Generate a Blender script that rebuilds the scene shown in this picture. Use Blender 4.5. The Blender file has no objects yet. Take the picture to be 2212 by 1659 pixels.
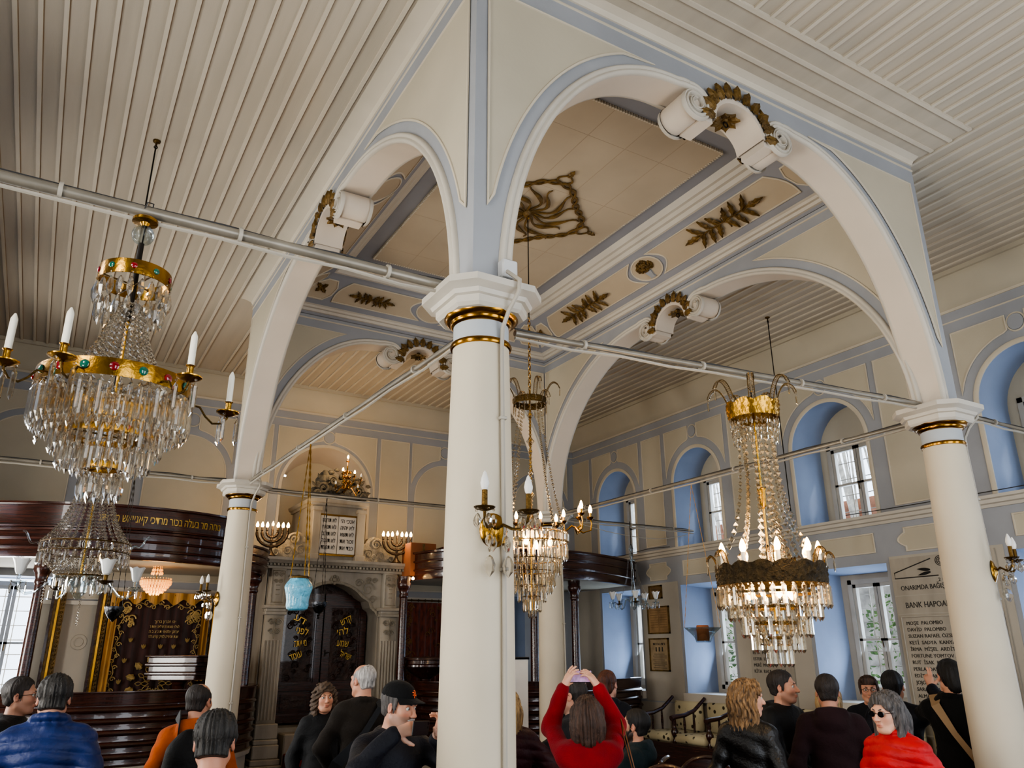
import bpy, bmesh, math, random
import numpy as np
from mathutils import Vector, Matrix
from mathutils.geometry import tessellate_polygon
PI = math.pi
SC = bpy.context.scene
COL = SC.collection
random.seed(7)

# ------------------------------------------------------------------ materials
def lin(c):
    r = []
    for v in c:
        v = v / 255.0
        r.append(v / 12.92 if v <= 0.04045 else ((v + 0.055) / 1.055) ** 2.4)
    return (r[0], r[1], r[2], 1.0)

def mat(name, rgb, rough=0.6, metal=0.0, var=0.12, scale=3.0, bump=0.0, bscale=40.0, coat=0.0, emit=None, estr=0.0,
        trans=0.0, ior=1.45, alpha=1.0, stretch=None, dark=None, spec=0.5, sheen=0.0):
    m = bpy.data.materials.new(name); m.use_nodes = True
    nt = m.node_tree; N = nt.nodes; L = nt.links
    b = N['Principled BSDF']
    c = lin(rgb)
    b.inputs['Roughness'].default_value = rough; b.inputs['Metallic'].default_value = metal
    b.inputs['Coat Weight'].default_value = coat; b.inputs['IOR'].default_value = ior
    b.inputs['Transmission Weight'].default_value = trans; b.inputs['Alpha'].default_value = alpha
    b.inputs['Specular IOR Level'].default_value = spec
    if sheen: b.inputs['Sheen Weight'].default_value = sheen
    tc = N.new('ShaderNodeTexCoord'); mp = N.new('ShaderNodeMapping'); L.new(tc.outputs['Object'], mp.inputs['Vector'])
    if stretch: mp.inputs['Scale'].default_value = stretch
    if var > 0:
        nz = N.new('ShaderNodeTexNoise'); nz.inputs['Scale'].default_value = scale; nz.inputs['Detail'].default_value = 5
        L.new(mp.outputs['Vector'], nz.inputs['Vector'])
        rp = N.new('ShaderNodeValToRGB')
        d = lin(dark) if dark else tuple(x * (1 - var * 1.6) for x in c[:3]) + (1,)
        h = tuple(min(1, x * (1 + var * 0.6)) for x in c[:3]) + (1,)
        rp.color_ramp.elements[0].position = 0.3; rp.color_ramp.elements[0].color = d
        rp.color_ramp.elements[1].position = 0.7; rp.color_ramp.elements[1].color = h
        L.new(nz.outputs['Fac'], rp.inputs['Fac']); L.new(rp.outputs['Color'], b.inputs['Base Color'])
    else:
        b.inputs['Base Color'].default_value = c
    if bump > 0:
        n2 = N.new('ShaderNodeTexNoise'); n2.inputs['Scale'].default_value = bscale; n2.inputs['Detail'].default_value = 4
        L.new(mp.outputs['Vector'], n2.inputs['Vector'])
        bp = N.new('ShaderNodeBump'); bp.inputs['Strength'].default_value = bump; bp.inputs['Distance'].default_value = 0.02
        L.new(n2.outputs['Fac'], bp.inputs['Height']); L.new(bp.outputs['Normal'], b.inputs['Normal'])
    if emit:
        b.inputs['Emission Color'].default_value = lin(emit); b.inputs['Emission Strength'].default_value = estr
    return m

M = {}
M['blue'] = mat('blue_paint', (150, 152, 155), .75, var=.07, scale=2.2, bump=.05)
M['reveal'] = mat('reveal_blue_paint', (140, 153, 176), .7, var=.08, scale=2, bump=.06, bscale=18)
M['cream'] = mat('cream_plaster', (180, 171, 151), .8, var=.06, scale=1.5, bump=.05)
M['plaster'] = mat('lower_plaster', (172, 164, 150), .8, var=.08, scale=1.5, bump=.05)
M['bead'] = mat('bead_white', (192, 182, 163), .6, var=.05)
M['soffit'] = mat('soffit_white', (200, 187, 170), .7, var=.05, scale=2, bump=.03)
M['mould'] = mat('moulding_white', (188, 181, 168), .55, var=.05)
M['ceil'] = mat('ceiling_boards', (178, 168, 151), .55, var=.07, scale=1.2, stretch=(6, .5, 1), bump=.05, bscale=25)
M['batten'] = mat('ceiling_batten', (196, 186, 168), .5, var=.05)
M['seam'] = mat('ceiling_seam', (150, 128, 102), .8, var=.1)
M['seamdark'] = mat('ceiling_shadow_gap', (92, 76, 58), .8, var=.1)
M['vaultc'] = mat('vault_panel', (176, 161, 138), .7, var=.07, scale=1.5)
M['vaultblue'] = mat('vault_blue', (138, 139, 144), .7, var=.05)
M['gilt'] = mat('aged_gilt', (112, 86, 40), .5, metal=.35, var=.3, scale=18, bump=.4, bscale=60, dark=(70, 52, 22))
M['brass'] = mat('brass', (176, 132, 52), .24, metal=1.0, var=.2, scale=9, bump=.1, bscale=40)
M['brassdark'] = mat('dark_brass', (92, 70, 34), .4, metal=.9, var=.3, scale=20, bump=.5, bscale=70)
M['goldband'] = mat('column_gold_band', (158, 114, 40), .22, metal=1.0, var=.15, scale=5)
M['column'] = mat('column_plaster', (192, 181, 160), .62, var=.05, scale=2.5, bump=.05, bscale=14)
M['colneck'] = mat('column_neck', (168, 172, 174), .6, var=.04)
M['wood'] = mat('dark_wood', (62, 31, 21), .26, var=.35, scale=5, stretch=(.6, .6, 9), coat=.35, dark=(30, 13, 10))
M['woodh'] = mat('dark_wood_long_grain', (62, 31, 21), .24, var=.35, scale=5, stretch=(.7, .7, 12), coat=.4, dark=(32, 15, 11))
M['woodblack'] = mat('carved_dark_wood', (52, 28, 20), .4, var=.4, scale=14, bump=.8, bscale=26, coat=.2, dark=(22, 10, 8))
M['marble'] = mat('grey_marble', (162, 154, 140), .5, var=.22, scale=4, bump=.08, bscale=60, stretch=(1, 1, .35))
M['marblecarve'] = mat('carved_marble', (150, 142, 126), .6, var=.25, scale=14, bump=.6, bscale=34)
M['rock'] = mat('crest_stone', (98, 93, 82), .8, var=.35, scale=12, bump=.8, bscale=30)
M['tablet'] = mat('tablet_white', (200, 196, 188), .6, var=.06, scale=6)
M['ink'] = mat('lettering_dark', (42, 40, 38), .7, var=0)
M['goldletter'] = mat('lettering_gold', (196, 160, 76), .35, metal=.7, var=.1)
M['stoneplaque'] = mat('plaque_stone', (158, 150, 136), .55, var=.14, scale=5, stretch=(1, 1, .3))
M['iron'] = mat('dark_iron', (38, 33, 28), .45, metal=.7, var=.2, scale=20)
M['pipe'] = mat('painted_tie_rod', (140, 133, 120), .35, metal=.35, var=.18, scale=6)
M['conduit'] = mat('conduit_grey', (164, 157, 144), .45, var=.06)
M['cable'] = mat('cable_dark', (44, 42, 40), .6, var=0)
M['plastic'] = mat('white_plastic', (196, 196, 194), .4, var=0)
M['winframe'] = mat('window_paint', (176, 171, 160), .55, var=.06, scale=6)
M['shutter'] = mat('shutter_paint', (120, 118, 108), .6, var=.08)
M['floor'] = mat('floor_boards', (70, 50, 38), .45, var=.3, scale=3, stretch=(8, .6, 1))
M['carpet'] = mat('red_carpet', (128, 34, 22), .95, var=.35, scale=12, bump=.4, bscale=120)
M['tassel'] = mat('gold_cloth', (172, 126, 48), .6, var=.3, scale=7, stretch=(6, 6, .4), sheen=.4)
M['velvet'] = mat('velvet_brown', (52, 22, 18), .8, var=.5, scale=5, stretch=(7, 1, .5), sheen=.3, dark=(20, 8, 8))
M['rust'] = mat('velvet_rust', (104, 42, 20), .8, var=.5, scale=10, stretch=(3, 1, .8), sheen=.3, dark=(46, 16, 8))
M['embroid'] = mat('gold_embroidery', (176, 152, 98), .5, metal=.35, var=.2, scale=30)
M['embroiddim'] = mat('dull_gold_embroidery', (120, 82, 36), .6, metal=.3, var=.25, scale=30)
M['candle'] = mat('candle_wax', (228, 222, 205), .5, var=.04)
M['bulb_off'] = mat('bulb_unlit', (214, 212, 206), .3, var=0, emit=(220, 215, 205), estr=.12)
M['bulb'] = mat('bulb_lit', (255, 220, 160), .4, var=0, emit=(255, 196, 110), estr=60.0)
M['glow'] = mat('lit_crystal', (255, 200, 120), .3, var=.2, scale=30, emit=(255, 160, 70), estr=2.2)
M['black'] = mat('black_plastic', (16, 16, 17), .35, var=0)
M['leaf'] = mat('garden_foliage', (96, 128, 62), .8, var=.5, scale=6)
M['gardenwall'] = mat('garden_stone', (176, 168, 156), .9, var=.35, scale=5, bump=.6, bscale=8)
M['brick'] = mat('garden_brick', (196, 140, 112), .9, var=.3, scale=9)
M['reed'] = mat('dry_reed', (206, 196, 180), .9, var=.3, scale=12)
M['cardboard'] = mat('cardboard', (140, 84, 48), .8, var=.15)

def crystal(name, tint=(250, 248, 244), rough=.02, fac=.72):
    m = bpy.data.materials.new(name); m.use_nodes = True
    nt = m.node_tree; N = nt.nodes; L = nt.links; N.clear()
    o = N.new('ShaderNodeOutputMaterial'); mx = N.new('ShaderNodeMixShader')
    g = N.new('ShaderNodeBsdfGlass'); g.inputs['IOR'].default_value = 1.52; g.inputs['Roughness'].default_value = rough; g.inputs['Color'].default_value = lin(tint)
    t = N.new('ShaderNodeBsdfTransparent'); t.inputs['Color'].default_value = lin(tint)
    mx.inputs[0].default_value = fac; L.new(t.outputs[0], mx.inputs[1]); L.new(g.outputs[0], mx.inputs[2]); L.new(mx.outputs[0], o.inputs[0])
    return m
M['crystal'] = crystal('cut_crystal')
M['crystalwarm'] = crystal('cut_crystal_warm', (255, 250, 240))
M['glass'] = crystal('clear_glass', (236, 242, 244), .01, .35)
M['opal'] = mat('opal_glass', (226, 228, 226), .3, var=.05, trans=.25)
M['blueglass'] = mat('blue_milk_glass', (98, 176, 205), .18, var=.28, scale=26, bump=.5, bscale=70, coat=.5, emit=(70, 150, 190), estr=.12)
def pane_mat():
    m = bpy.data.materials.new('window_pane'); m.use_nodes = True
    nt = m.node_tree; N = nt.nodes; L = nt.links; N.clear()
    o = N.new('ShaderNodeOutputMaterial'); mx = N.new('ShaderNodeMixShader')
    t = N.new('ShaderNodeBsdfTransparent'); g = N.new('ShaderNodeBsdfGlossy'); g.inputs['Roughness'].default_value = .05
    mx.inputs[0].default_value = .06; L.new(t.outputs[0], mx.inputs[1]); L.new(g.outputs[0], mx.inputs[2]); L.new(mx.outputs[0], o.inputs[0])
    return m
M['pane'] = pane_mat()
M['jewelred'] = mat('red_jewel', (120, 12, 24), .08, var=0, coat=1)
M['jewelgreen'] = mat('green_jewel', (14, 88, 70), .08, var=0, coat=1)
M['jewelblue'] = mat('blue_jewel', (30, 60, 150), .08, var=0, coat=1)

def floral(name):
    m = mat(name, (196, 184, 150), .9, var=0)
    nt = m.node_tree; N = nt.nodes; L = nt.links; b = N['Principled BSDF']
    tc = N.new('ShaderNodeTexCoord'); v = N.new('ShaderNodeTexVoronoi'); v.inputs['Scale'].default_value = 11
    L.new(tc.outputs['Object'], v.inputs['Vector'])
    r = N.new('ShaderNodeValToRGB'); r.color_ramp.elements[0].position = .22; r.color_ramp.elements[0].color = lin((52, 44, 30))
    r.color_ramp.elements[1].position = .3; r.color_ramp.elements[1].color = lin((192, 180, 146))
    L.new(v.outputs['Distance'], r.inputs['Fac'])
    L.new(r.outputs['Color'], b.inputs['Base Color'])
    return m
M['floral'] = floral('floral_cushion')

# ------------------------------------------------------------------ mesh building
class MB:
    def __init__(s): s.v = []; s.f = []; s.m = []; s.mats = []
    def mi(s, m):
        if m not in s.mats: s.mats.append(m)
        return s.mats.index(m)
    def add(s, vs, fs, m):
        o = len(s.v); s.v.extend([tuple(p) for p in vs]); k = s.mi(m)
        for f in fs: s.f.append(tuple(i + o for i in f)); s.m.append(k)
        return s
    def box(s, x0, x1, y0, y1, z0, z1, m, fn=None):
        vs = [(x0, y0, z0), (x1, y0, z0), (x1, y1, z0), (x0, y1, z0), (x0, y0, z1), (x1, y0, z1), (x1, y1, z1), (x0, y1, z1)]
        if fn: vs = [fn(*p) for p in vs]
        return s.add(vs, [(0, 3, 2, 1), (4, 5, 6, 7), (0, 1, 5, 4), (1, 2, 6, 5), (2, 3, 7, 6), (3, 0, 4, 7)], m)
    def bbox(s, c, h, m, rz=0, bev=0.0, fn=None):      # chamfered box centred at c, half sizes h
        b = min(bev, min(h) * .9)
        vs = []
        for sx in (-1, 1):
            for sy in (-1, 1):
                for sz in (-1, 1):
                    vs += [(sx * (h[0] - b), sy * (h[1] - b), sz * h[2]), (sx * (h[0] - b), sy * h[1], sz * (h[2] - b)), (sx * h[0], sy * (h[1] - b), sz * (h[2] - b))]
        ca, sa = math.cos(rz), math.sin(rz)
        vs = [(c[0] + x * ca - y * sa, c[1] + x * sa + y * ca, c[2] + z) for x, y, z in vs]
        if fn: vs = [fn(p) for p in vs]
        bm = bmesh.new(); bvs = [bm.verts.new(p) for p in vs]
        r = bmesh.ops.convex_hull(bm, input=bvs)
        bm.verts.index_update(); fs = [tuple(v.index for v in f.verts) for f in bm.faces]
        vv = [tuple(v.co) for v in bm.verts]; bm.free()
        return s.add(vv, fs, m)
    def tube(s, pts, r, m, n=8, closed=False, caps=True):
        P = [Vector(p) for p in pts]; k = len(P)
        R = r if isinstance(r, (list, tuple)) else [r] * k
        T = []
        for i in range(k):
            a = P[(i - 1) % k] if (closed or i > 0) else P[i]; b = P[(i + 1) % k] if (closed or i < k - 1) else P[i]
            t = (b - a); T.append(t.normalized() if t.length > 1e-9 else Vector((0, 0, 1)))
        ref = Vector((0, 0, 1)) if abs(T[0].z) < .9 else Vector((1, 0, 0))
        n0 = (ref - T[0] * ref.dot(T[0])).normalized()
        vs = []
        for i in range(k):
            n0 = (n0 - T[i] * n0.dot(T[i]))
            n0 = n0.normalized() if n0.length > 1e-6 else T[i].orthogonal().normalized()
            bb = T[i].cross(n0)
            for j in range(n):
                a = 2 * PI * j / n
                vs.append(P[i] + (n0 * math.cos(a) + bb * math.sin(a)) * R[i])
        fs = []
        for i in range(k if closed else k - 1):
            i2 = (i + 1) % k
            for j in range(n):
                j2 = (j + 1) % n
                fs.append((i * n + j, i * n + j2, i2 * n + j2, i2 * n + j))
        if caps and not closed:
            fs.append(tuple(range(n - 1, -1, -1))); fs.append(tuple((k - 1) * n + j for j in range(n)))
        return s.add(vs, fs, m)
    def lathe(s, prof, m, n=24, c=(0, 0, 0), a0=0.0, a1=2 * PI, fn=None, matf=None):
        full = abs(a1 - a0 - 2 * PI) < 1e-6; cols = n if full else n + 1
        vs = []
        for r, z in prof:
            for j in range(cols):
                a = a0 + (a1 - a0) * j / n
                p = (c[0] + r * math.cos(a), c[1] + r * math.sin(a), c[2] + z)
                vs.append(fn(p) if fn else p)
        fs = []
        for i in range(len(prof) - 1):
            for j in range(n):
                j2 = (j + 1) % cols
                fs.append((i * cols + j, i * cols + j2, (i + 1) * cols + j2, (i + 1) * cols + j))
        return s.add(vs, fs, m)
    def sphere(s, c, r, m, n=10, k=6, sc=(1, 1, 1)):
        prof = [(max(1e-4, math.sin(PI * i / k)) * r, -math.cos(PI * i / k) * r) for i in range(k + 1)]
        return s.lathe(prof, m, n, (0, 0, 0), fn=lambda p: (c[0] + p[0] * sc[0], c[1] + p[1] * sc[1], c[2] + p[2] * sc[2]))
    def sweep(s, prof, pts, Nv, m, closed=False, caps=True):
        """prof: list of (a,b): a along T x N, b along N"""
        P = [Vector(p) for p in pts]; k = len(P); Nv = Vector(Nv); q = len(prof); vs = []
        for i in range(k):
            a = P[(i - 1) % k] if (closed or i > 0) else P[i]; b = P[(i + 1) % k] if (closed or i < k - 1) else P[i]
            d1 = (P[i] - a); d2 = (b - P[i]); 
            if d1.length < 1e-9: d1 = d2
            if d2.length < 1e-9: d2 = d1
            d1 = d1.normalized(); d2 = d2.normalized()
            B1 = d1.cross(Nv); B2 = d2.cross(Nv); B = (B1 + B2)
            B = B.normalized() if B.length > 1e-6 else B1
            cs = max(.45, B.dot(B1)); B = B / cs
            for (u, w) in prof: vs.append(P[i] + B * u + Nv * w)
        fs = []
        for i in range(k if closed else k - 1):
            i2 = (i + 1) % k
            for j in range(q - 1):
                fs.append((i * q + j, i * q + j + 1, i2 * q + j + 1, i2 * q + j))
        if caps and not closed and q > 2:
            fs.append(tuple(range(q - 1, -1, -1))); fs.append(tuple((k - 1) * q + j for j in range(q)))
        return s.add(vs, fs, m)
    def poly(s, pts, fn, m, holes=()):
        """flat polygon with holes; fn(u,v)->xyz"""
        loops = [[Vector((p[0], p[1], 0)) for p in pts]] + [[Vector((p[0], p[1], 0)) for p in h] for h in holes]
        flat = [p for l in loops for p in l]
        tris = tessellate_polygon(loops)
        return s.add([fn(p.x, p.y) for p in flat], tris, m)
    def slab(s, pts, fn, m, d0, d1, side=True):
        """polygon at depth d1 with side walls back to d0; fn(u,v,d)"""
        s.poly(pts, lambda u, v: fn(u, v, d1), m)
        if side:
            k = len(pts)
            vs = [fn(p[0], p[1], d0) for p in pts] + [fn(p[0], p[1], d1) for p in pts]
            s.add(vs, [(i, (i + 1) % k, k + (i + 1) % k, k + i) for i in range(k)], m)
        return s
    def build(s, name, parent=None, smooth=True, ang=40, kind=None, label=None):
        me = bpy.data.meshes.new(name)
        me.from_pydata(s.v, [], s.f)
        for m in s.mats: me.materials.append(m)
        if len(s.mats) > 1: me.polygons.foreach_set('material_index', s.m)
        me.update()
        bm = bmesh.new(); bm.from_mesh(me)
        if len(s.v) < 60000: bmesh.ops.remove_doubles(bm, verts=bm.verts, dist=1e-5)
        bmesh.ops.recalc_face_normals(bm, faces=bm.faces); bm.to_mesh(me); bm.free()
        if smooth:
            me.polygons.foreach_set('use_smooth', [True] * len(me.polygons))
            try: me.set_sharp_from_angle(angle=math.radians(ang))
            except Exception: pass
        o = link(name, me, parent)
        if kind: o['kind'] = kind
        if label: o['label'] = label
        return o

def link(name, me, parent=None):
    o = bpy.data.objects.new(name, me); COL.objects.link(o)
    if parent is not None: o.parent = parent
    return o
def tag(o, label, cat, group=None):
    o['label'] = label; o['category'] = cat
    if group: o['group'] = group
    return o
def thing(name, label, cat, loc=(0, 0, 0), rz=0.0, group=None):
    o = bpy.data.objects.new(name, None); COL.objects.link(o); o.location = loc; o.rotation_euler = (0, 0, rz); o.empty_display_size = .1
    return tag(o, label, cat, group)
def structure(o): o['kind'] = 'structure'; return o
def copy_tree(o, parent=None):
    c = o.copy(); COL.objects.link(c); c.parent = parent
    for ch in list(o.children): copy_tree(ch, c)
    return c

def arc(cx, cy, r, a0, a1, n): return [(cx + r * math.cos(a0 + (a1 - a0) * i / n), cy + r * math.sin(a0 + (a1 - a0) * i / n)) for i in range(n + 1)]
def rect(u0, u1, v0, v1): return [(u0, v0), (u1, v0), (u1, v1), (u0, v1)]
BEAD = [(-.009, 0), (-.0065, .007), (0, .009), (.0065, .007), (.009, 0)]
def panel(mb, pts, fn, mcol, d=.006, bead=True, nrm=None, base=0.0):
    mb.slab(pts, fn, mcol, base, base + d)
    if bead: mb.sweep(BEAD, [fn(p[0], p[1], base + d) for p in pts], nrm, M['bead'], closed=True)

# text --------------------------------------------------------------
def text_mesh(body, size, depth=.002):
    cu = bpy.data.curves.new('lettering', 'FONT'); cu.body = body; cu.size = size; cu.extrude = depth; cu.resolution_u = 2
    cu.align_x = 'CENTER'
    o = bpy.data.objects.new('lettering', cu); COL.objects.link(o)
    dg = bpy.context.evaluated_depsgraph_get(); dg.update()
    me = bpy.data.meshes.new_from_object(o.evaluated_get(dg)); bpy.data.objects.remove(o)
    bpy.data.curves.remove(cu)
    v = [tuple(p.co) for p in me.vertices]; f = [tuple(p.vertices) for p in me.polygons]
    bpy.data.meshes.remove(me)
    return v, f
def heb(s): return s[::-1]
def put_text(mb, body, size, fn, m, width=None, depth=.002, align='C', bold=0.0):
    """fn(u,v,d): u right, v up; text centred (or left) at u=0, baseline v=0"""
    v, f = text_mesh(body, size, depth)
    if not v: return mb
    xs = [p[0] for p in v]; w = max(xs) - min(xs); k = 1.0
    if width and w > 1e-6: k = width / w
    x0 = (min(xs) + max(xs)) / 2 if align == 'C' else min(xs)
    return mb.add([fn((p[0] - x0) * k, p[1], p[2] + depth) for p in v], f, m)

# ------------------------------------------------------------------ dimensions
W, D = 3.92, 5.375          # column grid
WT = .22                    # arcade wall thickness
XR, YA, XL, YF = 6.45, 8.42, -2.95, -4.4
ZC = 5.78                   # aisle ceiling
ZS = 3.58                   # top of capitals

# ------------------------------------------------------------------ camera
cam = bpy.data.cameras.new('camera'); camo = bpy.data.objects.new('camera', cam); COL.objects.link(camo)
cam.sensor_width = 36.0; cam.lens = 1676.2 / 2212 * 36.0; cam.clip_start = .05
def _cam():
    y, p, r = 0.5326, 0.3341, -0.0032
    fw = Vector((math.sin(y) * math.cos(p), math.cos(y) * math.cos(p), math.sin(p)))
    rt = Vector((math.cos(y), -math.sin(y), 0)); up = rt.cross(fw)
    rt2 = rt * math.cos(r) + up * math.sin(r); up2 = up * math.cos(r) - rt * math.sin(r)
    m = Matrix((rt2, up2, -fw)).transposed().to_4x4(); m.translation = Vector((-1.7134, -3.2149, 1.85))
    camo.matrix_world = m
_cam(); SC.camera = camo
# ================================================================== SETTING
fl = MB().box(XL - .8, XR + .8, YF - .3, YA + .9, -.2, 0, M['floor']); structure(fl.build('floor', smooth=False))

# ---- aisle ceilings with battens
def ceiling():
    mb = MB(); x0, x1 = -WT / 2, W + WT / 2; y0, y1 = -WT / 2, D + WT / 2
    for (a, b, c, d) in ((XL - .7, x0, YF, YA + .7), (x1, XR + .7, YF, YA + .7), (x0, x1, YF, y0), (x0, x1, y1, YA + .7)):
        mb.box(a, b, c, d, ZC, ZC + .06, M['ceil'])
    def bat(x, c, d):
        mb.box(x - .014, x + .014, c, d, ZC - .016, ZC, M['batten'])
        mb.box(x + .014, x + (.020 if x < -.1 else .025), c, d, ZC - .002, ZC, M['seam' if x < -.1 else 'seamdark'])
    x = -.30
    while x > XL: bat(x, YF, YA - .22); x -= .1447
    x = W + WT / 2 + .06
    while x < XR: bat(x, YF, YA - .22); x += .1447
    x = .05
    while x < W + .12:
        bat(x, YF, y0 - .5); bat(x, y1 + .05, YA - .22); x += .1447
    # border boards along the front arch wall
    for k in (.0, .16, .32): mb.box(x0, x1 + .02, y0 - .2 - k, y0 - .17 - k, ZC - .022, ZC, M['batten'])
    mb.box(x0, x1 + .02, y0 - .5, y0, ZC - .008, ZC, M['ceil'])
    structure(mb.build('ceiling', smooth=False))
    # outer cove, along the walls
    cv = MB(); pr = [(0, 0), (.05, .02), (.09, .09), (.15, .2), (.2, .27), (.2, .31), (.235, .31), (.235, .36)]
    def run(p, q, nx, ny):
        vs = []; 
        for (px, py) in (p, q):
            for a, z in pr: vs.append((px + nx * a, py + ny * a, 5.42 + z))
        n = len(pr); cv.add(vs, [(i, i + 1, n + i + 1, n + i) for i in range(n - 1)], M['cream'])
    run((XR, YF), (XR, YA), -1, 0); run((XL, YA), (XR, YA), 0, -1); run((XL, YF), (XL, YA), 1, 0)
    # rough cove on the outside of the arcade
    def run2(p, q, nx, ny):
        vs = []
        pr2 = [(0, 0), (.012, .0), (.03, .03), (.09, .05), (.15, .052)]
        for (px, py) in (p, q):
            for a, z in pr2: vs.append((px + nx * a, py + ny * a, ZC - .055 + z))
        n = len(pr2); cv.add(vs, [(i, i + 1, n + i + 1, n + i) for i in range(n - 1)], M['batten'])
    run2((x0, y0), (x1, y0), 0, -1); run2((x0, y0), (x0, y1), -1, 0); run2((x0, y1), (x1, y1), 0, 1)
    structure(cv.build('trim_1'))
ceiling()

# ---- arcade: four arch walls on the columns
AB = 1.84
def arch_curve(S, off, n=26, z0=ZS):
    xc = S / 2 - .56; a = xc - .105 + off; b = AB + off
    t0 = math.asin(max(0, (z0 - 3.60)) / b) if z0 > 3.6 else 0
    pts = [(xc - a * math.cos(t), 3.60 + b * math.sin(t)) for t in [t0 + (PI / 2 - t0) * i / n for i in range(n + 1)]]
    return pts
def half_open(S, n=26):
    pts = [(.105, ZS)] + arch_curve(S, 0, n)
    c = S / 2
    pts += [(c - .50, 5.455), (c - .44, 5.46)]
    pts += arc(c - .41, 5.36, .10, PI * .5, 0.0, 6)
    pts += [(c - .31, 5.30), (c - .255, 5.30)]
    pts += [(c + .255 * math.cos(t), 5.30 + .235 * math.sin(t)) for t in [PI - PI / 2 * i / 8 for i in range(1, 9)]]
    return pts
def volute_path(S, n=44):
    """intrados centre line continuing into the scroll"""
    c = S / 2; pts = [(.105, ZS)] + arch_curve(S, 0, 30) + [(c - .50, 5.452), (c - .455, 5.452)]
    cx, cz = c - .41, 5.355
    for i in range(n + 1):
        t = i / n; a = PI * .62 - t * 4.2 * PI; r = .105 * (1 - .82 * t)
        pts.append((cx + r * math.cos(a), cz + r * math.sin(a)))
    return pts
def arch_wall(name, S, fn, inner_top, nin, nout):
    """fn(u,v,d): u along the wall, v height, d from the wall centre (+ = outside)"""
    root = bpy.data.objects.new(name, None); COL.objects.link(root); structure(root)
    h = half_open(S); full = h + [(S - x, z) for x, z in reversed(h[:-1])]
    T = WT / 2
    mb = MB()
    outl = [(-T, ZS)] + full + [(S + T, ZS), (S + T, ZC + .02), (-T, ZC + .02)]
    outl_in = [(T, ZS)] + full + [(S - T, ZS), (S - T, 5.665), (T, 5.665)] if T < .105 else [(.105, ZS)] + full[1:-1] + [(S - .105, ZS), (S - .105, 5.665), (.105, 5.665)]
    mb.poly(outl, lambda u, v: fn(u, v, T), M['blue'])
    mb.poly(outl_in, lambda u, v: fn(u, v, -T), M['blue'])
    k = len(full)
    vs = [fn(p[0], p[1], T) for p in full] + [fn(p[0], p[1], -T) for p in full]
    mb.add(vs, [(i, i + 1, k + i + 1, k + i) for i in range(k - 1)], M['soffit'])
    # pier ends
    for u0, u1 in ((-T, .105), (S - .105, S + T)): mb.add([fn(u0, ZS, T), fn(u1, ZS, T), fn(u1, ZS, -T), fn(u0, ZS, -T)], [(0, 1, 2, 3)], M['soffit'])
    mb.build('wall_face', root, smooth=True, ang=30)
    # spandrel panels, beads
    pm = MB()
    for side, top, nv in ((1, 5.52, nout), (-1, inner_top, nin)):
        f = lambda u, v, d, side=side: fn(u, v, side * (T + d))
        ul = -.03 if side > 0 else .03 + T
        cur = [p for p in arch_curve(S, .155, 40) if p[1] < top and p[0] > ul + .01]
        z0 = cur[0][1]
        if cur[-1][1] < top - .02: cur.append((cur[-1][0] + .25, top))
        poly = [(ul, max(z0 + .0, ZS + .5))] + [p for p in cur if p[1] > ZS + .5] + [(ul, top)]
        for mir in (0, 1):
            pl = [(S - x, z) for x, z in poly] if mir else poly
            panel(pm, pl, f, M['cream'], nrm=nv)
        zb = top + .155 if side > 0 else top + .115
        pm.sweep(BEAD, [f(-T if side > 0 else T, zb, 0), f(S + T if side > 0 else S - T, zb, 0)], nv, M['bead'])
        if side > 0: pm.sweep([(-.012, 0), (-.012, .01), (.012, .01), (.012, 0)], [f(-T, zb + .09, 0), f(S + T, zb + .09, 0)], nv, M['bead'])
    pm.build('spandrel_panel', root, ang=35)
    # archivolt mouldings ending in scrolls, on both faces
    prof = [(.0, -.002), (.0, .018), (-.012, .030), (-.026, .030), (-.034, .018), (-.040, .018), (-.048, .026), (-.060, .026), (-.070, .012), (-.072, -.002)]
    for side, nv in ((1, nout), (-1, nin)):
        for mir in (0, 1):
            vp = volute_path(S); k2 = len(vp)
            pts = [fn(S - x if mir else x, z, side * T) for x, z in vp]
            mm = MB()
            # taper the profile inside the spiral
            P = [Vector(p) for p in pts]; Nv = Vector(nv); q = len(prof); vs = []
            # decide direction so that "a" negative points away from the opening
            t0 = (P[1] - P[0]).normalized(); B0 = t0.cross(Nv); away = Vector(fn(0 if not mir else S, 0, 0)) - Vector(fn(S / 2, 0, 0))
            sg = 1 if B0.dot(away) < 0 else -1
            for i in range(k2):
                a = P[max(0, i - 1)]; b = P[min(k2 - 1, i + 1)]; Bv = (b - a).normalized().cross(Nv)
                tt = max(0, (i - 33) / (k2 - 33.0)); sc = 1 - .72 * tt ** .6 if i > 33 else 1
                for (u, w) in prof: vs.append(P[i] + Bv * (u * sg * sc) + Nv * (w * (1 if i < 33 else 1 + .3 * tt)))
            mm.add(vs, [(i * q + j, i * q + j + 1, (i + 1) * q + j + 1, (i + 1) * q + j) for i in range(k2 - 1) for j in range(q - 1)], M['mould'])
            mm.build('archivolt_moulding', root, ang=60)
    # rolled volutes and the small cusped keystone arch between them
    for mir in (0, 1):
        c = S / 2 + (.41 if mir else -.41); vm = MB(); n = 22; r = .105; ring = []
        for d in (T + .004, -T - .004): ring.append([fn(c + r * math.cos(2 * PI * i / n), 5.355 + r * math.sin(2 * PI * i / n), d) for i in range(n)])
        vm.add(ring[0] + ring[1], [(i, (i + 1) % n, n + (i + 1) % n, n + i) for i in range(n)] + [tuple(range(n)), tuple(range(2 * n - 1, n - 1, -1))], M['soffit'])
        s = 1 if mir else -1; cc = S / 2 + s * .30
        vm.box(cc - .05, cc + .05, 5.255, 5.305, -T, T, M['soffit'], fn=lambda u, v, d: fn(u, v, d))
        vm.build('scroll_volute', root)
    km = MB()
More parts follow.
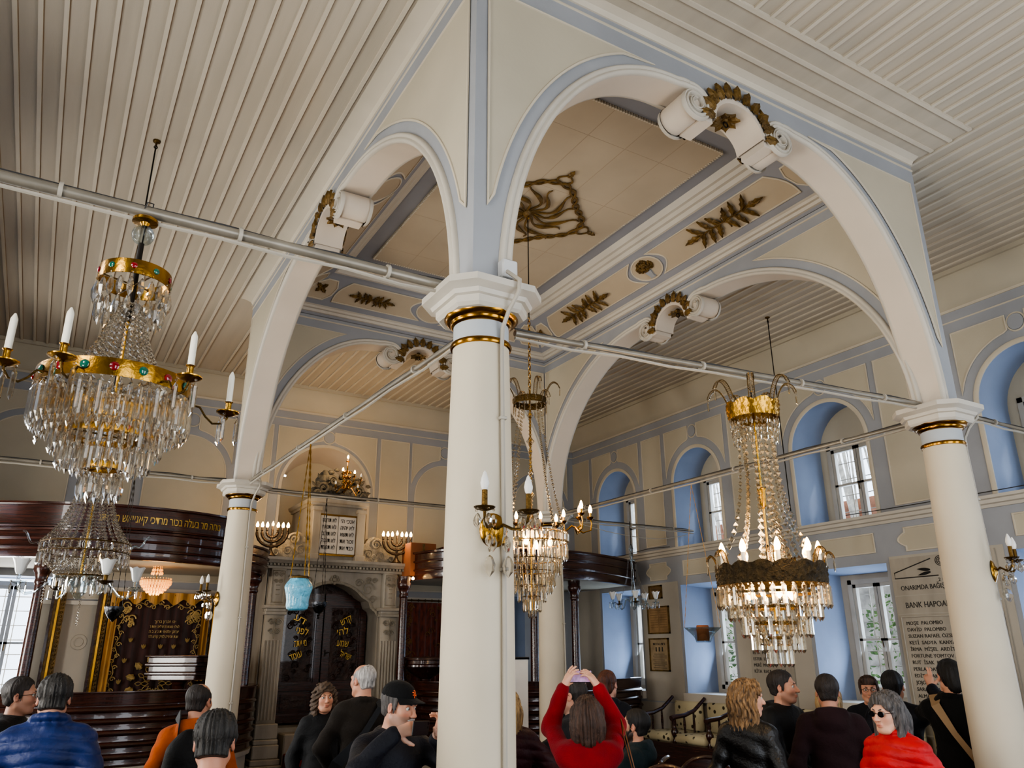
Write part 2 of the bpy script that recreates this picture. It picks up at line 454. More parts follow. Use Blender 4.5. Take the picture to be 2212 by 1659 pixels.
    cs = [(S / 2 + (.255) * math.cos(PI - PI * i / 18), 5.30 + .235 * math.sin(PI - PI * i / 18)) for i in range(19)]
    k = len(cs)
    outr = [(S / 2 + (.225) * math.cos(PI - PI * i / 18), 5.295 + .20 * math.sin(PI - PI * i / 18)) for i in range(19)]
    D2 = T + .015
    vs = [fn(p[0], p[1], D2) for p in cs] + [fn(p[0], p[1], -D2) for p in cs] + [fn(p[0], p[1], D2) for p in outr] + [fn(p[0], p[1], -D2) for p in outr]
    km.add(vs, [(i, i + 1, 2 * k + i + 1, 2 * k + i) for i in range(k - 1)] + [(k + i, k + i + 1, 3 * k + i + 1, 3 * k + i) for i in range(k - 1)] +
           [(2 * k + i, 2 * k + i + 1, 3 * k + i + 1, 3 * k + i) for i in range(k - 1)] + [(i, i + 1, k + i + 1, k + i) for i in range(k - 1)], M['soffit'])
    km.build('keystone_cusp', root)
    return root
T = WT / 2
FA = lambda u, v, d: (-d, u, v)
FB = lambda u, v, d: (u, -d, v)
FC = lambda u, v, d: (u, D + d, v)
FD = lambda u, v, d: (W + d, u, v)
arch_wall('wall_arcade_left', D, FA, 5.50, (1, 0, 0), (-1, 0, 0))
arch_wall('wall_arcade_front', W, FB, 5.50, (0, 1, 0), (0, -1, 0))
arch_wall('wall_arcade_back', W, FC, 5.50, (0, -1, 0), (0, 1, 0))
arch_wall('wall_arcade_right', D, FD, 5.50, (-1, 0, 0), (1, 0, 0))

# gilded leaf reliefs over every keystone
def leaf_blade(mb, base, direc, nrm, L, wd, m, curl=.25, n=7, lobes=True, up=0.015, bend=0.0):
    b = Vector(base); d = Vector(direc).normalized(); nv = Vector(nrm).normalized(); s = d.cross(nv)
    cols = []
    for i in range(n + 1):
        t = i / n; w = wd * (math.sin(PI * min(1, t * .92 + .08)) ** .7) * (1 - .25 * t)
        if lobes: w *= 1 + .3 * math.cos(t * PI * 6)
        c = b + d * (L * t) + s * (bend * L * t * t) + nv * (up + curl * L * .35 * math.sin(PI * t * .9) )
        cols.append((c - s * w - nv * up * .9, c - s * w * .45 + nv * .006, c + nv * .0, c + s * w * .45 + nv * .006, c + s * w - nv * up * .9))
    vs = [p for c in cols for p in c]
    mb.add(vs, [(i * 5 + j, i * 5 + j + 1, i * 5 + 5 + j + 1, i * 5 + 5 + j) for i in range(n) for j in range(4)], m)
def key_leaves(S, fn, nout, nin, where):
    root = thing('gilded_keystone_ornament', 'gilded leaf crown and rosette on the ' + where, 'ornament', group='gilded keystone ornaments of the arcade')
    T = WT / 2
    for side, nv, nm in ((1, nout, 'leaf_border'), (-1, nin, 'leaf_border')):
        mb = MB()
        for i in range(11):
            a = PI * (.01 + .98 * i / 10)
            bx, bz = S / 2 + .245 * math.cos(a), 5.30 + .225 * math.sin(a)
            dv = Vector(fn(math.cos(a) + .25 * math.copysign(1, math.cos(a)) * 0, math.sin(a), 0)) - Vector(fn(0, 0, 0))
            leaf_blade(mb, fn(bx, bz, side * (T + .012)), dv, nv, .125, .044, M['gilt'], .3, 7)
        # sprig behind the volute
        for s in (-1, 1):
            dv = Vector(fn(s * -.45, 1, 0)) - Vector(fn(0, 0, 0))
            leaf_blade(mb, fn(S / 2 + s * .29, 5.36, side * (T + .014)), dv, nv, .19, .045, M['gilt'], .15, 6)
        mb.build(nm, root, ang=60)
    rb = MB(); c = Vector(fn(S / 2, 5.50, 0))
    for i in range(8):
        a = 2 * PI * i / 8; d = Vector((math.cos(a), math.sin(a), -.35))
        leaf_blade(rb, c + Vector((0, 0, -.02)), d, Vector((0, 0, -1)), .11, .042, M['gilt'], .3, 6)
    rb.sphere(c + Vector((0, 0, -.035)), .03, M['gilt']); rb.build('rosette', root, ang=60)
    hk = MB(); hk.tube([c + Vector((.022 * math.cos(t), 0, -.085 + .022 * math.sin(t))) for t in [2 * PI * i / 12 for i in range(12)]], .005, M['iron'], 6, closed=True)
    hk.tube([c + Vector((0, 0, -.03)), c + Vector((0, 0, -.068))], .005, M['iron'], 6); hk.build('hook', root)
key_leaves(D, FA, (-1, 0, 0), (1, 0, 0), 'arch between the nearest column and the left column')
key_leaves(W, FB, (0, -1, 0), (0, 1, 0), 'big front arch, nearest')
key_leaves(W, FC, (0, 1, 0), (0, -1, 0), 'back arch seen just left of the nearest column')
key_leaves(D, FD, (1, 0, 0), (-1, 0, 0), 'arch between the right and farthest columns')

M['vaultseam'] = mat('vault_seam', (160, 144, 122), .8, var=0)
# ---- coved ceiling of the bay
def bay():
    root = bpy.data.objects.new('ceiling_bay', None); COL.objects.link(root); structure(root)
    prof = [(0, 5.66, 'vaultblue'), (0, 5.70, 'mould'), (.02, 5.705, 'mould'), (.035, 5.73, 'mould'), (.06, 5.735, 'mould'), (.075, 5.755, 'mould'), (.10, 5.765, 'vaultblue'), (.14, 5.80, 'vaultblue'),
            (.46, 5.99, 'vaultblue'), (.50, 6.015, 'mould'), (.52, 6.02, 'mould'), (.545, 6.055, 'mould'), (.575, 6.06, 'mould'), (.60, 6.09, 'mould'), (.63, 6.095, 'mould'), (.65, 6.13, 'mould'), (.665, 6.15, 'vaultblue'), (.90, 6.15, 'vaultblue')]
    mb = MB(); x0, x1, y0, y1 = T, W - T, T, D - T
    def loop(s, z): return [(x0 + s, y0 + s, z), (x1 - s, y0 + s, z), (x1 - s, y1 - s, z), (x0 + s, y1 - s, z)]
    for i in range(len(prof) - 1):
        a = loop(prof[i][0], prof[i][1]); b = loop(prof[i + 1][0], prof[i + 1][1])
        mb.add(a + b, [(j, (j + 1) % 4, 4 + (j + 1) % 4, 4 + j) for j in range(4)], M[prof[i][2]])
    mb.build('cove', root, ang=20)
    s = .84; pm = MB(); pm.box(x0 + s, x1 - s, y0 + s, y1 - s, 6.128, 6.16, M['vaultc'])
    nxb = 4; 
    for i in range(1, 5):
        x = x0 + s + (x1 - x0 - 2 * s) * i / 5; pm.box(x - .002, x + .002, y0 + s, y1 - s, 6.1265, 6.129, M['vaultseam'])
    for yy in (1.35, 2.2, 3.3, 4.1): pm.box(x0 + s, x1 - s, yy - .0015, yy + .0015, 6.1268, 6.129, M['vaultseam'])
    # bead-and-dot edge
    for (ax, ay, bx, by) in ((x0 + s, y0 + s, x1 - s, y0 + s), (x1 - s, y0 + s, x1 - s, y1 - s), (x1 - s, y1 - s, x0 + s, y1 - s), (x0 + s, y1 - s, x0 + s, y0 + s)):
        L = math.hypot(bx - ax, by - ay); n = int(L / .028); ux, uy = (bx - ax) / L, (by - ay) / L; nx, ny = uy, -ux
        for i in range(n):
            px, py = ax + ux * (i + .5) * L / n, ay + uy * (i + .5) * L / n
            pm.box(px - .009, px + .009, py - .009, py + .009, 6.122, 6.15, M['bead'])
    pm.build('flat_panel', root, smooth=False)
    # framed fields on the sloping frieze
    fm = MB(); sl = math.hypot(.32, .19)
    def side(p0, du, inn):     # p0 corner on wall, du along, inn inward
        dz = Vector((inn[0] * .32, inn[1] * .32, .19)) / sl; U = Vector((du[0], du[1], 0)); nr = U.cross(dz); 
        if nr.z > 0: nr = -nr
        base = Vector((p0[0] + inn[0] * .14, p0[1] + inn[1] * .14, 5.80))
        return (lambda u, v, d: tuple(base + U * u + dz * v + nr * d)), nr
    sides = {'R': side((x1, y1, 0), (0, -1), (-1, 0)), 'L': side((x0, y0, 0), (0, 1), (1, 0)), 'F': side((x1, y0, 0), (-1, 0), (0, 1)), 'B': side((x0, y1, 0), (1, 0), (0, -1))}
    for key, (f, nr) in sides.items():
        L = (y1 - y0) if key in 'LR' else (x1 - x0); v0, v1 = .025, sl - .03; cv = L / 2
        ov = .20
        ends = .42
        for mir in (0, 1):
            # long field with a concave end beside the centre cartouche
            pts = [(ends + .17, v0), (cv - .14, v0)] + [(cv - (.14 + .165 * math.sin(PI * t)), v0 + (v1 - v0) * t) for t in [i / 10 for i in range(1, 10)]] + [(cv - .14, v1), (ends + .34, v1)] + [(ends + .34 - .17 * t - .05 * math.sin(PI * t), v1 - (v1 - v0) * t) for t in [i / 6 for i in range(1, 6)]]
            if mir: pts = [(L - p[0], p[1]) for p in pts]
            panel(fm, pts, f, M['vaultc'], nrm=nr)
            e = [(.20, v0), (.47, v0), (.56, .11), (.60, .23), (.58, v1 - .02), (.47, v1 - .015), (.36, .25)]
            if mir: e = [(L - p[0], p[1]) for p in e]
            panel(fm, e, f, M['vaultc'], nrm=nr)
        vm = (v0 + v1) / 2
        cart = [(cv + .215 * math.cos(a), vm + .152 * math.sin(a)) for a in [2 * PI * i / 28 for i in range(28)]]
        panel(fm, cart, f, M['vaultc'], nrm=nr)
    fm.build('frieze_field', root, ang=35)
    return sides, sl
SIDES, SLOPE = bay()

def spray(f, nr, u, v, L, label):
    root = thing('gilded_leaf_spray', label, 'ornament', group='gilded leaf sprays on the bay frieze')
    nv = Vector(nr); U = (Vector(f(1, 0, 0)) - Vector(f(0, 0, 0))); V = (Vector(f(0, 1, 0)) - Vector(f(0, 0, 0)))
    sm = MB(); sm.tube([f(u - L * .36, v, .03), f(u, v, .034), f(u + L * .36, v, .03)], .009, M['gilt'], 6); sm.build('stem', root)
    for s in (-1, 1):
        for k, (t, a, ln, wd) in enumerate(((.33, 0, .20, .034), (.27, 38, .17, .030), (.26, -38, .17, .030), (.15, 52, .155, .032), (.16, -52, .155, .032), (.03, 44, .15, .034), (.04, -46, .15, .034))):
            ar = math.radians(a); d = U * (s * math.cos(ar)) + V * math.sin(ar); mb = MB()
            leaf_blade(mb, f(u + s * L * t, v, .026), d, nv, ln * L / .9, wd * (L / .9) ** .5, M['gilt'], .12, 12, bend=(.25 if a else 0) * (1 if a * s < 0 else -1))
            mb.build('leaf', root, ang=70)
    rb = MB(); 
    for s in (-1, 1): rb.tube([f(u + s * .01, v, .04), f(u + s * .03, v + .055, .05), f(u + s * .07, v + .06, .045), f(u + s * .06, v + .02, .04), f(u, v, .04)], .007, M['gilt'], 6)
    rb.tube([f(u, v, .02), f(u + .05, v - .05, .02), f(u + .03, v - .10, .015)], .007, M['gilt'], 6); rb.build('ribbon', root)
    return root
_L = D - 2 * T
fR, nR = SIDES['R']; fB, nB = SIDES['B']
spray(fR, nR, _L * .25 + .12, SLOPE / 2, .88, 'gilded leaf spray tied with ribbon, on the right frieze between corner and flower basket')
spray(fR, nR, _L * .75 - .12, SLOPE / 2, .95, 'larger gilded leaf spray on the right frieze, nearest the big front arch')
spray(fB, nB, (W - 2 * T) * .25 + .12, SLOPE / 2, .52, 'gilded leaf spray on the back frieze, above the back arch')
spray(fB, nB, (W - 2 * T) * .75 - .12, SLOPE / 2, .52, 'gilded leaf spray on the back frieze hidden largely by the centre column')
def basket():
    root = thing('gilded_flower_basket', 'gilded flower bouquet in a small blue vase inside a round frame on the right frieze', 'ornament')
    f, n = fR, nR; u, v = _L / 2, SLOPE / 2; mb = MB(); random.seed(3)
    for i in range(70):
        a = random.uniform(0, 2 * PI); r = random.uniform(0, 1) ** .6
        mb.sphere(f(u + r * .125 * math.cos(a), v + .04 + r * .07 * math.sin(a), .015 + .02 * (1 - r)), random.uniform(.014, .022), M['gilt'], 6, 4)
    mb.build('bouquet', root); vb = MB()
    pts = [(-.03, -.12), (.03, -.12), (.022, -.10), (.035, -.03), (-.035, -.03), (-.022, -.10)]
    vb.slab([(u + a * 1.3, v + b * 1.05) for a, b in pts], f, M['blue'], 0, .03); vb.build('vase', root, smooth=False)
basket()
def corner_flower(f, n, u, label):
    o = MB(); v = SLOPE / 2 + .01
    U = (Vector(f(1, 0, 0)) - Vector(f(0, 0, 0))); V = (Vector(f(0, 1, 0)) - Vector(f(0, 0, 0)))
    for k in range(4):
        a = PI / 4 + k * PI / 2; leaf_blade(o, f(u, v, .01), U * math.cos(a) + V * math.sin(a), n, .085, .03, M['gilt'], .25, 6)
    o.sphere(f(u, v, .02), .018, M['gilt']); tag(o.build('gilded_corner_flower', ang=60), label, 'ornament', 'gilded corner flowers of the bay')
corner_flower(fR, nR, .42, 'small gilded four-petalled flower in the far corner field of the right frieze')
corner_flower(fB, nB, .42, 'small gilded four-petalled flower in the left corner field of the back frieze')

def rosette():
    root = thing('ceiling_rosette', 'large open gilded scrollwork rosette on the flat bay ceiling where the chain hangs', 'ornament', (W / 2, D / 2, 6.125))
    mb = MB(); n = 14
    for k in range(n):
        a = 2 * PI * k / n; pts = []; rad = []
        R = .50 if k % 2 == 0 else .42
        for i in range(15):
            t = i / 14; r = .04 + (R - .04) * t; aa = a + .28 * math.sin(t * PI * 1.7)
            pts.append((r * math.cos(aa), r * math.sin(aa) , -.006 - .02 * math.sin(PI * t))); rad.append(.006 + .011 * math.sin(PI * t) * (1 + .5 * math.sin(t * 14)))
        mb.tube(pts, rad, M['gilt'], 6)
    for ph in (0, PI):   # two intertwined wavy rings
        mb.tube([((.50 + .026 * math.sin(14 * t + ph) + .055 * math.cos(4 * t)) * math.cos(t), (.50 + .026 * math.sin(14 * t + ph) + .055 * math.cos(4 * t)) * math.sin(t), -.012) for t in [2 * PI * i / 144 for i in range(144)]], .012, M['gilt'], 6, closed=True)
    for k in range(4):
        a = k * PI / 2 ; 
        for s in (-1, 1): mb.tube([((.54 + .14 * t) * math.cos(a) - s * .07 * math.sin(PI * t) * math.sin(a), (.54 + .14 * t) * math.sin(a) + s * .07 * math.sin(PI * t) * math.cos(a), -.01) for t in [i / 10 for i in range(11)]], [.012 - .004 * i / 10 for i in range(11)], M['gilt'], 6)
        leaf_blade(mb, (.66 * math.cos(a), .66 * math.sin(a), 0), (math.cos(a), math.sin(a), 0), (0, 0, -1), .1, .028, M['gilt'], .2, 6)
    for i in range(4): mb.lathe([(.005, -.05), (.03, -.045), (.045, -.02), (.05, 0)], M['gilt'], 14)
    o = mb.build('scrollwork', root); o.scale = (1.12, 1.12, 1)
rosette()
# ================================================================== WALLS
NICHES = [(7.17, .54), (5.24, .53), (2.89, .59), (.46, .57), (-1.9, .57)]
ZLED = 3.33
def niche_out(yc, hw, zs=4.30, z0=ZLED):
    return [(yc - hw, z0), (yc + hw, z0), (yc + hw, zs)] + arc(yc, zs, hw, 0, PI, 22)[1:-1] + [(yc - hw, zs)]
def side_wall(name, fn, nrm, u0, u1, niches, depth=.55, lower=True, panels=True, whichwin=None, below=True):
    """wall with deep arched window niches. fn(u,v,d): d>0 into the room"""
    root = bpy.data.objects.new(name, None); COL.objects.link(root); structure(root)
    holes = []; mb = MB()
    for yc, hw in niches:
        holes.append(niche_out(yc, hw))
        if lower: holes.append(rect(yc - hw * .93, yc + hw * .93, 1.30, 2.80))
    zsplit = 2.86
    mb.poly(rect(u0, u1, 0, 5.5), lambda u, v: fn(u, v, 0), M['blue'], holes)
    back = []
    for yc, hw in niches:
        out = niche_out(yc, hw); k = len(out)
        bo = [(yc + (u - yc) * .92, v) for u, v in out]
        mb.add([fn(u, v, 0) for u, v in out] + [fn(u, v, -depth) for u, v in bo], [(i, (i + 1) % k, k + (i + 1) % k, k + i) for i in range(k)], M['reveal'])
        mb.poly(bo, lambda u, v: fn(u, v, -depth), M['cream'], [rect(yc - hw * .72, yc + hw * .72, ZLED + .03, 4.42)])
        if lower:
            o2 = rect(yc - hw * .93, yc + hw * .93, 1.30, 2.80); b2 = rect(yc - hw * .84, yc + hw * .84, 1.30, 2.76)
            mb.add([fn(u, v, 0) for u, v in o2] + [fn(u, v, -depth) for u, v in b2], [(i, (i + 1) % 4, 4 + (i + 1) % 4, 4 + i) for i in range(4)], M['reveal'])
            mb.poly(b2, lambda u, v: fn(u, v, -depth), M['plaster'], [rect(yc - hw * .66, yc + hw * .66, 1.36, 2.70)])
    mb.build('wall_face', root, ang=30)
    # dado below
    if below:
        db = MB(); edges = sorted(sum([[yc - hw * .93, yc + hw * .93] for yc, hw in niches], []))
        cuts = [u0] + edges + [u1]
        for i in range(0, len(cuts), 2):
            a, b = cuts[i], cuts[i + 1]
            if b - a > .25: db.slab(rect(a + .05, b - .05, 1.18, zsplit), fn, M['plaster'], 0, .012)
        db.slab(rect(u0, u1, .0, 1.16), fn, M['plaster'], 0, .015)
        db.build('dado', root, smooth=False)
    # ledge moulding
    lb = MB(); lp = [(0, 0), (.02, 0), (.03, .03), (.055, .04), (.06, .075), (.085, .085), (.09, .115), (.02, .125), (0, .125)]
    def strip(a, b, z, m, pr=lp):
        n = len(pr); lb.add([fn(a, z + q, p) for p, q in pr] + [fn(b, z + q, p) for p, q in pr], [(i, i + 1, n + i + 1, n + i) for i in range(n - 1)] + [tuple(range(n)), tuple(range(2 * n - 1, n - 1, -1))], m)
    strip(u0, u1, ZLED - .10, M['mould'])
    if lower:
        for yc, hw in niches: lb.slab(rect(yc - hw * .97, yc + hw * .97, 1.20, 1.31), fn, M['mould'], -depth * .9, .07)
    lb.build('ledge', root, ang=25)
    if not panels: return root
    pm = MB(); zt = 5.15
    for yc, hw in niches:
        # arch surround bead and outer spandrel field
        ar = [(yc - hw, ZLED + .03)] + [(yc - hw, 4.30)] + arc(yc, 4.30, hw, PI, 0, 26)[1:] + [(yc + hw, ZLED + .03)]
        pm.sweep([(.0, 0), (0, .015), (-.012, .02), (-.05, .012), (-.052, 0)] if nrm_sign(fn) else [(0, 0), (0, .015), (.012, .02), (.05, .012), (.052, 0)], [fn(u, v, 0) for u, v in ar], nrm, M['bead'])
        R = hw + .115
        for s in (-1, 1):
            cur = [(yc + s * R * math.cos(a), 4.30 + R * math.sin(a)) for a in [i * PI / 2 / 16 for i in range(17)]]
            cur = [p for p in cur if abs(p[0] - yc) > .10 and p[1] < zt - .03]
            ue = yc + s * (hw + .10)
            cur = [p for p in cur if abs(p[0] - yc) < hw + .095]
            pl = [(ue, cur[0][1] - .05)] + cur + [(yc + s * .10, cur[-1][1] + .02), (yc + s * .10, zt), (ue, zt)]
            panel(pm, pl, fn, M['cream'], nrm=nrm)
        pm.slab([(yc + .078 * math.cos(a), 5.05 + .085 * math.sin(a)) for a in [2 * PI * i / 24 for i in range(24)]], fn, M['blue'], 0, .014)
        pm.sweep(BEAD, [fn(yc + .09 * math.cos(a), 5.05 + .098 * math.sin(a), 0) for a in [2 * PI * i / 24 for i in range(24)]], nrm, M['bead'], closed=True)
    ed = sorted(sum([[yc - hw - .20, yc + hw + .20] for yc, hw in niches], []))
    cuts = [u0 - .2] + ed + [u1 + .2]
    for i in range(0, len(cuts), 2):
        a, b = cuts[i] + .0, cuts[i + 1] - .0
        if b - a > .18:
            panel(pm, rect(a, b, 3.42, zt), fn, M['cream'], nrm=nrm)
        a, b = a - .06, b + .06
        if b - a > .5 and lower:
            h = .125; c = 3.03; e = [(a + .1, c - h), (b - .1, c - h), (b - .1, c - h * .6)] + [(b - .1 + .09 * math.sin(PI * t), c - h * .6 + 1.2 * h * t) for t in [i / 8 for i in range(1, 8)]] + [(b - .1, c + h * .6), (b - .1, c + h), (a + .1, c + h), (a + .1, c + h * .6)] + [(a + .1 - .09 * math.sin(PI * t), c + h * .6 - 1.2 * h * t) for t in [i / 8 for i in range(1, 8)]] + [(a + .1, c - h * .6)]
            panel(pm, e, fn, M['cream'], nrm=nrm)
    if lower:
        for yc, hw in niches: panel(pm, rect(yc - hw * .75, yc + hw * .75, 2.93, 3.14), fn, M['cream'], nrm=nrm)
    for z in (5.285,): pm.sweep(BEAD, [fn(u0, z, 0), fn(u1, z, 0)], nrm, M['bead'])
    pm.sweep([(-.018, 0), (-.018, .015), (.018, .015), (.018, 0)], [fn(u0, 5.415, 0), fn(u1, 5.415, 0)], nrm, M['bead'])
    pm.build('painted_panels', root, ang=35)
    return root
def nrm_sign(fn):
    a = Vector(fn(0, 0, 0)); return ((Vector(fn(0, 1, 0)) - a).cross(Vector(fn(0, 0, 1)) - a)).dot(Vector(fn(1, 0, 0)) - a) < 0

FR = lambda u, v, d: (XR - d, u, v)
side_wall('wall_right', FR, (-1, 0, 0), YF, YA, NICHES)
FL_ = lambda u, v, d: (XL + d, u, v)
side_wall('wall_left', FL_, (1, 0, 0), YF, YA, [(6.2, .56), (3.9, .56), (1.2, .56), (-1.4, .56)], panels=False)

# ---- windows
wn = 0
def casement(fn, uc, hw, z0, z1, d, upper, label):
    """two-leaf casement with glazing bars; each window is its own structure"""
    global wn; wn += 1
    root = bpy.data.objects.new('window_%d' % wn, None); COL.objects.link(root); structure(root); root['label'] = label
    fr = MB(); t = .055
    for a, b, c, e in ((uc - hw, uc - hw + t, z0, z1), (uc + hw - t, uc + hw, z0, z1), (uc - hw, uc + hw, z1 - t, z1), (uc - hw, uc + hw, z0, z0 + t)): fr.slab(rect(a, b, c, e), fn, M['winframe'], d - .06, d + .03)
    fr.build('frame', root, smooth=False)
    for s in (-1, 1):
        sm = MB(); a, b = (uc - hw + t, uc - .004) if s < 0 else (uc + .004, uc + hw - t); q = .042; c, e = z0 + t, z1 - t; zm = (c + e) / 2 if upper else c + (e - c) * .47
        for r in (rect(a, a + q, c, e), rect(b - q, b, c, e), rect(a, b, c, c + q), rect(a, b, e - q, e), rect(a, b, zm - .014, zm + .014)): sm.slab(r, fn, M['winframe'], d - .045, d + .012)
        so = sm.build('sash', root, smooth=False)
        gm = MB(); gm.poly(rect(a + q, b - q, c + q, e - q), lambda u, v: fn(u, v, d - .02), M['pane']); gm.build('pane', so, smooth=False)
        hm = MB(); hm.tube([fn(uc + s * .02, zm - .09, d + .02), fn(uc + s * .02, zm - .01, d + .03)], .006, M['brassdark'], 6)
        if s > 0: hm.build('handle', so)
    # iron security grid outside
    gr = MB(); nu = 5; nz = 5 if upper else 8
    for i in range(1, nu): gr.tube([fn(uc - hw + 2 * hw * i / nu, z0, d - .16), fn(uc - hw + 2 * hw * i / nu, z1, d - .16)], .006, M['conduit'], 5)
    for i in range(1, nz): gr.tube([fn(uc - hw, z0 + (z1 - z0) * i / nz, d - .165), fn(uc + hw, z0 + (z1 - z0) * i / nz, d - .165)], .006, M['conduit'], 5)
    gr.build('security_grid', root)
    return root
for i, (yc, hw) in enumerate(NICHES[:4]):
    nm = ('farthest', 'second from the corner', 'behind the lit chandelier', 'at the right edge')[i]
    casement(FR, yc, hw * .72, ZLED + .03, 4.42, -.56, True, 'upper casement window in the right wall niche ' + nm)
    casement(FR, yc, hw * .66, 1.36, 2.70, -.56, False, 'tall lower casement window in the right wall niche ' + nm)
for yc in (6.2, 3.9, 1.2, -1.4):
    casement(FL_, yc, .56 * .66, 1.36, 2.70, -.56, False, 'lower casement window in the left wall'); casement(FL_, yc, .56 * .72, ZLED + .03, 4.42, -.56, True, 'upper casement window in the left wall')

# ---- ark wall (far wall)
AX = 1.805
FK = lambda u, v, d: (u, YA - d, v)
def ark_wall():
    root = bpy.data.objects.new('wall_back', None); COL.objects.link(root); structure(root); mb = MB()
    hw = .72; zs = 4.22; nd = .6
    big = [(AX - hw, .0), (AX + hw, .0), (AX + hw, zs)] + arc(AX, zs, hw, 0, PI, 26)[1:-1] + [(AX - hw, zs)]
    lw = (-2.18, .46)          # arched niche with shutters upper left
    ln = niche_out(lw[0] - .0, lw[1] + .07, 4.20, 3.2)
    rwin = rect(4.98, 5.38, 1.36, 2.75); lwin = rect(-2.42, -1.62, 1.30, 2.78)
    mb.poly(rect(XL - .6, XR + .1, 0, 5.5), lambda u, v: FK(u, v, 0), M['blue'], [big, ln, rwin, lwin])
    k = len(big); small = [(AX + (u - AX) * .80, v if i < 2 else zs - .02 + (v - zs) * .80) for i, (u, v) in enumerate(big)]
    mb.add([FK(u, v, 0) for u, v in big] + [FK(u, v, -nd) for u, v in small], [(i, (i + 1) % k, k + (i + 1) % k, k + i) for i in range(k)], M['soffit'])
    mb.poly(small, lambda u, v: FK(u, v, -nd), M['cream'])
    kk = len(ln); mb.add([FK(u, v, 0) for u, v in ln] + [FK(u, v, -.4) for u, v in ln], [(i, (i + 1) % kk, kk + (i + 1) % kk, kk + i) for i in range(kk)], M['reveal'])
    mb.poly(ln, lambda u, v: FK(u, v, -.4), M['blue'])
    for w in (rwin, lwin): mb.add([FK(u, v, 0) for u, v in w] + [FK(u, v, -.5) for u, v in w], [(i, (i + 1) % 4, 4 + (i + 1) % 4, 4 + i) for i in range(4)], M['reveal'])
    mb.build('wall_face', root, ang=30)
    pm = MB(); nr = (0, -1, 0); zt = 5.15
    ar = [(AX - hw, 3.2), (AX - hw, zs)] + arc(AX, zs, hw, PI, 0, 28)[1:] + [(AX + hw, 3.2)]
    pm.sweep([(0, 0), (0, .015), (-.04, .02), (-.05, 0)] if nrm_sign(FK) else [(0, 0), (0, .015), (.04, .02), (.05, 0)], [FK(u, v, 0) for u, v in ar], nr, M['bead'])
    for c, h in ((AX, hw), (AX + 2.02, .53), (AX - 2.02, .53), (AX + 3.9, .53), (lw[0], lw[1] + .07)):
        R = h + (.055 if h == hw else .10); z = zs if h == hw else (4.30 if h == .53 else 4.20)
        for s in (-1, 1):
            cur = [(c + s * R * math.cos(a), z + R * math.sin(a)) for a in [i * PI / 2 / 16 for i in range(17)]]
            ue = c + s * (h + .07)
            cur = [p for p in cur if abs(p[0] - c) > .095 and abs(p[0] - c) < abs(ue - c) - .004 and p[1] < zt - .02]
            panel(pm, [(ue, cur[0][1] - .05)] + cur + [(c + s * .095, cur[-1][1] + .02), (c + s * .095, zt), (ue, zt)], FK, M['cream'], nrm=nr)
        pm.slab([(c + .085 * math.cos(a), 5.06 + .085 * math.sin(a)) for a in [2 * PI * i / 24 for i in range(24)]], FK, M['blue'], 0, .014)
        pm.sweep(BEAD, [FK(c + .098 * math.cos(a), 5.06 + .098 * math.sin(a), 0) for a in [2 * PI * i / 24 for i in range(24)]], nr, M['bead'], closed=True)
        if h == .53:     # blind arch field
            panel(pm, [(c - h, 3.0), (c + h, 3.0), (c + h, 4.30)] + arc(c, 4.30, h, 0, PI, 24)[1:-1] + [(c - h, 4.30)], FK, M['cream'], nrm=nr)
    for a, b in ((AX + .87, AX + 1.36), (AX - 1.36, AX - .87), (AX + 2.70, AX + 3.22), (AX - 3.25, AX - 2.70)): panel(pm, rect(a, b, 3.0, zt), FK, M['cream'], nrm=nr)
    pm.sweep(BEAD, [FK(XL, 5.285, 0), FK(XR, 5.285, 0)], nr, M['bead'])
    pm.sweep([(-.018, 0), (-.018, .015), (.018, .015), (.018, 0)], [FK(XL, 5.415, 0), FK(XR, 5.415, 0)], nr, M['bead'])
    # field under the galleries, zigzag frieze
    for s in (-1, 1):
        a, b = (AX + 1.25, AX + 3.05) if s > 0 else (AX - 3.3, AX - 1.25)
        panel(pm, rect(a, b, 2.78, 3.0), FK, M['cream'], nrm=nr)
        pm.slab(rect(a - .2, b + .2, 2.52, 2.68), FK, M['mould'], 0, .02)
        pm.slab(rect(a - .2, b + .2, 2.45, 2.50), FK, M['mould'], 0, .05)
        x = a
        while x < b - .3: pm.slab([(x, 2.53), (x + .30, 2.53), (x + .15, 2.64)], FK, M['cream'], .02, .028); x += .32
        pm.slab(rect(a - .2, b + .2, .9, 2.45), FK, M['plaster'], 0, .012)
    pm.build('painted_panels', root, ang=35)
    # shutters in the upper left niche
    sh = MB(); 
    for s in (-1, 1):
        a, b = (lw[0] - .5, lw[0] - .01) if s < 0 else (lw[0] + .01, lw[0] + .5)
        sh.slab(rect(a, b, 3.2, 4.22), FK, M['shutter'], -.39, -.33)
        for z0, z1 in ((3.28, 3.60), (3.66, 3.92), (3.98, 4.16)): sh.slab(rect(a + .07, b - .07, z0, z1), FK, M['shutter'], -.34, -.325)
    sh.build('shutters', root, smooth=False)
ark_wall()
casement(FK, -2.02, .38, 1.32, 2.74, -.42, False, 'bright window at the left edge below the wooden gallery')
casement(FK, 5.18, .19, 1.38, 2.73, -.42, False, 'narrow barred window seen between the centre column and the far column')

fb = MB(); fb.poly(rect(XL - .6, XR + .7, 0, 5.9), lambda u, v: (u, YF, v), M['plaster'], [rect(-1.6, -.4, 1.2, 4.2), rect(1.0, 3.0, .0, 4.4), rect(4.3, 5.5, 1.2, 4.2)])
structure(fb.build('wall_front', smooth=False))

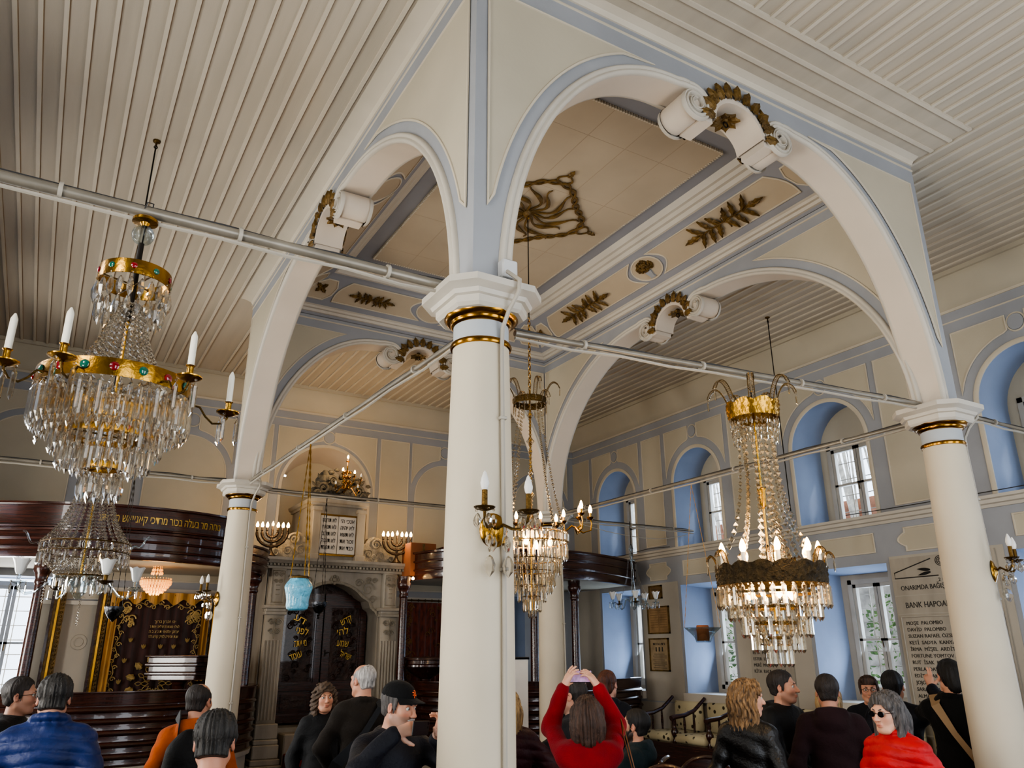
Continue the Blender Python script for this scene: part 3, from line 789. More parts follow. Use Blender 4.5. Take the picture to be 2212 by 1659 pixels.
# ---- outside: what the windows look at
ex = MB(); ex.box(XR + 3.0, XR + 3.2, -6, 14, -.2, 3.4, M['gardenwall']); ex.box(XR + 3.0, XR + 3.2, -6, 14, 3.4, 4.2, M['brick']); o = ex.build('garden_wall_outside', smooth=False); structure(o); o['kind'] = 'structure'
random.seed(12)
rd = MB()
for i in range(240):
    y = -1 + 12 * random.random(); z0 = 4.1; rd.tube([(XR + 2.95, y, 3.5), (XR + 2.8, y + random.uniform(-.3, .3), 6.6)], .02, M['reed'], 3, caps=False)
o = tag(rd.build('reed_screen', smooth=False), 'pale reed screening outside the upper windows of the right wall', 'reed screen'); o['kind'] = 'stuff'
def bush(y, h, label):
    b = MB(); 
    for i in range(900):
        a, c, r = random.uniform(0, 2 * PI), random.uniform(-1, 1), random.uniform(.5, 1) ; s = math.sqrt(1 - c * c)
        p = Vector((XR + 2.1 + .6 * r * s * math.cos(a), y + .7 * r * s * math.sin(a), h * .55 + h * .5 * r * c))
        q = Vector((random.uniform(-1, 1), random.uniform(-1, 1), random.uniform(-1, 1))).normalized(); t = q.orthogonal().normalized(); l = random.uniform(.06, .11)
        b.add([p, p + q * l * .5 + t * l * .28, p + q * l, p + q * l * .5 - t * l * .28], [(0, 1, 2, 3)], M['leaf'])
    b.tube([(XR + 2.1, y, 0), (XR + 2.1, y, h * .7)], .05, M['gardenwall'], 6)
    tag(b.build('garden_bush', smooth=False), label, 'bush')
bush(3.6, 2.9, 'green bush outside the lower window behind the lit chandelier'); bush(6.6, 2.7, 'green bush outside the second lower window of the right wall')

# ================================================================== COLUMNS
def column(x, y, label, conduit_ang, front):
    root = thing('column', label, 'column', (x, y, 0), group='white round columns carrying the arcade')
    b = MB(); b.lathe([(.25, 0), (.25, .06), (.225, .10), (.20, .14), (.172, .18), (.172, .5), (.171, 1.2), (.166, 1.9), (.157, 2.6), (.1425, 3.27), (.1425, 3.3)], M['column'], 48); b.build('shaft', root)
    n = MB(); n.lathe([(.140, 3.29), (.140, 3.44)], M['colneck'], 40); n.build('neck', root)
    g = MB(); g.lathe([(.141, 3.285), (.152, 3.288), (.156, 3.30), (.152, 3.312), (.141, 3.315)], M['goldband'], 40); g.build('gold_ring', root)
    t = MB(); t.lathe([(.139, 3.405), (.150, 3.41), (.158, 3.418), (.160, 3.428), (.172, 3.432), (.188, 3.448), (.193, 3.468), (.184, 3.488), (.17, 3.495)], M['goldband'], 44); t.build('gold_echinus', root)
    # abacus: square with chamfered corners and hollow sides
    def outline(h, c): 
        pts = []
        for k in range(4):
            a = k * PI / 2; 
            for s in (-1, 1):
                u, v = h, s * (h - c); pts.append((u * math.cos(a) - v * math.sin(a), u * math.sin(a) + v * math.cos(a)))
        return pts
    c = MB(); lv = [(3.485, .185, .075), (3.50, .20, .08), (3.535, .20, .08), (3.54, .215, .085), (3.56, .225, .09), (3.575, .25, .095), (3.58, .262, .10), (3.615, .262, .10), (3.615, .16, .02)]
    lv = [(z - .0 , h, k) for z, h, k in lv]
    vs = []
    for z, h, k in lv: vs += [(p[0], p[1], z - .035) for p in outline(h, k)]
    q = 8; c.add(vs, [(i * q + j, i * q + (j + 1) % q, (i + 1) * q + (j + 1) % q, (i + 1) * q + j) for i in range(len(lv) - 1) for j in range(q)] + [tuple(range(q - 1, -1, -1))], M['mould'])
    c.build('capital', root, ang=25)
    if conduit_ang is not None:
        k = MB(); a = conduit_ang; ca, sa = math.cos(a), math.sin(a)
        k.tube([(ca * .185, sa * .185, .2), (ca * .185, sa * .185, 1.0), (ca * .180, sa * .180, 1.9), (ca * .170, sa * .170, 2.6), (ca * .158, sa * .158, 3.25), (ca * .165, sa * .165, 3.36), (ca * .21, sa * .21, 3.44), (ca * .285, sa * .285, 3.52), (ca * .29, sa * .29, 3.58), (ca * .20, sa * .20, 3.66)], .011, M['conduit'], 7)
        for z in (1.4, 2.2, 2.9): k.bbox((ca * (.186 - (z - 1) * .012), sa * (.186 - (z - 1) * .012), z), (.018, .018, .008), M['conduit'], bev=.003)
        k.build('conduit', root)
    return root
column(0, 0, 'thick white column in the middle of the view, nearest of the four', math.radians(-78), True)
column(0, D, 'white column at the left, in front of the wooden tribune', math.radians(-70), False)
column(W, 0, 'white column at the right, in front of the donors plaque', math.radians(-35), False)
column(W, D, 'farthest white column, behind the hanging tiered chandelier', math.radians(-60), False)
jb = MB(); jb.bbox((.075, -T - .03, 3.70), (.045, .03, .05), M['plastic'], bev=.008); jb.tube([(.07, -T - .03, 3.65), (.05, -T - .04, 3.61), (.0, -T - .06, 3.60)], .008, M['cable'], 6); jb.tube([(.09, -T - .03, 3.65), (.12, -T - .06, 3.60), (.2, -T - .05, 3.59)], .008, M['cable'], 6)
tag(jb.build('junction_box'), 'small white electrical junction box above the capital of the nearest column', 'electrical box')

# tie rods
def rod(p, q, r, label, cable=True, clips=4, m='pipe'):
    root = thing('tie_rod', label, 'tie rod', group='metal tie rods between the capitals')
    a, b = Vector(p), Vector(q); mb = MB(); mb.tube([a, b], r, M[m], 10); mb.build('rod', root)
    if cable:
        c = MB(); pts = [a.lerp(b, i / 10) + Vector((0, 0, -r - .011 - .014 * math.sin(i * 1.7) ** 2)) for i in range(11)]; c.tube(pts, .009, M['conduit'], 6); c.tube([p_ + Vector((0, 0, 2 * r + .02)) for p_ in pts], .006, M['cable'], 5); c.build('cable', root)
        for i in range(clips):
            k = MB(); t = (i + .5) / clips; pt = a.lerp(b, t); d = (b - a).normalized(); k.tube([pt - d * .008, pt + d * .008], r + .012, M['conduit'], 10); k.build('clip', root)
zr = 3.60
rod((-.17, -.0, zr), (XL, -.0, zr), .024, 'thick grey tie rod running from the nearest capital to the left edge')
rod((0, .22, zr - .16), (0, D - .22, zr - .02), .014, 'grey tie rod slanting from the nearest capital down to the far left column')
rod((.2, 0, zr - .17), (W - .2, 0, zr - .0), .017, 'pale tie rod from the nearest capital across to the right column')
rod((W, .22, zr - .07), (W, D - .2, zr - .05), .017, 'tie rod from the right column back to the farthest column')
rod((.2, D, zr - .05), (W - .2, D, zr - .05), .015, 'tie rod from the left column across to the farthest column, before the marble ark')
rod((-.2, D, zr), (XL, D, zr), .016, 'tie rod from the left column to the left edge, behind the jewelled chandelier')
rod((W + .2, 0, zr), (XR, 0, zr), .014, 'tie rod from the right column to the right wall', clips=2)
rod((W + .2, D, zr - .05), (XR, D, zr - .05), .014, 'tie rod from the farthest column to the right wall', clips=3)
# ================================================================== MARBLE ARK
M['tubelit'] = mat('lit_tube', (240, 245, 255), .4, var=0, emit=(235, 242, 255), estr=14.0)
def smooth_path(P, n=8):
    out = []; k = len(P)
    for i in range(k - 1):
        p0, p1, p2, p3 = P[max(0, i - 1)], P[i], P[i + 1], P[min(k - 1, i + 2)]
        for j in range(n):
            t = j / n
            out.append(tuple(.5 * ((2 * p1[a]) + (-p0[a] + p2[a]) * t + (2 * p0[a] - 5 * p1[a] + 4 * p2[a] - p3[a]) * t * t + (-p0[a] + 3 * p1[a] - 3 * p2[a] + p3[a]) * t ** 3) for a in range(len(p1))))
    out.append(tuple(P[-1])); return out
def plan_sweep(mb, path, prof, m, outward=1, caps=True):
    """path in plan, prof [(off,z)], off measured to the path's side"""
    k = len(path); q = len(prof); vs = []
    for i in range(k):
        a = path[max(0, i - 1)]; b = path[min(k - 1, i + 1)]; tx, ty = b[0] - a[0], b[1] - a[1]; l = math.hypot(tx, ty) or 1
        nx, ny = ty / l * outward, -tx / l * outward
        for o, z in prof: vs.append((path[i][0] + nx * o, path[i][1] + ny * o, z))
    fs = [(i * q + j, i * q + j + 1, (i + 1) * q + j + 1, (i + 1) * q + j) for i in range(k - 1) for j in range(q - 1)]
    if caps: fs += [tuple(range(q - 1, -1, -1)), tuple((k - 1) * q + j for j in range(q))]
    mb.add(vs, fs, m)
AY = 7.68
FY = lambda u, v, d: (AX + u, AY - d, v)
def flutes(mb, u0, u1, v0, v1, d, m, n=6):
    w = (u1 - u0) / n
    pr = []
    for i in range(n):
        for t in (0, .15, .3, .5, .7, .85): pr.append((u0 + w * (i + t), d - (.016 * math.sin(PI * (t - .15) / .7) if .15 < t < .85 else 0)))
    pr.append((u1, d)); k = len(pr)
    mb.add([FY(u, v0, q) for u, q in pr] + [FY(u, v1, q) for u, q in pr], [(i, i + 1, k + i + 1, k + i) for i in range(k - 1)], m)
def scroll_relief(mb, fn, cu, cv, R, m, turns=1.6, r=.008, mir=1, d=.012):
    pts = []
    for i in range(28):
        t = i / 27; a = t * turns * 2 * PI; q = R * (1 - .85 * t); pts.append(fn(cu + mir * q * math.cos(a), cv + q * math.sin(a), d))
    mb.tube(pts, [r * (1.2 - .6 * i / 27) for i in range(28)], m, 5)
def ark():
    root = thing('marble_ark', 'carved grey marble ark with tablets, fluted pilasters and dark doors against the far wall', 'ark')
    hw = .945
    # stone surround with arched opening
    b = MB(); half = .66
    op = [(-half, .95), (half, .95), (half, 2.36)] + [(half - .03, 2.42), (half - .10, 2.47), (half - .13, 2.56)] + arc(0, 2.36, half - .16, math.radians(32), math.radians(148), 14) + [(-half + .13, 2.56), (-half + .10, 2.47), (-half + .03, 2.42), (-half, 2.36)]
    op = [(u, v if v < 2.58 else 2.58 + (v - 2.58) * .78) for u, v in op]
    b.poly(rect(-hw + .02, hw - .02, .0, 2.95), lambda u, v: FY(u, v, 0), M['marble'], [op]); k = len(op)
    b.add([FY(u, v, 0) for u, v in op] + [FY(u, v, -.42) for u, v in op], [(i, (i + 1) % k, k + (i + 1) % k, k + i) for i in range(k)], M['marble'])
    for s in (-1, 1): b.box(AX + s * (hw - .03), AX + s * (hw - .01), AY, YA, 0, 2.95, M['marble'])
    b.build('arched_surround', root, ang=30)
    rim = MB(); rim.sweep([(-.02, 0), (-.02, .02), (0, .03), (.02, .02), (.02, 0)], [FY(u, v, 0) for u, v in op[2:]], (0, -1, 0), M['marblecarve'])
    for s in (-1, 1):
        for (cu, cv, R) in ((.50, 2.72, .10), (.36, 2.80, .06), (.58, 2.58, .055), (.50, 2.84, .045), (.60, 2.84, .04)): scroll_relief(rim, FY, s * cu, cv, R, M['marblecarve'], mir=s)
    for i in range(9): a = 2 * PI * i / 8; rim.sphere(FY(.05 * math.cos(a), 2.83 + .045 * math.sin(a), .02), .024, M['marblecarve'], 7, 5, (1, .6, 1))
    rim.sphere(FY(0, 2.83, .03), .035, M['marblecarve'], 8, 6); rim.build('carved_arch_border', root, ang=60)
    for s in (-1, 1):
        p = MB(); c = s * .80; w = .13
        # stepped pedestal
        for u0, z0, z1, d in ((.20, 0, .55, .30), (.185, .55, .62, .27), (.165, .62, .78, .24), (.155, .78, .84, .22), (.145, .84, 1.02, .19)): p.bbox(FY(c, (z0 + z1) / 2, d / 2), (u0, d / 2, (z1 - z0) / 2), M['marble'], bev=.012)
        p.build('pedestal', root, smooth=False)
        q = MB(); q.bbox(FY(c, 1.68, .06), (w - .01, .06, .66), M['marble'], bev=.005); flutes(q, c - w + .02, c + w - .02, 1.06, 2.02, .135, M['marble'], 5)
        q.add([FY(c - w + .02, 1.06, .12), FY(c - w + .02, 2.02, .12), FY(c - w + .02, 2.02, .135), FY(c - w + .02, 1.06, .135)], [(0, 1, 2, 3)], M['marble'])
        for (du, v, R) in ((.05, 2.25, .045), (-.05, 2.25, .045), (.04, 2.13, .04), (-.04, 2.13, .04)): scroll_relief(q, FY, c + du, v, R, M['marblecarve'], mir=1 if du > 0 else -1, d=.13)
        q.tube([FY(c, 2.30, .13), FY(c, 2.04, .13)], .008, M['marblecarve'], 5)
        q.build('fluted_pilaster', root, ang=50)
        e = MB()
        for z0, z1, d, ww in ((2.34, 2.38, .15, .14), (2.38, 2.42, .14, .13), (2.42, 2.46, .17, .16)): e.bbox(FY(c, (z0 + z1) / 2, d / 2), (ww, d / 2, (z1 - z0) / 2), M['marble'], bev=.006)
        e.build('pilaster_cap', root, smooth=False)
        g = MB(); g.bbox(FY(c, 2.70, .06), (.10, .06, .24), M['marble'], bev=.006)
        for (du, v, R) in ((.035, 2.86, .035), (-.035, 2.86, .035), (.03, 2.77, .03), (-.03, 2.77, .03)): scroll_relief(g, FY, c + du, v, R, M['marblecarve'], mir=1 if du > 0 else -1, d=.125, r=.007)
        for v in (2.72, 2.66, 2.60): g.tube([FY(c - .025, v, .125), FY(c + .025, v, .125)], .006, M['marblecarve'], 5)
        g.sweep([(-.006, 0), (0, .008), (.006, 0)], [FY(c - .08, 2.50, .12), FY(c + .08, 2.50, .12), FY(c + .08, 2.91, .12), FY(c - .08, 2.91, .12)], (0, -1, 0), M['marblecarve'], closed=True)
        g.build('upper_pilaster_block', root, ang=50)
    en = MB(); prof = [(0, 2.94), (.10, 2.94), (.10, 2.97), (.12, 2.98), (.12, 3.005), (.17, 3.01), (.185, 3.03), (.21, 3.05), (.215, 3.085), (0, 3.09)]
    plan_sweep(en, [(AX - hw, YA), (AX - hw, AY), (AX + hw, AY), (AX + hw, YA)], prof, M['marble'])
    en.box(AX - hw, AX + hw, AY, YA, 2.94, 3.09, M['marble'])
    i = -hw - .1
    while i < hw + .1:
        en.box(AX + i, AX + i + .028, AY - .16, AY - .12, 2.975, 3.005, M['marblecarve']); i += .05
    en.build('entablature', root, ang=25)
    # attic: tablet shrine, side scrolls
    at = MB(); tw = .385
    at.box(AX - tw, AX + tw, AY + .02, YA + .3, 3.09, 3.93, M['marble'])
    for s in (-1, 1):
        at.bbox(FY(s * (tw - .055), 3.46, .02), (.055, .04, .37), M['marble'], bev=.006)
        at.bbox(FY(s * (tw - .055), 3.13, .03), (.07, .05, .045), M['marble'], bev=.008); at.bbox(FY(s * (tw - .055), 3.80, .03), (.068, .05, .03), M['marble'], bev=.008)
    plan_sweep(at, [(AX - tw, YA + .3), (AX - tw, AY + .0), (AX + tw, AY + .0), (AX + tw, YA + .3)], [(0, 3.86), (.03, 3.86), (.035, 3.89), (.06, 3.90), (.075, 3.93), (.075, 3.95), (0, 3.96)], M['marble'])
    at.build('tablet_shrine', root, ang=25)
    fr = MB(); fr.sweep([(-.012, 0), (-.012, .02), (.012, .02), (.012, 0)], [FY(-.28, 3.17, -.01), FY(.28, 3.17, -.01), FY(.28, 3.73, -.01), FY(-.28, 3.73, -.01)], (0, -1, 0), M['goldband'], closed=True); fr.build('gilt_tablet_frame', root, smooth=False)
    for s, lines in ((1, ('אנכי ה׳', 'לא יהיה', 'לא תשא', 'זכור את', 'כבד את')), (-1, ('לא תרצח', 'לא תנאף', 'לא תגנב', 'לא תענה', 'לא תחמד'))):
        t = MB(); t.bbox(FY(s * .133, 3.45, .0), (.13, .022, .265), M['tablet'], bev=.006); to = t.build('tablet', root, smooth=False)
        for j, w in enumerate(lines):
            L = MB(); put_text(L, heb(w), .085, lambda u, v, d, s=s, j=j: FY(s * .133 + u, 3.625 - j * .095 + v, .0225 + d), M['ink'], width=.20); L.build('lettering', to, smooth=False)
    for s in (-1, 1):
        v = MB(); pts = [(s * .385, 3.09), (s * .93, 3.09)] + [(s * (.93 - .06 * t), 3.09 + .11 * t) for t in (.5, 1)] + [(s * (.80 - .16 * t), 3.20 + .24 * (t ** .8) + .03 * math.sin(PI * t)) for t in [i / 8 for i in range(9)]] + [(s * .56, 3.47), (s * .48, 3.44), (s * .43, 3.36), (s * .385, 3.36)]
        v.slab(pts, FY, M['marblecarve'], -.14, -.03)
        scroll_relief(v, FY, s * .60, 3.36, .085, M['marblecarve'], r=.018, mir=s, d=-.02); scroll_relief(v, FY, s * .84, 3.16, .05, M['marblecarve'], r=.014, mir=-s, d=-.02)
        for (cu, cv, R) in ((.50, 3.22, .07), (.68, 3.20, .065), (.58, 3.17, .04)): scroll_relief(v, FY, s * cu, cv, R, M['marblecarve'], r=.008, mir=-s, d=-.025)
        v.build('scrolled_side_panel', root, ang=50)
    cr = MB(); random.seed(21); n = 40
    for i in range(110):
        u = random.uniform(-.38, .38); top = 3.96 + .46 * math.cos(u / .38 * 1.35) ** .7 if abs(u) < .38 else 3.98
        v = random.uniform(3.97, max(3.99, top)); cr.sphere(FY(u, v, random.uniform(-.12, .0)), random.uniform(.035, .075), M['rock'], 7, 5, (1, .8, random.uniform(.6, 1.2)))
    for s in (-1, 1):
        for (cu, cv, R) in ((.12, 4.22, .07), (.26, 4.10, .08), (.34, 4.02, .05)): scroll_relief(cr, FY, s * cu, cv, R, M['rock'], r=.02, mir=s, d=.03)
    for (u, v, dx, dv) in ((-.36, 4.13, -.6, .6), (.38, 4.08, .9, .2), (-.3, 4.24, -.5, .8), (.30, 4.22, .7, .6), (.38, 4.2, .9, -.1)): leaf_blade(cr, FY(u, v, -.02), (dx, 0, dv), (0, -1, 0), .09, .03, M['rock'], .3, 5)
    cr.build('carved_crest', root, ang=60)
    # doors
    for s in (-1, 1):
        dm = MB(); u0, u1 = (.01, half - .03) if s > 0 else (-half + .03, -.01); d = -.38
        dm.slab(rect(u0, u1, .98, 2.66), FY, M['wood'], d - .05, d)
        for r in (rect(u0, u0 + .085, .98, 2.66), rect(u1 - .085, u1, .98, 2.66), ): dm.slab(r, FY, M['wood'], d, d + .035)
        for r in (rect(u0 + .084, u1 - .084, .98, 1.08), rect(u0 + .084, u1 - .084, 1.38, 1.47), rect(u0 + .084, u1 - .084, 2.50, 2.66)): dm.slab(r, FY, M['wood'], d, d + .032)
        do = dm.build('door', root, smooth=False)
        uc = (u0 + u1) / 2; w = (u1 - u0) / 2 - .10
        pm = MB(); pm.slab(rect(uc - w, uc + w, 1.49, 2.48), FY, M['woodblack'], d, d + .008); random.seed(5)
        for i in range(26): scroll_relief(pm, FY, uc + random.uniform(-w + .04, w - .04), random.uniform(1.54, 2.44), random.uniform(.03, .055), M['woodblack'], r=.009, mir=random.choice((-1, 1)), d=d + .015)
        pm.slab(rect(uc - w + .02, uc + w - .02, 1.12, 1.34), FY, M['wood'], d, d + .025); pm.slab(rect(uc - w + .05, uc + w - .05, 1.15, 1.31), FY, M['woodblack'], d + .025, d + .03)
        pm.sweep([(-.012, 0), (-.008, .012), (.012, .012), (.014, 0)], [FY(*p, d + .01) for p in rect(uc - w, uc + w, 1.49, 2.48)], (0, -1, 0), M['wood'], closed=True); pm.build('carved_panel', do, ang=50)
        L = MB(); words = ('קדש', 'לה׳', 'שמע', 'ישראל') if s > 0 else ('דע', 'לפני', 'מי אתה', 'עומד')
        for j, wd_ in enumerate(words):
            ang = (.45, .2, -.1, -.35)[j] * s
            def f(u, v, q, j=j, ang=ang): return FY(uc + (.03, -.02, -.02, .02)[j] * s + u * math.cos(ang) - v * math.sin(ang), 2.27 - j * .16 + u * math.sin(ang) + v * math.cos(ang), d + .022 + q)
            put_text(L, heb(wd_), .13, f, M['goldletter'], width=.17, depth=.004)
        L.build('gilt_lettering', do, smooth=False)
        if s > 0:
            h = MB(); h.tube([FY(u0 + .04, 1.86, d + .035), FY(u0 + .04, 1.86, d + .06), FY(u0 + .10, 1.87, d + .06)], .007, M['iron'], 6); h.bbox(FY(u0 + .04, 1.86, d + .037), (.01, .004, .045), M['iron'], bev=.002); h.build('handle', do)
    hd = MB(); hd.slab(rect(-half, half, 2.64, 2.95), FY, M['woodblack'], -.43, -.40); hd.build('dark_tympanum', root, smooth=False)
    return root
ark()
# steps with red carpet
def steps():
    root = thing('carpeted_steps', 'short flight of steps covered in red carpet in front of the ark doors', 'steps')
    for i, (z, y0, y1) in enumerate(((.90, AY - .30, AY + .42), (.68, AY - .62, AY - .30), (.46, AY - .94, AY - .62), (.23, AY - 1.26, AY - .94))):
        b = MB(); b.bbox((AX, (y0 + y1) / 2, z / 2), (.60, (y1 - y0) / 2, z / 2), M['carpet'] if i else M['marble'], bev=.015); b.build('step', root, smooth=False)
steps()

# ================================================================== TRIBUNES (wooden galleries each side of the ark)
PL = [(AX - 1.03, 7.62), (AX - 1.13, 7.0), (AX - 1.55, 6.45), (AX - 2.25, 6.10), (AX - 3.0, 6.05), (AX - 3.8, 6.30), (AX - 4.7, 6.80)]
def mirror(P): return [(2 * AX - x, y) for x, y in P]
def roll_profile(z0, z1, n, base=.0, dep=.03):
    pr = [(base - .05, z0), (base, z0), (base + .015, z0 + .02)]; h = (z1 - z0 - .16) / n
    for i in range(n):
        a = z0 + .03 + i * h
        pr += [(base + .012, a), (base + .012, a + h * .35), (base + dep * .8, a + h * .42), (base + dep + .012, a + h * .6), (base + dep * .9, a + h * .8), (base + .014, a + h * .9)]
    pr += [(base + .012, z1 - .13), (base + .02, z1 - .125), (base + .03, z1 - .02), (base + .045, z1 - .01), (base + .045, z1), (base - .06, z1), (base - .06, z1 - .03)]
    return pr
def tribune(P, out, label, lab2, left):
    path = smooth_path(P, 7)
    root = thing('wooden_tribune', label, 'tribune', group='wooden tribunes flanking the ark')
    b = MB(); plan_sweep(b, path, roll_profile(.80, 1.50, 5, 0, .035), M['woodh'], out); b.build('balustrade', root, ang=35)
    p = MB(); plan_sweep(p, path, [(-.07, 0), (-.02, 0), (-.02, .74), (.02, .75), (.03, .80), (-.07, .80)], M['plaster'], out); p.build('plinth', root, ang=30)
    fl = MB(); poly = [(x, y) for x, y in path] + [(path[-1][0], YA - .02), (path[0][0], YA - .02)]
    fl.poly(poly, lambda u, v: (u, v, .82), M['floor']); fl.build('platform', root, smooth=False)
    g = thing('wooden_gallery_canopy', lab2, 'gallery canopy', group='dark wood canopies over the tribunes')
    if left:
        k = MB(); plan_sweep(k, path, [(-.06, 2.800), (.0, 2.800), (.012, 2.824), (.012, 2.879), (.03, 2.887), (.035, 2.903), (.015, 2.911), (.015, 2.974), (.035, 2.982), (.04, 2.997), (.018, 3.005), (.018, 3.068), (.04, 3.076), (.045, 3.096), (-.02, 3.100), (-.06, 3.100)], M['woodh'], out); k.build('banded_fascia', g, ang=30)
        par = [q for q in path if q[0] < AX - 1.62]
        u = MB(); plan_sweep(u, par, [(-.04, 3.10), (.045, 3.105), (.05, 3.12), (.022, 3.13), (.022, 3.335), (.04, 3.345), (.045, 3.365), (-.04, 3.365)], M['woodh'], out); u.build('parapet', g, ang=30)
        # gilt inscription following the curve
        ls = [0]; 
        for i in range(1, len(path)): ls.append(ls[-1] + math.dist(path[i], path[i - 1]))
        def at(s):
            for i in range(1, len(path)):
                if ls[i] >= s: 
                    t = (s - ls[i - 1]) / (ls[i] - ls[i - 1]); a, c = path[i - 1], path[i]
                    x, y = a[0] + (c[0] - a[0]) * t, a[1] + (c[1] - a[1]) * t; l = math.dist(a, c); return x, y, (c[1] - a[1]) / l * out, -(c[0] - a[0]) / l * out
            return at(ls[-1] - 1e-4)
        s0 = 2.35
        def ft(u, v, d):
            x, y, nx, ny = at(s0 - u); return (x + nx * (.024 + d), y + ny * (.024 + d), 3.185 + v)
        L = MB(); put_text(L, heb('נוחה מר בעלה בכור מרדכי קאנייאש מך ותנ'), .115, ft, M['goldletter'], width=1.28, depth=.003); L.build('gilt_inscription', g, smooth=False)
    else:
        k = MB(); plan_sweep(k, path, [(-.06, 2.84), (.0, 2.84), (.012, 2.87), (.012, 2.95), (.03, 2.96), (.035, 2.98), (.015, 2.99), (.015, 3.07), (.035, 3.08), (.04, 3.10), (.018, 3.11), (.018, 3.19), (.05, 3.20), (.055, 3.225), (-.06, 3.23)], M['woodh'], out); k.build('banded_fascia', g, ang=30)
    c = MB(); c.poly(poly, lambda u, v: (u, v, 2.87), M['cream']); c.poly(poly, lambda u, v: (u, v, 2.90), M['wood']); c.build('gallery_floor', g, smooth=False)
    return path
PTL = tribune(PL, -1, 'curved dark wooden tribune left of the ark, behind the man in the blue jacket', 'dark wood gallery with gold Hebrew inscription, left of the ark', True)
PTR = tribune(mirror(PL[:-1] + [(AX - 4.58, 6.72)]), 1, 'curved dark wooden tribune right of the ark, behind the man in the cap', 'plain dark wood gallery fascia right of the ark', False)
def post(x, y, label, r=.062):
    root = thing('wooden_post', label, 'post', (x, y, 0), group='turned dark wood posts under the galleries')
    b = MB(); b.lathe([(r * 1.25, .82), (r * 1.25, .9), (r, .93), (r * .98, 1.6), (r * .88, 2.60)], M['wood'], 20); b.build('shaft', root)
    c = MB(); c.lathe([(r * .9, 2.58), (r * 1.05, 2.60), (r * 1.05, 2.62), (r * .95, 2.64), (r * 1.2, 2.70), (r * 1.5, 2.73), (r * 1.55, 2.78), (r * 1.4, 2.80), (r * 1.5, 2.87)], M['wood'], 20); c.build('capital', root)
post(-1.73, 7.0, 'thick dark wood post before the bright left window'); post(.60, 7.25, 'dark wood post close to the left side of the ark', .075); post(.42, 7.3, 'second dark wood post left of the ark, just behind the white column', .06)
post(2.66, 7.2, 'reddish wood post right beside the ark, under the small bare bulb'); post(5.1, 6.55, 'slim dark wood post right of the farthest column'); post(4.4, 6.55, 'dark wood post seen below the centre chandelier')
# cardboard boxes on the right gallery
for i, (x, y, z, h, lb, m) in enumerate(((2.98, 7.45, 2.9, (.20, .16, .235), 'brown cardboard box on the right gallery, nearest the menorah', 'cardboard'), (3.62, 7.3, 2.9, (.36, .2, .215), 'dark brown box on the right gallery, lower and wider', 'wood'), (3.88, 7.35, 3.33, (.12, .12, .07), 'small dark box on top of the wide box on the right gallery', 'wood'))):
    b = MB(); b.bbox((0, 0, h[2]), h, M[m], bev=.006); b.bbox((0, -h[1] - .001, h[2]), (.02, .0015, h[2] * .96), M['gilt' if i == 0 else m], bev=.0005); o = tag(b.build('storage_box', smooth=False), lb, 'box', 'boxes on the right gallery'); o.location = (x, y, z)

# ---- curtains
def curtain(x0, x1, z0, z1, y, mname, label, rich):
    root = thing('ark_curtain', label, 'curtain'); n = 90; b = MB(); k = 10; vs = []
    for i in range(n + 1):
        u = x0 + (x1 - x0) * i / n; 
        for j in range(k + 1):
            t = j / k; vs.append((u, y - .012 - (.008 + .012 * t) * math.sin(i * .62 + .7 * math.sin(i * .13)), z0 + (z1 - z0) * (1 - t)))
    b.add(vs, [(i * (k + 1) + j, i * (k + 1) + j + 1, (i + 1) * (k + 1) + j + 1, (i + 1) * (k + 1) + j) for i in range(n) for j in range(k)], M[mname]); b.build('velvet', root)
    r = MB(); r.tube([(x0 - .08, y - .03, z1 + .03), (x1 + .08, y - .03, z1 + .03)], .012, M['brassdark'], 8)
    for i in range(9): xx = x0 + (x1 - x0) * i / 8; r.tube([(xx, y - .03 + .02 * math.cos(a), z1 + .03 + .02 * math.sin(a)) for a in [2 * PI * q / 8 for q in range(8)]], .004, M['brassdark'], 5, closed=True)
    r.build('curtain_rod', root)
    return root
CY_ = 8.3
root = curtain(-.84, .25, 1.15, 2.56, CY_, 'velvet', 'dark velvet curtain with gold embroidery and Hebrew lines, hanging left of the ark', True)
FCu = lambda u, v, d: (u, CY_ - .036 - d, v)
em = MB(); random.seed(9); gm = M['embroid']
def vine(p, q, amp, n, curls, rr=.007):
    dx, dz = q[0] - p[0], q[1] - p[1]; L = math.hypot(dx, dz); nx, nz = -dz / L, dx / L
    em.tube([FCu(p[0] + dx * t + nx * amp * math.sin(t * n * 2 * PI), p[1] + dz * t + nz * amp * math.sin(t * n * 2 * PI), .004) for t in [i / 40 for i in range(41)]], rr * .8, gm, 4)
    for i in range(curls):
        t = (i + .5) / curls; s = 1 if i % 2 else -1; scroll_relief(em, FCu, p[0] + dx * t + nx * s * amp * 1.1, p[1] + dz * t + nz * s * amp * 1.1, amp * 1.5, gm, 1.2, rr, s, .004)
vine((-.62, 2.46), (.06, 2.46), .025, 3, 8); vine((-.76, 2.35), (-.80, 1.25), .02, 5, 16, .006); vine((.15, 2.3), (.20, 1.25), .02, 5, 16, .006)
for cx, cz in ((-.70, 2.40), (-.68, 2.26), (.10, 2.40), (.04, 2.30), (.14, 2.34)):
    for i in range(5): scroll_relief(em, FCu, cx + random.uniform(-.04, .04), cz + random.uniform(-.06, .05), random.uniform(.03, .055), gm, 1.3, .008, random.choice((-1, 1)), .005)
for (u, v) in ((-.62, 2.0), (-.46, 1.92), (-.26, 1.92), (-.10, 1.92), (.06, 2.0), (-.66, 1.75), (.06, 1.75), (-.69, 1.5)):
    for s in (-1, 0, 1): leaf_blade(em, FCu(u, v, .003), (s * .5, 0, 1), (0, -1, 0), .06, .014, gm, .1, 5, lobes=False, up=.004)
cx, cz = -.28, 1.50
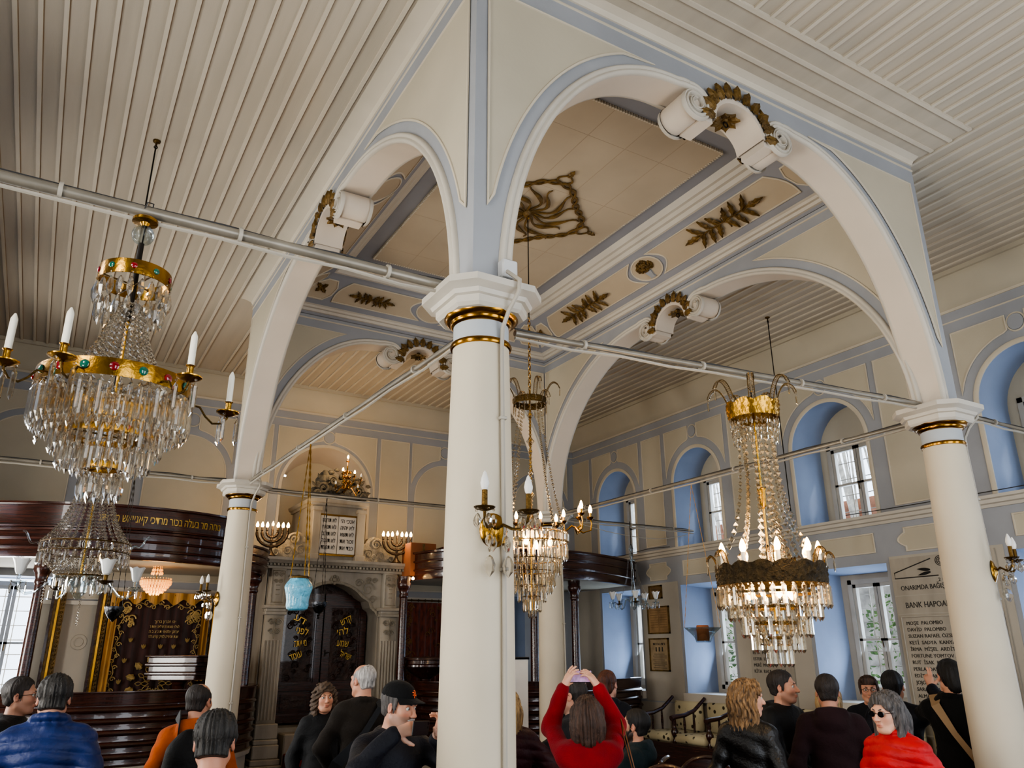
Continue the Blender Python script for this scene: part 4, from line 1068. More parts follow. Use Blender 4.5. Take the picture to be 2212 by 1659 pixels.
for i in range(12):
    a = 2 * PI * i / 12
    for r0, L_, w in ((.06, .09, .022), (.14, .08, .02)):
        pts = [FCu(cx + (r0 + L_ * t) * math.cos(a) - w * math.sin(PI * t) * math.sin(a) * s_, cz + 1.05 * ((r0 + L_ * t) * math.sin(a) + w * math.sin(PI * t) * math.cos(a) * s_), .004) for s_ in (1, -1) for t in ([k / 8 for k in range(9)] if s_ == 1 else [1 - k / 8 for k in range(9)])]
        em.tube(pts, .005, gm, 4, closed=True)
    a += PI / 12; leaf_blade(em, FCu(cx + .24 * math.cos(a), cz + .25 * math.sin(a), .003), (math.cos(a), 0, math.sin(a)), (0, -1, 0), .11, .045, gm, .12, 7)
em.build('gold_embroidery', root, ang=60)
L = MB()
for j, (w, wd_) in enumerate((('יהי זכרון ברוך', .26), ('לעילוי נשמת מרת לאה אשת ר', .36), ('יצחק אלגאזי ת נ צ ב ה', .36), ('שנת תרפ״ה לפ״ק קודש לה׳', .36))): put_text(L, heb(w), .05, lambda u, v, d, j=j: FCu(-.24 + u, 2.24 - j * .062 + v, d), gm, width=wd_, depth=.003)
L.build('hebrew_lettering', root, smooth=False)
dr = MB()   # gold cloth drape around the curtain
def drape(path, wdt, amp):
    vs = []; n = len(path)
    for i, (u, v) in enumerate(path):
        for s in range(7): vs.append(FCu(u + (wdt[0] * s / 6), v + wdt[1] * s / 6, .02 + amp * math.sin(s * 2.1 + i * .15)))
    dr.add(vs, [(i * 7 + j, i * 7 + j + 1, (i + 1) * 7 + j + 1, (i + 1) * 7 + j) for i in range(n - 1) for j in range(6)], M['tassel'])
drape([(-.92 + .0 * t, 2.62 - 1.47 * t) for t in [i / 14 for i in range(15)]], (.10, 0), .018); drape([(.20, 2.62 - 1.1 * t) for t in [i / 14 for i in range(15)]], (.10, 0), .018)
vs = []
for i in range(61):
    u = -.92 + 1.22 * i / 60
    for s in range(4): vs.append(FCu(u, 2.62 - .12 * s / 3 - .012 * math.sin(i * .55) * s, .03 + .018 * math.sin(i * .8)))
dr.add(vs, [(i * 4 + j, i * 4 + j + 1, (i + 1) * 4 + j + 1, (i + 1) * 4 + j) for i in range(60) for j in range(3)], M['tassel']); dr.build('gold_cloth_valance', root)
def gilt_strip(u0, u1, label):
    f = MB(); y = CY_ + .05; f.box(u0, u1, y - .05, y + .03, 1.0, 2.60, M['gilt']); f.box((u0 + u1) / 2 - .012, (u0 + u1) / 2 + .012, y - .075, y - .05, 1.0, 2.60, M['goldband']); f.box(u0, u0 + .03, y - .062, y - .05, 1.0, 2.60, M['woodblack'])
    z = 1.05
    while z < 2.56:
        f.sphere(((u1 - .03), y - .055, z), .016, M['gilt'], 6, 4); z += .05
    tag(f.build('gilded_frame_post', smooth=False), label, 'frame post', 'upright gilded frame posts')
gilt_strip(-1.06, -.93, 'upright gilded frame post at the left edge of the dark curtain'); gilt_strip(.30, .42, 'upright gilded frame post at the right edge of the dark curtain'); gilt_strip(-1.58, -1.42, 'upright gilded frame post beside the bright left window')
pl = MB(); 
for r_ in (.05, .09): pl.tube([(-1.2 + r_ * math.cos(a), YA - .014, 2.0 + r_ * math.sin(a)) for a in [2 * PI * i / 24 for i in range(24)]], .006, M['plaster'], 5, closed=True)
tag(pl.build('plaster_rosette'), 'faint round plaster rosette on the white wall between two gilded posts', 'rosette')
root = curtain(3.13, 4.05, 1.1, 2.60, CY_, 'rust', 'rust-brown embroidered curtain hanging right of the ark', False)
em = MB(); gm = M['embroiddim']; random.seed(14)
for i in range(60): scroll_relief(em, lambda u, v, d: (u, CY_ - .036 - d, v), random.choice((random.uniform(3.2, 3.9), random.uniform(3.16, 3.25))), random.uniform(1.5, 2.55), random.uniform(.02, .06), gm, 1.3, .006, random.choice((-1, 1)), .004)
em.build('dull_gold_embroidery', root, ang=60)

# ---- reading desks on the tribunes
def desk():
    root = thing('reading_desk', 'dark wooden reading desk with stepped moulded top, in front of the embroidered curtain', 'reading desk', (-.10, 7.45, .82), math.radians(-38))
    b = MB(); 
    for w, d, z0, z1 in ((.30, .20, .74, .80), (.33, .23, .80, .83), (.30, .20, .83, .90), (.335, .235, .90, .93), (.31, .21, .93, 1.00), (.34, .24, 1.0, 1.02)): b.bbox((0, 0, (z0 + z1) / 2), (w, d, (z1 - z0) / 2), M['woodh'], bev=.008)
    b.build('moulded_top', root, smooth=False)
    l = MB(); l.lathe([(.12, 0), (.12, .05), (.06, .10), (.05, .5), (.08, .7), (.12, .74)], M['wood'], 18); l.build('pedestal', root)
desk()
def desk2():
    root = thing('round_reading_desk', 'round dark wood desk with moulded rim, in front of the rust curtain', 'reading desk', (3.05, 7.25, .82))
    b = MB(); b.lathe([(.02, .99), (.30, .99), (.335, .975), (.34, .95), (.31, .94), (.315, .90), (.335, .885), (.335, .86), (.30, .845), (.25, .80), (.08, .70), (.07, .6)], M['woodh'], 36); b.build('moulded_top', root)
    l = MB(); l.lathe([(.14, 0), (.14, .05), (.07, .10), (.06, .62)], M['wood'], 18); l.build('pedestal', root)
desk2()
bt = MB(); bt.lathe([(.03, 0), (.03, .12), (.012, .15), (.012, .19), (.0, .19)], M['glass'], 12); bt.build
o = bt.build('glass_oil_lamp'); o.location = (3.2, 6.62, 1.5); tag(o, 'small clear glass lamp on the rail of the right tribune', 'lamp')

# ---- menorahs
M['bronze'] = mat('dark_bronze', (58, 46, 34), .42, metal=.7, var=.3, scale=14, bump=.3)
def bulb(parent, loc, lit, h=.055, r=.018, name='bulb'):
    b = MB(); b.lathe([(.001, h), (r * .35, h * .9), (r * .8, h * .6), (r, h * .35), (r * .8, h * .1), (r * .55, 0)], M['bulb'] if lit else M['bulb_off'], 10); o = b.build(name, parent); o.location = loc; return o
BULBLIGHTS = []
def menorah(x, y, z, label, dark):
    root = thing('menorah', label, 'menorah', (x, y, z), math.radians(-18), 'seven-branched menorahs on the ark cornice'); m = M['bronze']
    b = MB(); b.lathe([(.075, 0), (.07, .015), (.035, .05), (.02, .09), (.016, .2), (.022, .21), (.014, .22), (.014, .36)], m, 14); b.build('stem', root)
    for k, R in enumerate((.07, .135, .20)):
        br = MB(); pts = [(R * math.cos(a), 0, .32 + .0 + R * .95 * math.sin(a)) for a in [PI + PI * i / 22 for i in range(23)]]
        pts = [(p[0], 0, p[2]) for p in pts]; br.tube(pts, [.016 + .006 * abs(math.sin(i * 1.2)) for i in range(23)], m, 7)
        for s in (-1, 1): br.lathe([(.008, 0), (.016, .015), (.010, .03), (.018, .045), (.013, .05), (.013, .085)], m, 8, (s * R, 0, .30))
        br.build('branch_pair', root)
    cb = MB(); cb.lathe([(.013, .34), (.018, .36), (.013, .37), (.013, .40)], m, 8); cb.build('centre_holder', root)
    for j in range(7):
        u = (-.20, -.135, -.07, 0, .07, .135, .20)[j]; bulb(root, (u, 0, .385 if u else .40), j not in dark, .075, .021)
    BULBLIGHTS.append(((x, y - .12, z + .45), 26))
menorah(.86, 7.56, 3.09, 'bronze seven-branched menorah on the left end of the ark cornice', (3,)); menorah(2.67, 7.56, 3.09, 'bronze seven-branched menorah on the right end of the ark cornice', (3,))

ft = MB(); ft.tube([(1.13, YA + .10, 4.42), (1.27, YA + .38, 4.47)], .016, M['tubelit'], 10); tag(ft.build('fluorescent_tube'), 'short white lit tube at the left edge of the arched niche above the ark', 'lamp tube')
# ================================================================== CHANDELIERS AND LAMPS
CAMP = Vector((-1.7134, -3.2149, 1.85))
def prism_mesh(name, L, r, m, pend=False, n=6):
    b = MB()
    if pend: b.lathe([(.0005, 0), (r * .55, -L * .12), (r, -L * .45), (r * .8, -L * .75), (.0005, -L)], m, 6)
    else: b.lathe([(.0005, .012), (r * .5, .004), (r, -.006), (r, -L * .84), (.0005, -L)], m, n)
    b.sphere((0, 0, .018), .006, m, 6, 4)
    me = bpy.data.meshes.new(name); me.from_pydata(b.v, [], b.f); me.materials.append(m); me.update(); return me
PM = {}
def pm(kind, L, r, mk):
    k = (kind, round(L, 3), round(r, 4), mk)
    if k not in PM: PM[k] = prism_mesh('crystal_' + kind, L, r, M[mk], kind == 'drop')
    return PM[k]
def place_prisms(root, items, origin, name='crystal_prism', limit=100):
    """items: (mesh, x, y, z, rot); nearest become parts of their own, the rest one stuff part"""
    items = sorted(items, key=lambda it: (Vector((origin[0] + it[1], origin[1] + it[2], origin[2] + it[3])) - CAMP).length)
    first = {}
    for me, x, y, z, rt in items[:limit]:
        if me.name not in first: o = bpy.data.objects.new(name, me); first[me.name] = o
        else: o = first[me.name].copy()
        COL.objects.link(o); o.parent = root; o.location = (x, y, z); o.rotation_euler = (0, 0, rt)
    if len(items) > limit:
        b = MB()
        for me, x, y, z, rt in items[limit:]:
            ca, sa = math.cos(rt), math.sin(rt)
            b.add([(x + v.co.x * ca - v.co.y * sa, y + v.co.x * sa + v.co.y * ca, z + v.co.z) for v in me.vertices], [tuple(p.vertices) for p in me.polygons], me.materials[0])
        me = bpy.data.meshes.new(name); me.from_pydata(b.v, [], b.f); me.materials.append(b.mats[0]); me.update()
        o = link(name, me, root); o['kind'] = 'stuff'
def ring(items, R, z, n, kind, L, r, mk, ph=0.0, skip=None):
    for i in range(n):
        a = 2 * PI * (i + ph) / n
        if skip and skip(a): continue
        items.append((pm(kind, L, r, mk), R * math.cos(a), R * math.sin(a), z, a))
BEADM = {}
def strand(root, p, q, sag, rb, mk, name='bead_strand', dirv=(0, 0)):
    """string of cut beads between p and q, pulled inward by sag"""
    b = MB(); P, Q = Vector(p), Vector(q); L = (Q - P).length; n = max(4, int(L / (rb * 2.15)))
    for i in range(n + 1):
        t = i / n; c = P.lerp(Q, t); rr = 1 - sag * 4 * t * (1 - t); c.x *= rr; c.y *= rr
        k = rb * (.8 + .35 * t)
        b.add([(c.x + k, c.y, c.z), (c.x - k, c.y, c.z), (c.x, c.y + k, c.z), (c.x, c.y - k, c.z), (c.x, c.y, c.z + k), (c.x, c.y, c.z - k)], [(0, 2, 4), (2, 1, 4), (1, 3, 4), (3, 0, 4), (2, 0, 5), (1, 2, 5), (3, 1, 5), (0, 3, 5)], M[mk])
    me = bpy.data.meshes.new(name); me.from_pydata(b.v, [], b.f); me.materials.append(M[mk]); me.update(); return link(name, me, root)
def band(root, R, z0, z1, m, name, n=48, tk=.004, flare=0.0):
    b = MB(); b.lathe([(R, z0), (R + flare * .5 + .002, (z0 + z1) / 2), (R + flare, z1), (R + flare - tk, z1), (R - tk, z0), (R, z0)], m, n); return b.build(name, root, ang=50)
def jewel(root, R, z, a, m, r):
    b = MB(); b.sphere((0, 0, 0), r, m, 10, 6, (.4, 1, 1)); o = b.build('jewel', root); o.location = (R * math.cos(a), R * math.sin(a), z); o.rotation_euler = (0, 0, a); return o
def candle(root, loc, h=.13, r=.011, flame=False):
    b = MB(); b.lathe([(.0005, h), (r * .3, h * .985), (r * .9, h * .86), (r, h * .80), (r, 0)], M['candle'], 12); o = b.build('candle', root); o.location = loc; return o

def jewelled():
    x0, y0 = -1.59, 0.0
    root = thing('jewelled_chandelier', 'large crystal chandelier with jewelled gold crowns and white candles, hanging from the left tie rod', 'chandelier', (x0, y0, 0)); O = (x0, y0, 0); mk = 'crystal'
    b = MB(); b.tube([(0, 0, 3.575), (-.012, -.02, 3.60), (-.004, -.03, 3.63), (.02, 0, 3.645), (.02, .03, 3.61), (.01, .01, 3.575)], .003, M['cable'], 6); b.tube([(0, 0, 3.31), (.004, 0, 3.575)], .003, M['iron'], 6); b.build('hanging_wire', root)
    b = MB(); b.lathe([(.001, 3.575), (.035, 3.572), (.05, 3.56), (.05, 3.548), (.02, 3.545), (.012, 3.53)], M['brass'], 20); b.build('canopy_cup', root)
    b = MB(); b.sphere((0, 0, 3.49), .044, M['glass'], 18, 12); b.build('glass_ball', root)
    b = MB(); b.tube([(0, 0, 3.45), (0, 0, 3.10)], .011, M['iron'], 10); b.build('stem', root)
    b = MB(); b.tube([(0, 0, 3.10), (.0, 0, 2.50)], .006, M['brass'], 8); b.build('gold_rod', root)
    band(root, .134, 3.255, 3.315, M['brass'], 'upper_crown'); band(root, .275, 2.785, 2.85, M['brass'], 'main_crown', 60); band(root, .225, 2.700, 2.715, M['brass'], 'tier_ring'); band(root, .155, 2.62, 2.645, M['brass'], 'middle_ring'); band(root, .066, 2.50, 2.525, M['brass'], 'lower_ring', 30)
    for R, z in ((.13, 3.26), (.27, 2.79), (.155, 2.63), (.066, 2.51)):
        sp = MB()
        for k in range(4): a = k * PI / 2 + .4; sp.tube([(0, 0, z), (R * math.cos(a), R * math.sin(a), z)], .004, M['brassdark'], 5)
        sp.build('spokes', root)
    for k in range(10): jewel(root, .137, 3.286, 2 * PI * (k + .3) / 10, M['jewelred' if k % 2 else 'jewelgreen'], .013)
    for k in range(18): jewel(root, .279, 2.818, 2 * PI * (k + .2) / 18, M['jewelred' if k % 2 else 'jewelgreen'], .017)
    it = []
    ring(it, .133, 3.24, 22, 'drop', .085, .015, mk); ring(it, .118, 3.17, 20, 'drop', .085, .013, mk, .5)
    ring(it, .272, 2.765, 52, 'prism', .125, .0095, mk); ring(it, .260, 2.73, 48, 'prism', .105, .0095, mk, .5); ring(it, .225, 2.715, 42, 'prism', .11, .0095, mk)
    ring(it, .185, 2.665, 34, 'prism', .12, .0095, mk, .5); ring(it, .153, 2.60, 28, 'prism', .11, .0095, mk); ring(it, .10, 2.57, 18, 'prism', .10, .009, mk); ring(it, .066, 2.48, 15, 'drop', .10, .014, mk)
    place_prisms(root, it, O)
    for k in range(26):
        a = 2 * PI * k / 26; strand(root, (.045 * math.cos(a), .045 * math.sin(a), 3.16), (.205 * math.cos(a), .205 * math.sin(a), 2.84), .28, .012, mk)
    for deg in (2, 62, 122, 212, 243, 300):
        a = math.radians(deg); ca, sa = math.cos(a), math.sin(a)
        ar = MB(); pts = [(.275, 2.80), (.31, 2.795), (.335, 2.76), (.365, 2.735), (.40, 2.74), (.42, 2.765), (.42, 2.785)]
        ar.tube([(r * ca, r * sa, z) for r, z in pts], .0045, M['brassdark'], 7); ao = ar.build('arm', root)
        c = MB(); c.lathe([(.008, -.012), (.03, -.004), (.045, .004), (.046, .008), (.012, .004), (.012, .045), (.017, .05), (.013, .045)], M['brass'], 16); co = c.build('drip_cup', ao); co.location = (.42 * ca, .42 * sa, 2.785)
        candle(ao, (.42 * ca, .42 * sa, 2.835), .135, .012)
        ii = []
        for j in range(3):
            t = a + 2 * PI * j / 3; o = bpy.data.objects.new('crystal_prism', pm('prism', .10, .009, mk)); COL.objects.link(o); o.parent = ao; o.location = (.42 * ca + .04 * math.cos(t), .42 * sa + .04 * math.sin(t), 2.755)
    return root
jewelled()

def bracket3(root, R, z, a, lits):
    """three-branch gilded bracket with bulbs on a chandelier ring"""
    m = M['brass']; ca, sa = math.cos(a), math.sin(a); b = MB()
    def q(r, s, h): return (r * ca - s * sa, r * sa + s * ca, z + h)
    b.tube([q(R, 0, 0), q(R + .05, 0, .04), q(R + .10, 0, .02), q(R + .14, 0, .05)], [.008, .011, .008, .008], m, 7)
    tips = ((R + .22, .0, .10), (R + .13, .12, .12), (R + .13, -.12, .12))
    for r, s, h in tips: b.tube([q(R + .08, 0, .03), q(R + .08 + (r - R - .08) * .5, s * .6, -.02), q(r, s * 1.05, .0), q(r + .01, s, h * .6), q(r, s, h)], [.009, .008, .007, .006, .006], m, 7)
    bo = b.build('bracket', root)
    for (r, s, h), lit in zip(tips, lits):
        c = MB(); p = q(r, s, h); c.lathe([(.006, -.01), (.022, 0), (.034, .018), (.03, .02), (.010, .012), (.010, .055), (.011, .055)], m, 12, p); c.build('candle_cup', bo)
        bulb(bo, (p[0], p[1], p[2] + .055), lit, .075, .017)
def feather_arms(root, R, z, n, L, out, mk):
    for k in range(n):
        a = 2 * PI * k / n + .3; ca, sa = math.cos(a), math.sin(a); b = MB(); pts = []
        for i in range(11): t = i / 10; pts.append((R + out * (t ** 1.2), z + L * math.sin(PI * .68 * t)))
        pts += [(R + out * 1.12, z + L * .62)]
        for w in (-.018, .018): b.tube([(r * ca - w * sa, r * sa + w * ca, h) for r, h in pts], .003, M['brassdark'], 5)
        o = b.build('crown_arm', root); st = MB()
        for i in range(len(pts) - 1):
            for t in (.25, .75):
                r, h = pts[i][0] + (pts[i + 1][0] - pts[i][0]) * t, pts[i][1] + (pts[i + 1][1] - pts[i][1]) * t
                for w in (-.009, .009): st.add([(r * ca - w * sa + dx, r * sa + w * ca + dy, h + dz) for dx, dy, dz in ((.009, 0, 0), (-.009, 0, 0), (0, .009, 0), (0, -.009, 0), (0, 0, .009), (0, 0, -.009))], [(0, 2, 4), (2, 1, 4), (1, 3, 4), (3, 0, 4), (2, 0, 5), (1, 2, 5), (3, 1, 5), (0, 3, 5)], M[mk])
        me = bpy.data.meshes.new('crystal_trim'); me.from_pydata(st.v, [], st.f); me.materials.append(M[mk]); link('crystal_trim', me, o)
        d = bpy.data.objects.new('crystal_prism', pm('prism', .06, .006, mk)); COL.objects.link(d); d.parent = o; d.location = (pts[-1][0] * ca, pts[-1][0] * sa, pts[-1][1] - .02)

def centre():
    x0, y0 = W / 2, D / 2; mk = 'crystalwarm'; O = (x0, y0, 0)
    root = thing('tiered_chandelier', 'lit tiered crystal chandelier hanging by a long chain from the ceiling rosette', 'chandelier', (x0, y0, 0))
    b = MB(); b.tube([(0, 0, 6.05), (0, 0, 4.95)], .006, M['iron'], 6); b.tube([(0, .02 * math.cos(a), 6.07 + .03 * math.sin(a)) for a in [2 * PI * i / 12 for i in range(12)]], .006, M['brass'], 6, closed=True); b.build('hanging_rod', root)
    c = MB()
    z = 4.93; k = 0
    while z > 4.2:
        c.tube([((.014 * math.cos(a) if k % 2 else 0), (0 if k % 2 else .014 * math.cos(a)), z + .028 * math.sin(a)) for a in [2 * PI * i / 8 for i in range(8)]], .004, M['brass'], 5, closed=True); z -= .045; k += 1
    c.build('chain', root)
    b = MB(); b.tube([(0, 0, 4.2), (0, 0, 2.2)], .009, M['brass'], 8); 
    for zz, r in ((3.95, .03), (3.7, .04), (3.6, .022), (3.4, .03), (3.2, .035), (3.0, .028)): b.lathe([(.009, zz - r), (r, zz), (.009, zz + r)], M[mk], 10)
    b.build('stem', root)
    band(root, .155, 4.05, 4.115, M['brassdark'], 'upper_crown', 36); band(root, .315, 2.765, 2.772, M['brass'], 'main_ring', 60); band(root, .315, 2.85, 2.857, M['brass'], 'main_ring', 60)
    pl = []
    for i in range(48):
        a = 2 * PI * i / 48; pl.append((pm('prism', .075, .016, mk), .32 * math.cos(a), .32 * math.sin(a), 2.842, a))
    it = pl
    ring(it, .155, 4.03, 18, 'prism', .07, .006, mk); ring(it, .16, 4.11, 14, 'prism', .05, .007, mk)
    ring(it, .315, 2.745, 40, 'prism', .13, .009, mk); ring(it, .265, 2.70, 38, 'prism', .12, .009, mk, .5); ring(it, .255, 2.60, 36, 'prism', .12, .009, mk); ring(it, .20, 2.50, 30, 'prism', .12, .009, mk)
    ring(it, .175, 2.44, 26, 'prism', .11, .009, mk, .5); ring(it, .12, 2.37, 18, 'prism', .11, .009, mk); ring(it, .075, 2.29, 14, 'prism', .11, .01, mk); ring(it, .03, 2.2, 3, 'drop', .07, .014, mk)
    place_prisms(root, it, O)
    for R, z in ((.265, 2.62), (.20, 2.52), (.12, 2.40), (.08, 2.31)): band(root, R, z, z + .008, M['brassdark'], 'tier_ring', 36)
    feather_arms(root, .14, 4.10, 6, .16, .13, mk)
    for k in range(8):
        a = 2 * PI * k / 8 + .2; strand(root, (.10 * math.cos(a), .10 * math.sin(a), 4.02), (.30 * math.cos(a), .30 * math.sin(a), 2.86), .12, .017, mk)
    ra = math.radians(-30.5)
    for d, l in ((0, (1, 0, 1)), (62, (1, 1, 1)), (122, (1, 0, 1)), (180, (1, 1, 0))): bracket3(root, .31, 2.88, ra + math.radians(d), l)
    for k in range(4): a = k * PI / 2 + 3.9; bulb(root, (.17 * math.cos(a), .17 * math.sin(a), 2.74), True, .08, .022)
    BULBLIGHTS.extend([((x0, y0, 2.78), 20), ((x0 + .3, y0 - .25, 3.12), 22), ((x0 - .3, y0 + .2, 3.12), 22)])
centre()

M['ringdark'] = mat('dark_embossed_brass', (62, 48, 26), .45, metal=.75, var=.4, scale=30, bump=.8, bscale=60)
def crowned():
    x0, y0 = 1.92, 0.0; mk = 'crystalwarm'; O = (x0, y0, 0)
    root = thing('crowned_chandelier', 'lit chandelier with dark embossed brass ring and long bead strands, before the right column', 'chandelier', (x0, y0, 0))
    b = MB(); b.tube([(0, 0, 3.2), (0, 0, 3.41)], .005, M['iron'], 6); b.tube([(.02 * math.cos(a), 0, 3.425 + .02 * math.sin(a)) for a in [2 * PI * i / 10 for i in range(10)]], .004, M['iron'], 5, closed=True); b.build('hook', root)
    b = MB(); b.tube([(0, 0, 3.28), (0, 0, 1.95)], .007, M['brass'], 8); b.lathe([(.007, 2.66), (.02, 2.68), (.022, 2.76), (.03, 2.78), (.007, 2.79)], M['brass'], 10); b.lathe([(.012, 2.80), (.012, 3.0)], M['glass'], 8); b.build('stem', root)
    c = MB(); n = 72; pr = []
    for R, z0, z1, nm, m, lobes, am in ((.148, 3.215, 3.30, 'upper_crown', 'brass', 8, .022), (.305, 2.215, 2.315, 'embossed_crown_ring', 'ringdark', 16, .022)):
        c = MB(); vs = []; random.seed(4)
        for i in range(n):
            a = 2 * PI * i / n; t = am * abs(math.sin(lobes * a / 2)); 
            for j, f in enumerate((0, .2, .4, .6, .8, 1)):
                rr = R + .007 * math.sin(i * 1.9 + j * 2.3) * (1 if 0 < j < 5 else .4) + (.012 if nm == 'upper_crown' else .006) * f
                vs.append((rr * math.cos(a), rr * math.sin(a), z0 + (z1 + t - z0) * f))
        q = 6; c.add(vs, [(i * q + j, ((i + 1) % n) * q + j, ((i + 1) % n) * q + j + 1, i * q + j + 1) for i in range(n) for j in range(5)], M[m]); c.build(nm, root, ang=80)
    it = []
    ring(it, .14, 3.20, 30, 'drop', .05, .008, mk); ring(it, .135, 3.15, 28, 'drop', .05, .008, mk, .5); ring(it, .13, 3.10, 20, 'drop', .05, .008, mk)
    for R, z, n, ph in ((.305, 2.20, 34, 0), (.25, 2.135, 28, .5), (.185, 2.045, 22, 0), (.135, 1.965, 16, .5), (.065, 1.89, 9, 0)): ring(it, R, z, n, 'prism', .12, .013, mk, ph)
    for R, z, n in ((.285, 2.19, 30), (.21, 2.10, 26), (.15, 2.0, 20), (.10, 1.93, 14)): ring(it, R, z, n, 'drop', .045, .010, mk, .3)
    place_prisms(root, it, O)
    for R, z in ((.24, 2.165), (.18, 2.085), (.13, 2.0), (.065, 1.92)): band(root, R, z, z + .016, M['brassdark'], 'tier_ring', 36)
    for k in range(14):
        a = 2 * PI * k / 14 + .1; strand(root, (.095 * math.cos(a), .095 * math.sin(a), 3.19), (.29 * math.cos(a), .29 * math.sin(a), 2.32) if k % 2 else (.18 * math.cos(a), .18 * math.sin(a), 2.32), .34, .019, mk)
    feather_arms(root, .14, 3.29, 7, .15, .12, mk); feather_arms(root, .30, 2.31, 7, .09, .06, mk)
    for k in range(9):
        a = 2 * PI * k / 9 + 3.35; p = (.275 * math.cos(a), .275 * math.sin(a), 2.30)
        s = MB(); s.lathe([(.012, 0), (.012, .085), (.004, .085)], M['candle'], 10); so = s.build('candle_sleeve', root); so.location = p
        bulb(root, (p[0], p[1], p[2] + .085), k not in (7, ), .075, .019)
    for k in range(3): a = 2 * PI * k / 3 + 4.1; bulb(root, (.14 * math.cos(a), .14 * math.sin(a), 2.20), True, -.065, .026)
    BULBLIGHTS.extend([((x0, y0, 2.22), 12), ((x0 - .2, y0 - .3, 2.48), 12), ((x0 + .2, y0 + .3, 2.48), 14)])
crowned()

def glass_arm(x0, y0, ztop, zr, R, n, label, mk, tulip, group, beads=12, first=None):
    root = thing('glass_arm_chandelier', label, 'chandelier', (x0, y0, 0), group=group)
    b = MB(); b.tube([(0, 0, ztop), (0, 0, zr + .75)], .006, M['iron'], 6); b.build('hanging_rod', root)
    b = MB(); b.lathe([(.004, zr + .78), (.02, zr + .74), (.035, zr + .70), (.012, zr + .66), (.03, zr + .60), (.012, zr + .56), (.012, zr + .3), (.03, zr + .26), (.012, zr + .2), (.02, zr + .05), (.05, zr), (.05, zr - .06), (.015, zr - .10), (.001, zr - .11)], M['glass'], 16); b.build('glass_stem', root)
    band(root, .05, zr + .545, zr + .56, M['glass'], 'upper_ring', 20)
    for k in range(beads):
        a = 2 * PI * k / beads; strand(root, (.055 * math.cos(a), .055 * math.sin(a), zr + .55), (R * .62 * math.cos(a), R * .62 * math.sin(a), zr + .10), .25, .007, mk)
    for k in range(n):
        a = 2 * PI * k / n + .35; ca, sa = math.cos(a), math.sin(a); ar = MB()
        pts = [(.03, -.02), (.10, .04), (.16, .03), (R * .7, -.07), (R * .85, -.085), (R * .97, -.06), (R, -.02)]
        ar.tube([(r * ca, r * sa, zr + h) for r, h in pts], .010, M['glass'], 8); ao = ar.build('arm', root)
        c = MB(); c.lathe([(.012, -.03), (.045, -.012), (.05, -.008), (.012, -.006), (.014, .03), (.022, .035)], M['brassdark'] if k % 2 else M['glass'], 14); co = c.build('drip_cup', ao); co.location = (R * ca, R * sa, zr)
        t = MB(); nn = 18; vs = []
        for i in range(nn):
            aa = 2 * PI * i / nn
            for r, z in ((.018, .03), (.028, .05), (.038, .09), (.052 + .006 * math.sin(6 * aa), .125 + .006 * math.sin(6 * aa))): vs.append((r * math.cos(aa), r * math.sin(aa), z))
        t.add(vs, [(i * 4 + j, ((i + 1) % nn) * 4 + j, ((i + 1) % nn) * 4 + j + 1, i * 4 + j + 1) for i in range(nn) for j in range(3)], M[tulip]); to = t.build('tulip_shade', ao); to.location = (R * ca, R * sa, zr)
        for j in range(5):
            aa = 2 * PI * j / 5; o = bpy.data.objects.new('crystal_prism', pm('prism', .06, .006, mk)); COL.objects.link(o); o.parent = ao; o.location = (R * ca + .045 * math.cos(aa), R * sa + .045 * math.sin(aa), zr - .03)
    return root
glass_arm(5.2, 5.3, 3.58, 2.50, .30, 5, 'clear glass chandelier with frosted tulip shades near the right wall', 'crystal', 'opal', None, 6)
l2 = glass_arm(-1.5, 2.8, ZC, 2.30, .37, 4, 'crystal chandelier with white tulip shades and wavy arms, lower left, behind the jewelled chandelier', 'crystal', 'opal', None, 8)
def basket_extra():
    mk = 'crystal'; it = []
    band(l2, .27, 2.55, 2.558, M['brassdark'], 'basket_ring', 40); band(l2, .27, 2.49, 2.496, M['brassdark'], 'basket_ring', 40); band(l2, .15, 2.34, 2.348, M['brassdark'], 'basket_ring', 30); band(l2, .09, 2.98, 2.99, M['brass'], 'upper_crown', 24)
    for k in range(26): a = 2 * PI * k / 26; strand(l2, (.09 * math.cos(a), .09 * math.sin(a), 2.98), (.265 * math.cos(a), .265 * math.sin(a), 2.56), .2, .0115, mk)
    for k in range(28): a = 2 * PI * k / 28; strand(l2, (.27 * math.cos(a), .27 * math.sin(a), 2.54), (.14 * math.cos(a), .14 * math.sin(a), 2.34), -.1, .0115, mk)
    ring(it, .27, 2.48, 34, 'prism', .075, .009, mk); ring(it, .27, 2.545, 34, 'prism', .05, .009, mk, .5); ring(it, .15, 2.33, 18, 'prism', .07, .007, mk); ring(it, .09, 2.29, 10, 'prism', .07, .007, mk); place_prisms(l2, it, (-1.5, 2.8, 0), limit=60)
    strand(l2, (.02, 0, 2.27), (.021, 0, 2.04), 0, .008, mk, 'bead_tail'); strand(l2, (-.2, -.1, 2.3), (-.2, -.1, 2.17), 0, .008, mk, 'bead_tail')
    for a in (.0, 2.9): 
        b = MB(); b.tube([((.27 + .12 * t) * math.cos(a), (.27 + .12 * t) * math.sin(a), 2.52 + .10 * t + .018 * math.sin(t * 9)) for t in [i / 12 for i in range(13)]], .007, M['glass'], 6); b.build('glass_spike', l2)
    r = MB(); r.tube([(0, 0, 3.0), (0, 0, 2.35)], .007, M['brass'], 8); r.build('gold_rod', l2)
basket_extra()
glass_arm(5.5, 2.78, ZC, 2.62, .26, 4, 'dark-stemmed crystal chandelier half hidden behind the lit crowned chandelier', 'crystal', 'glass', None, 10)

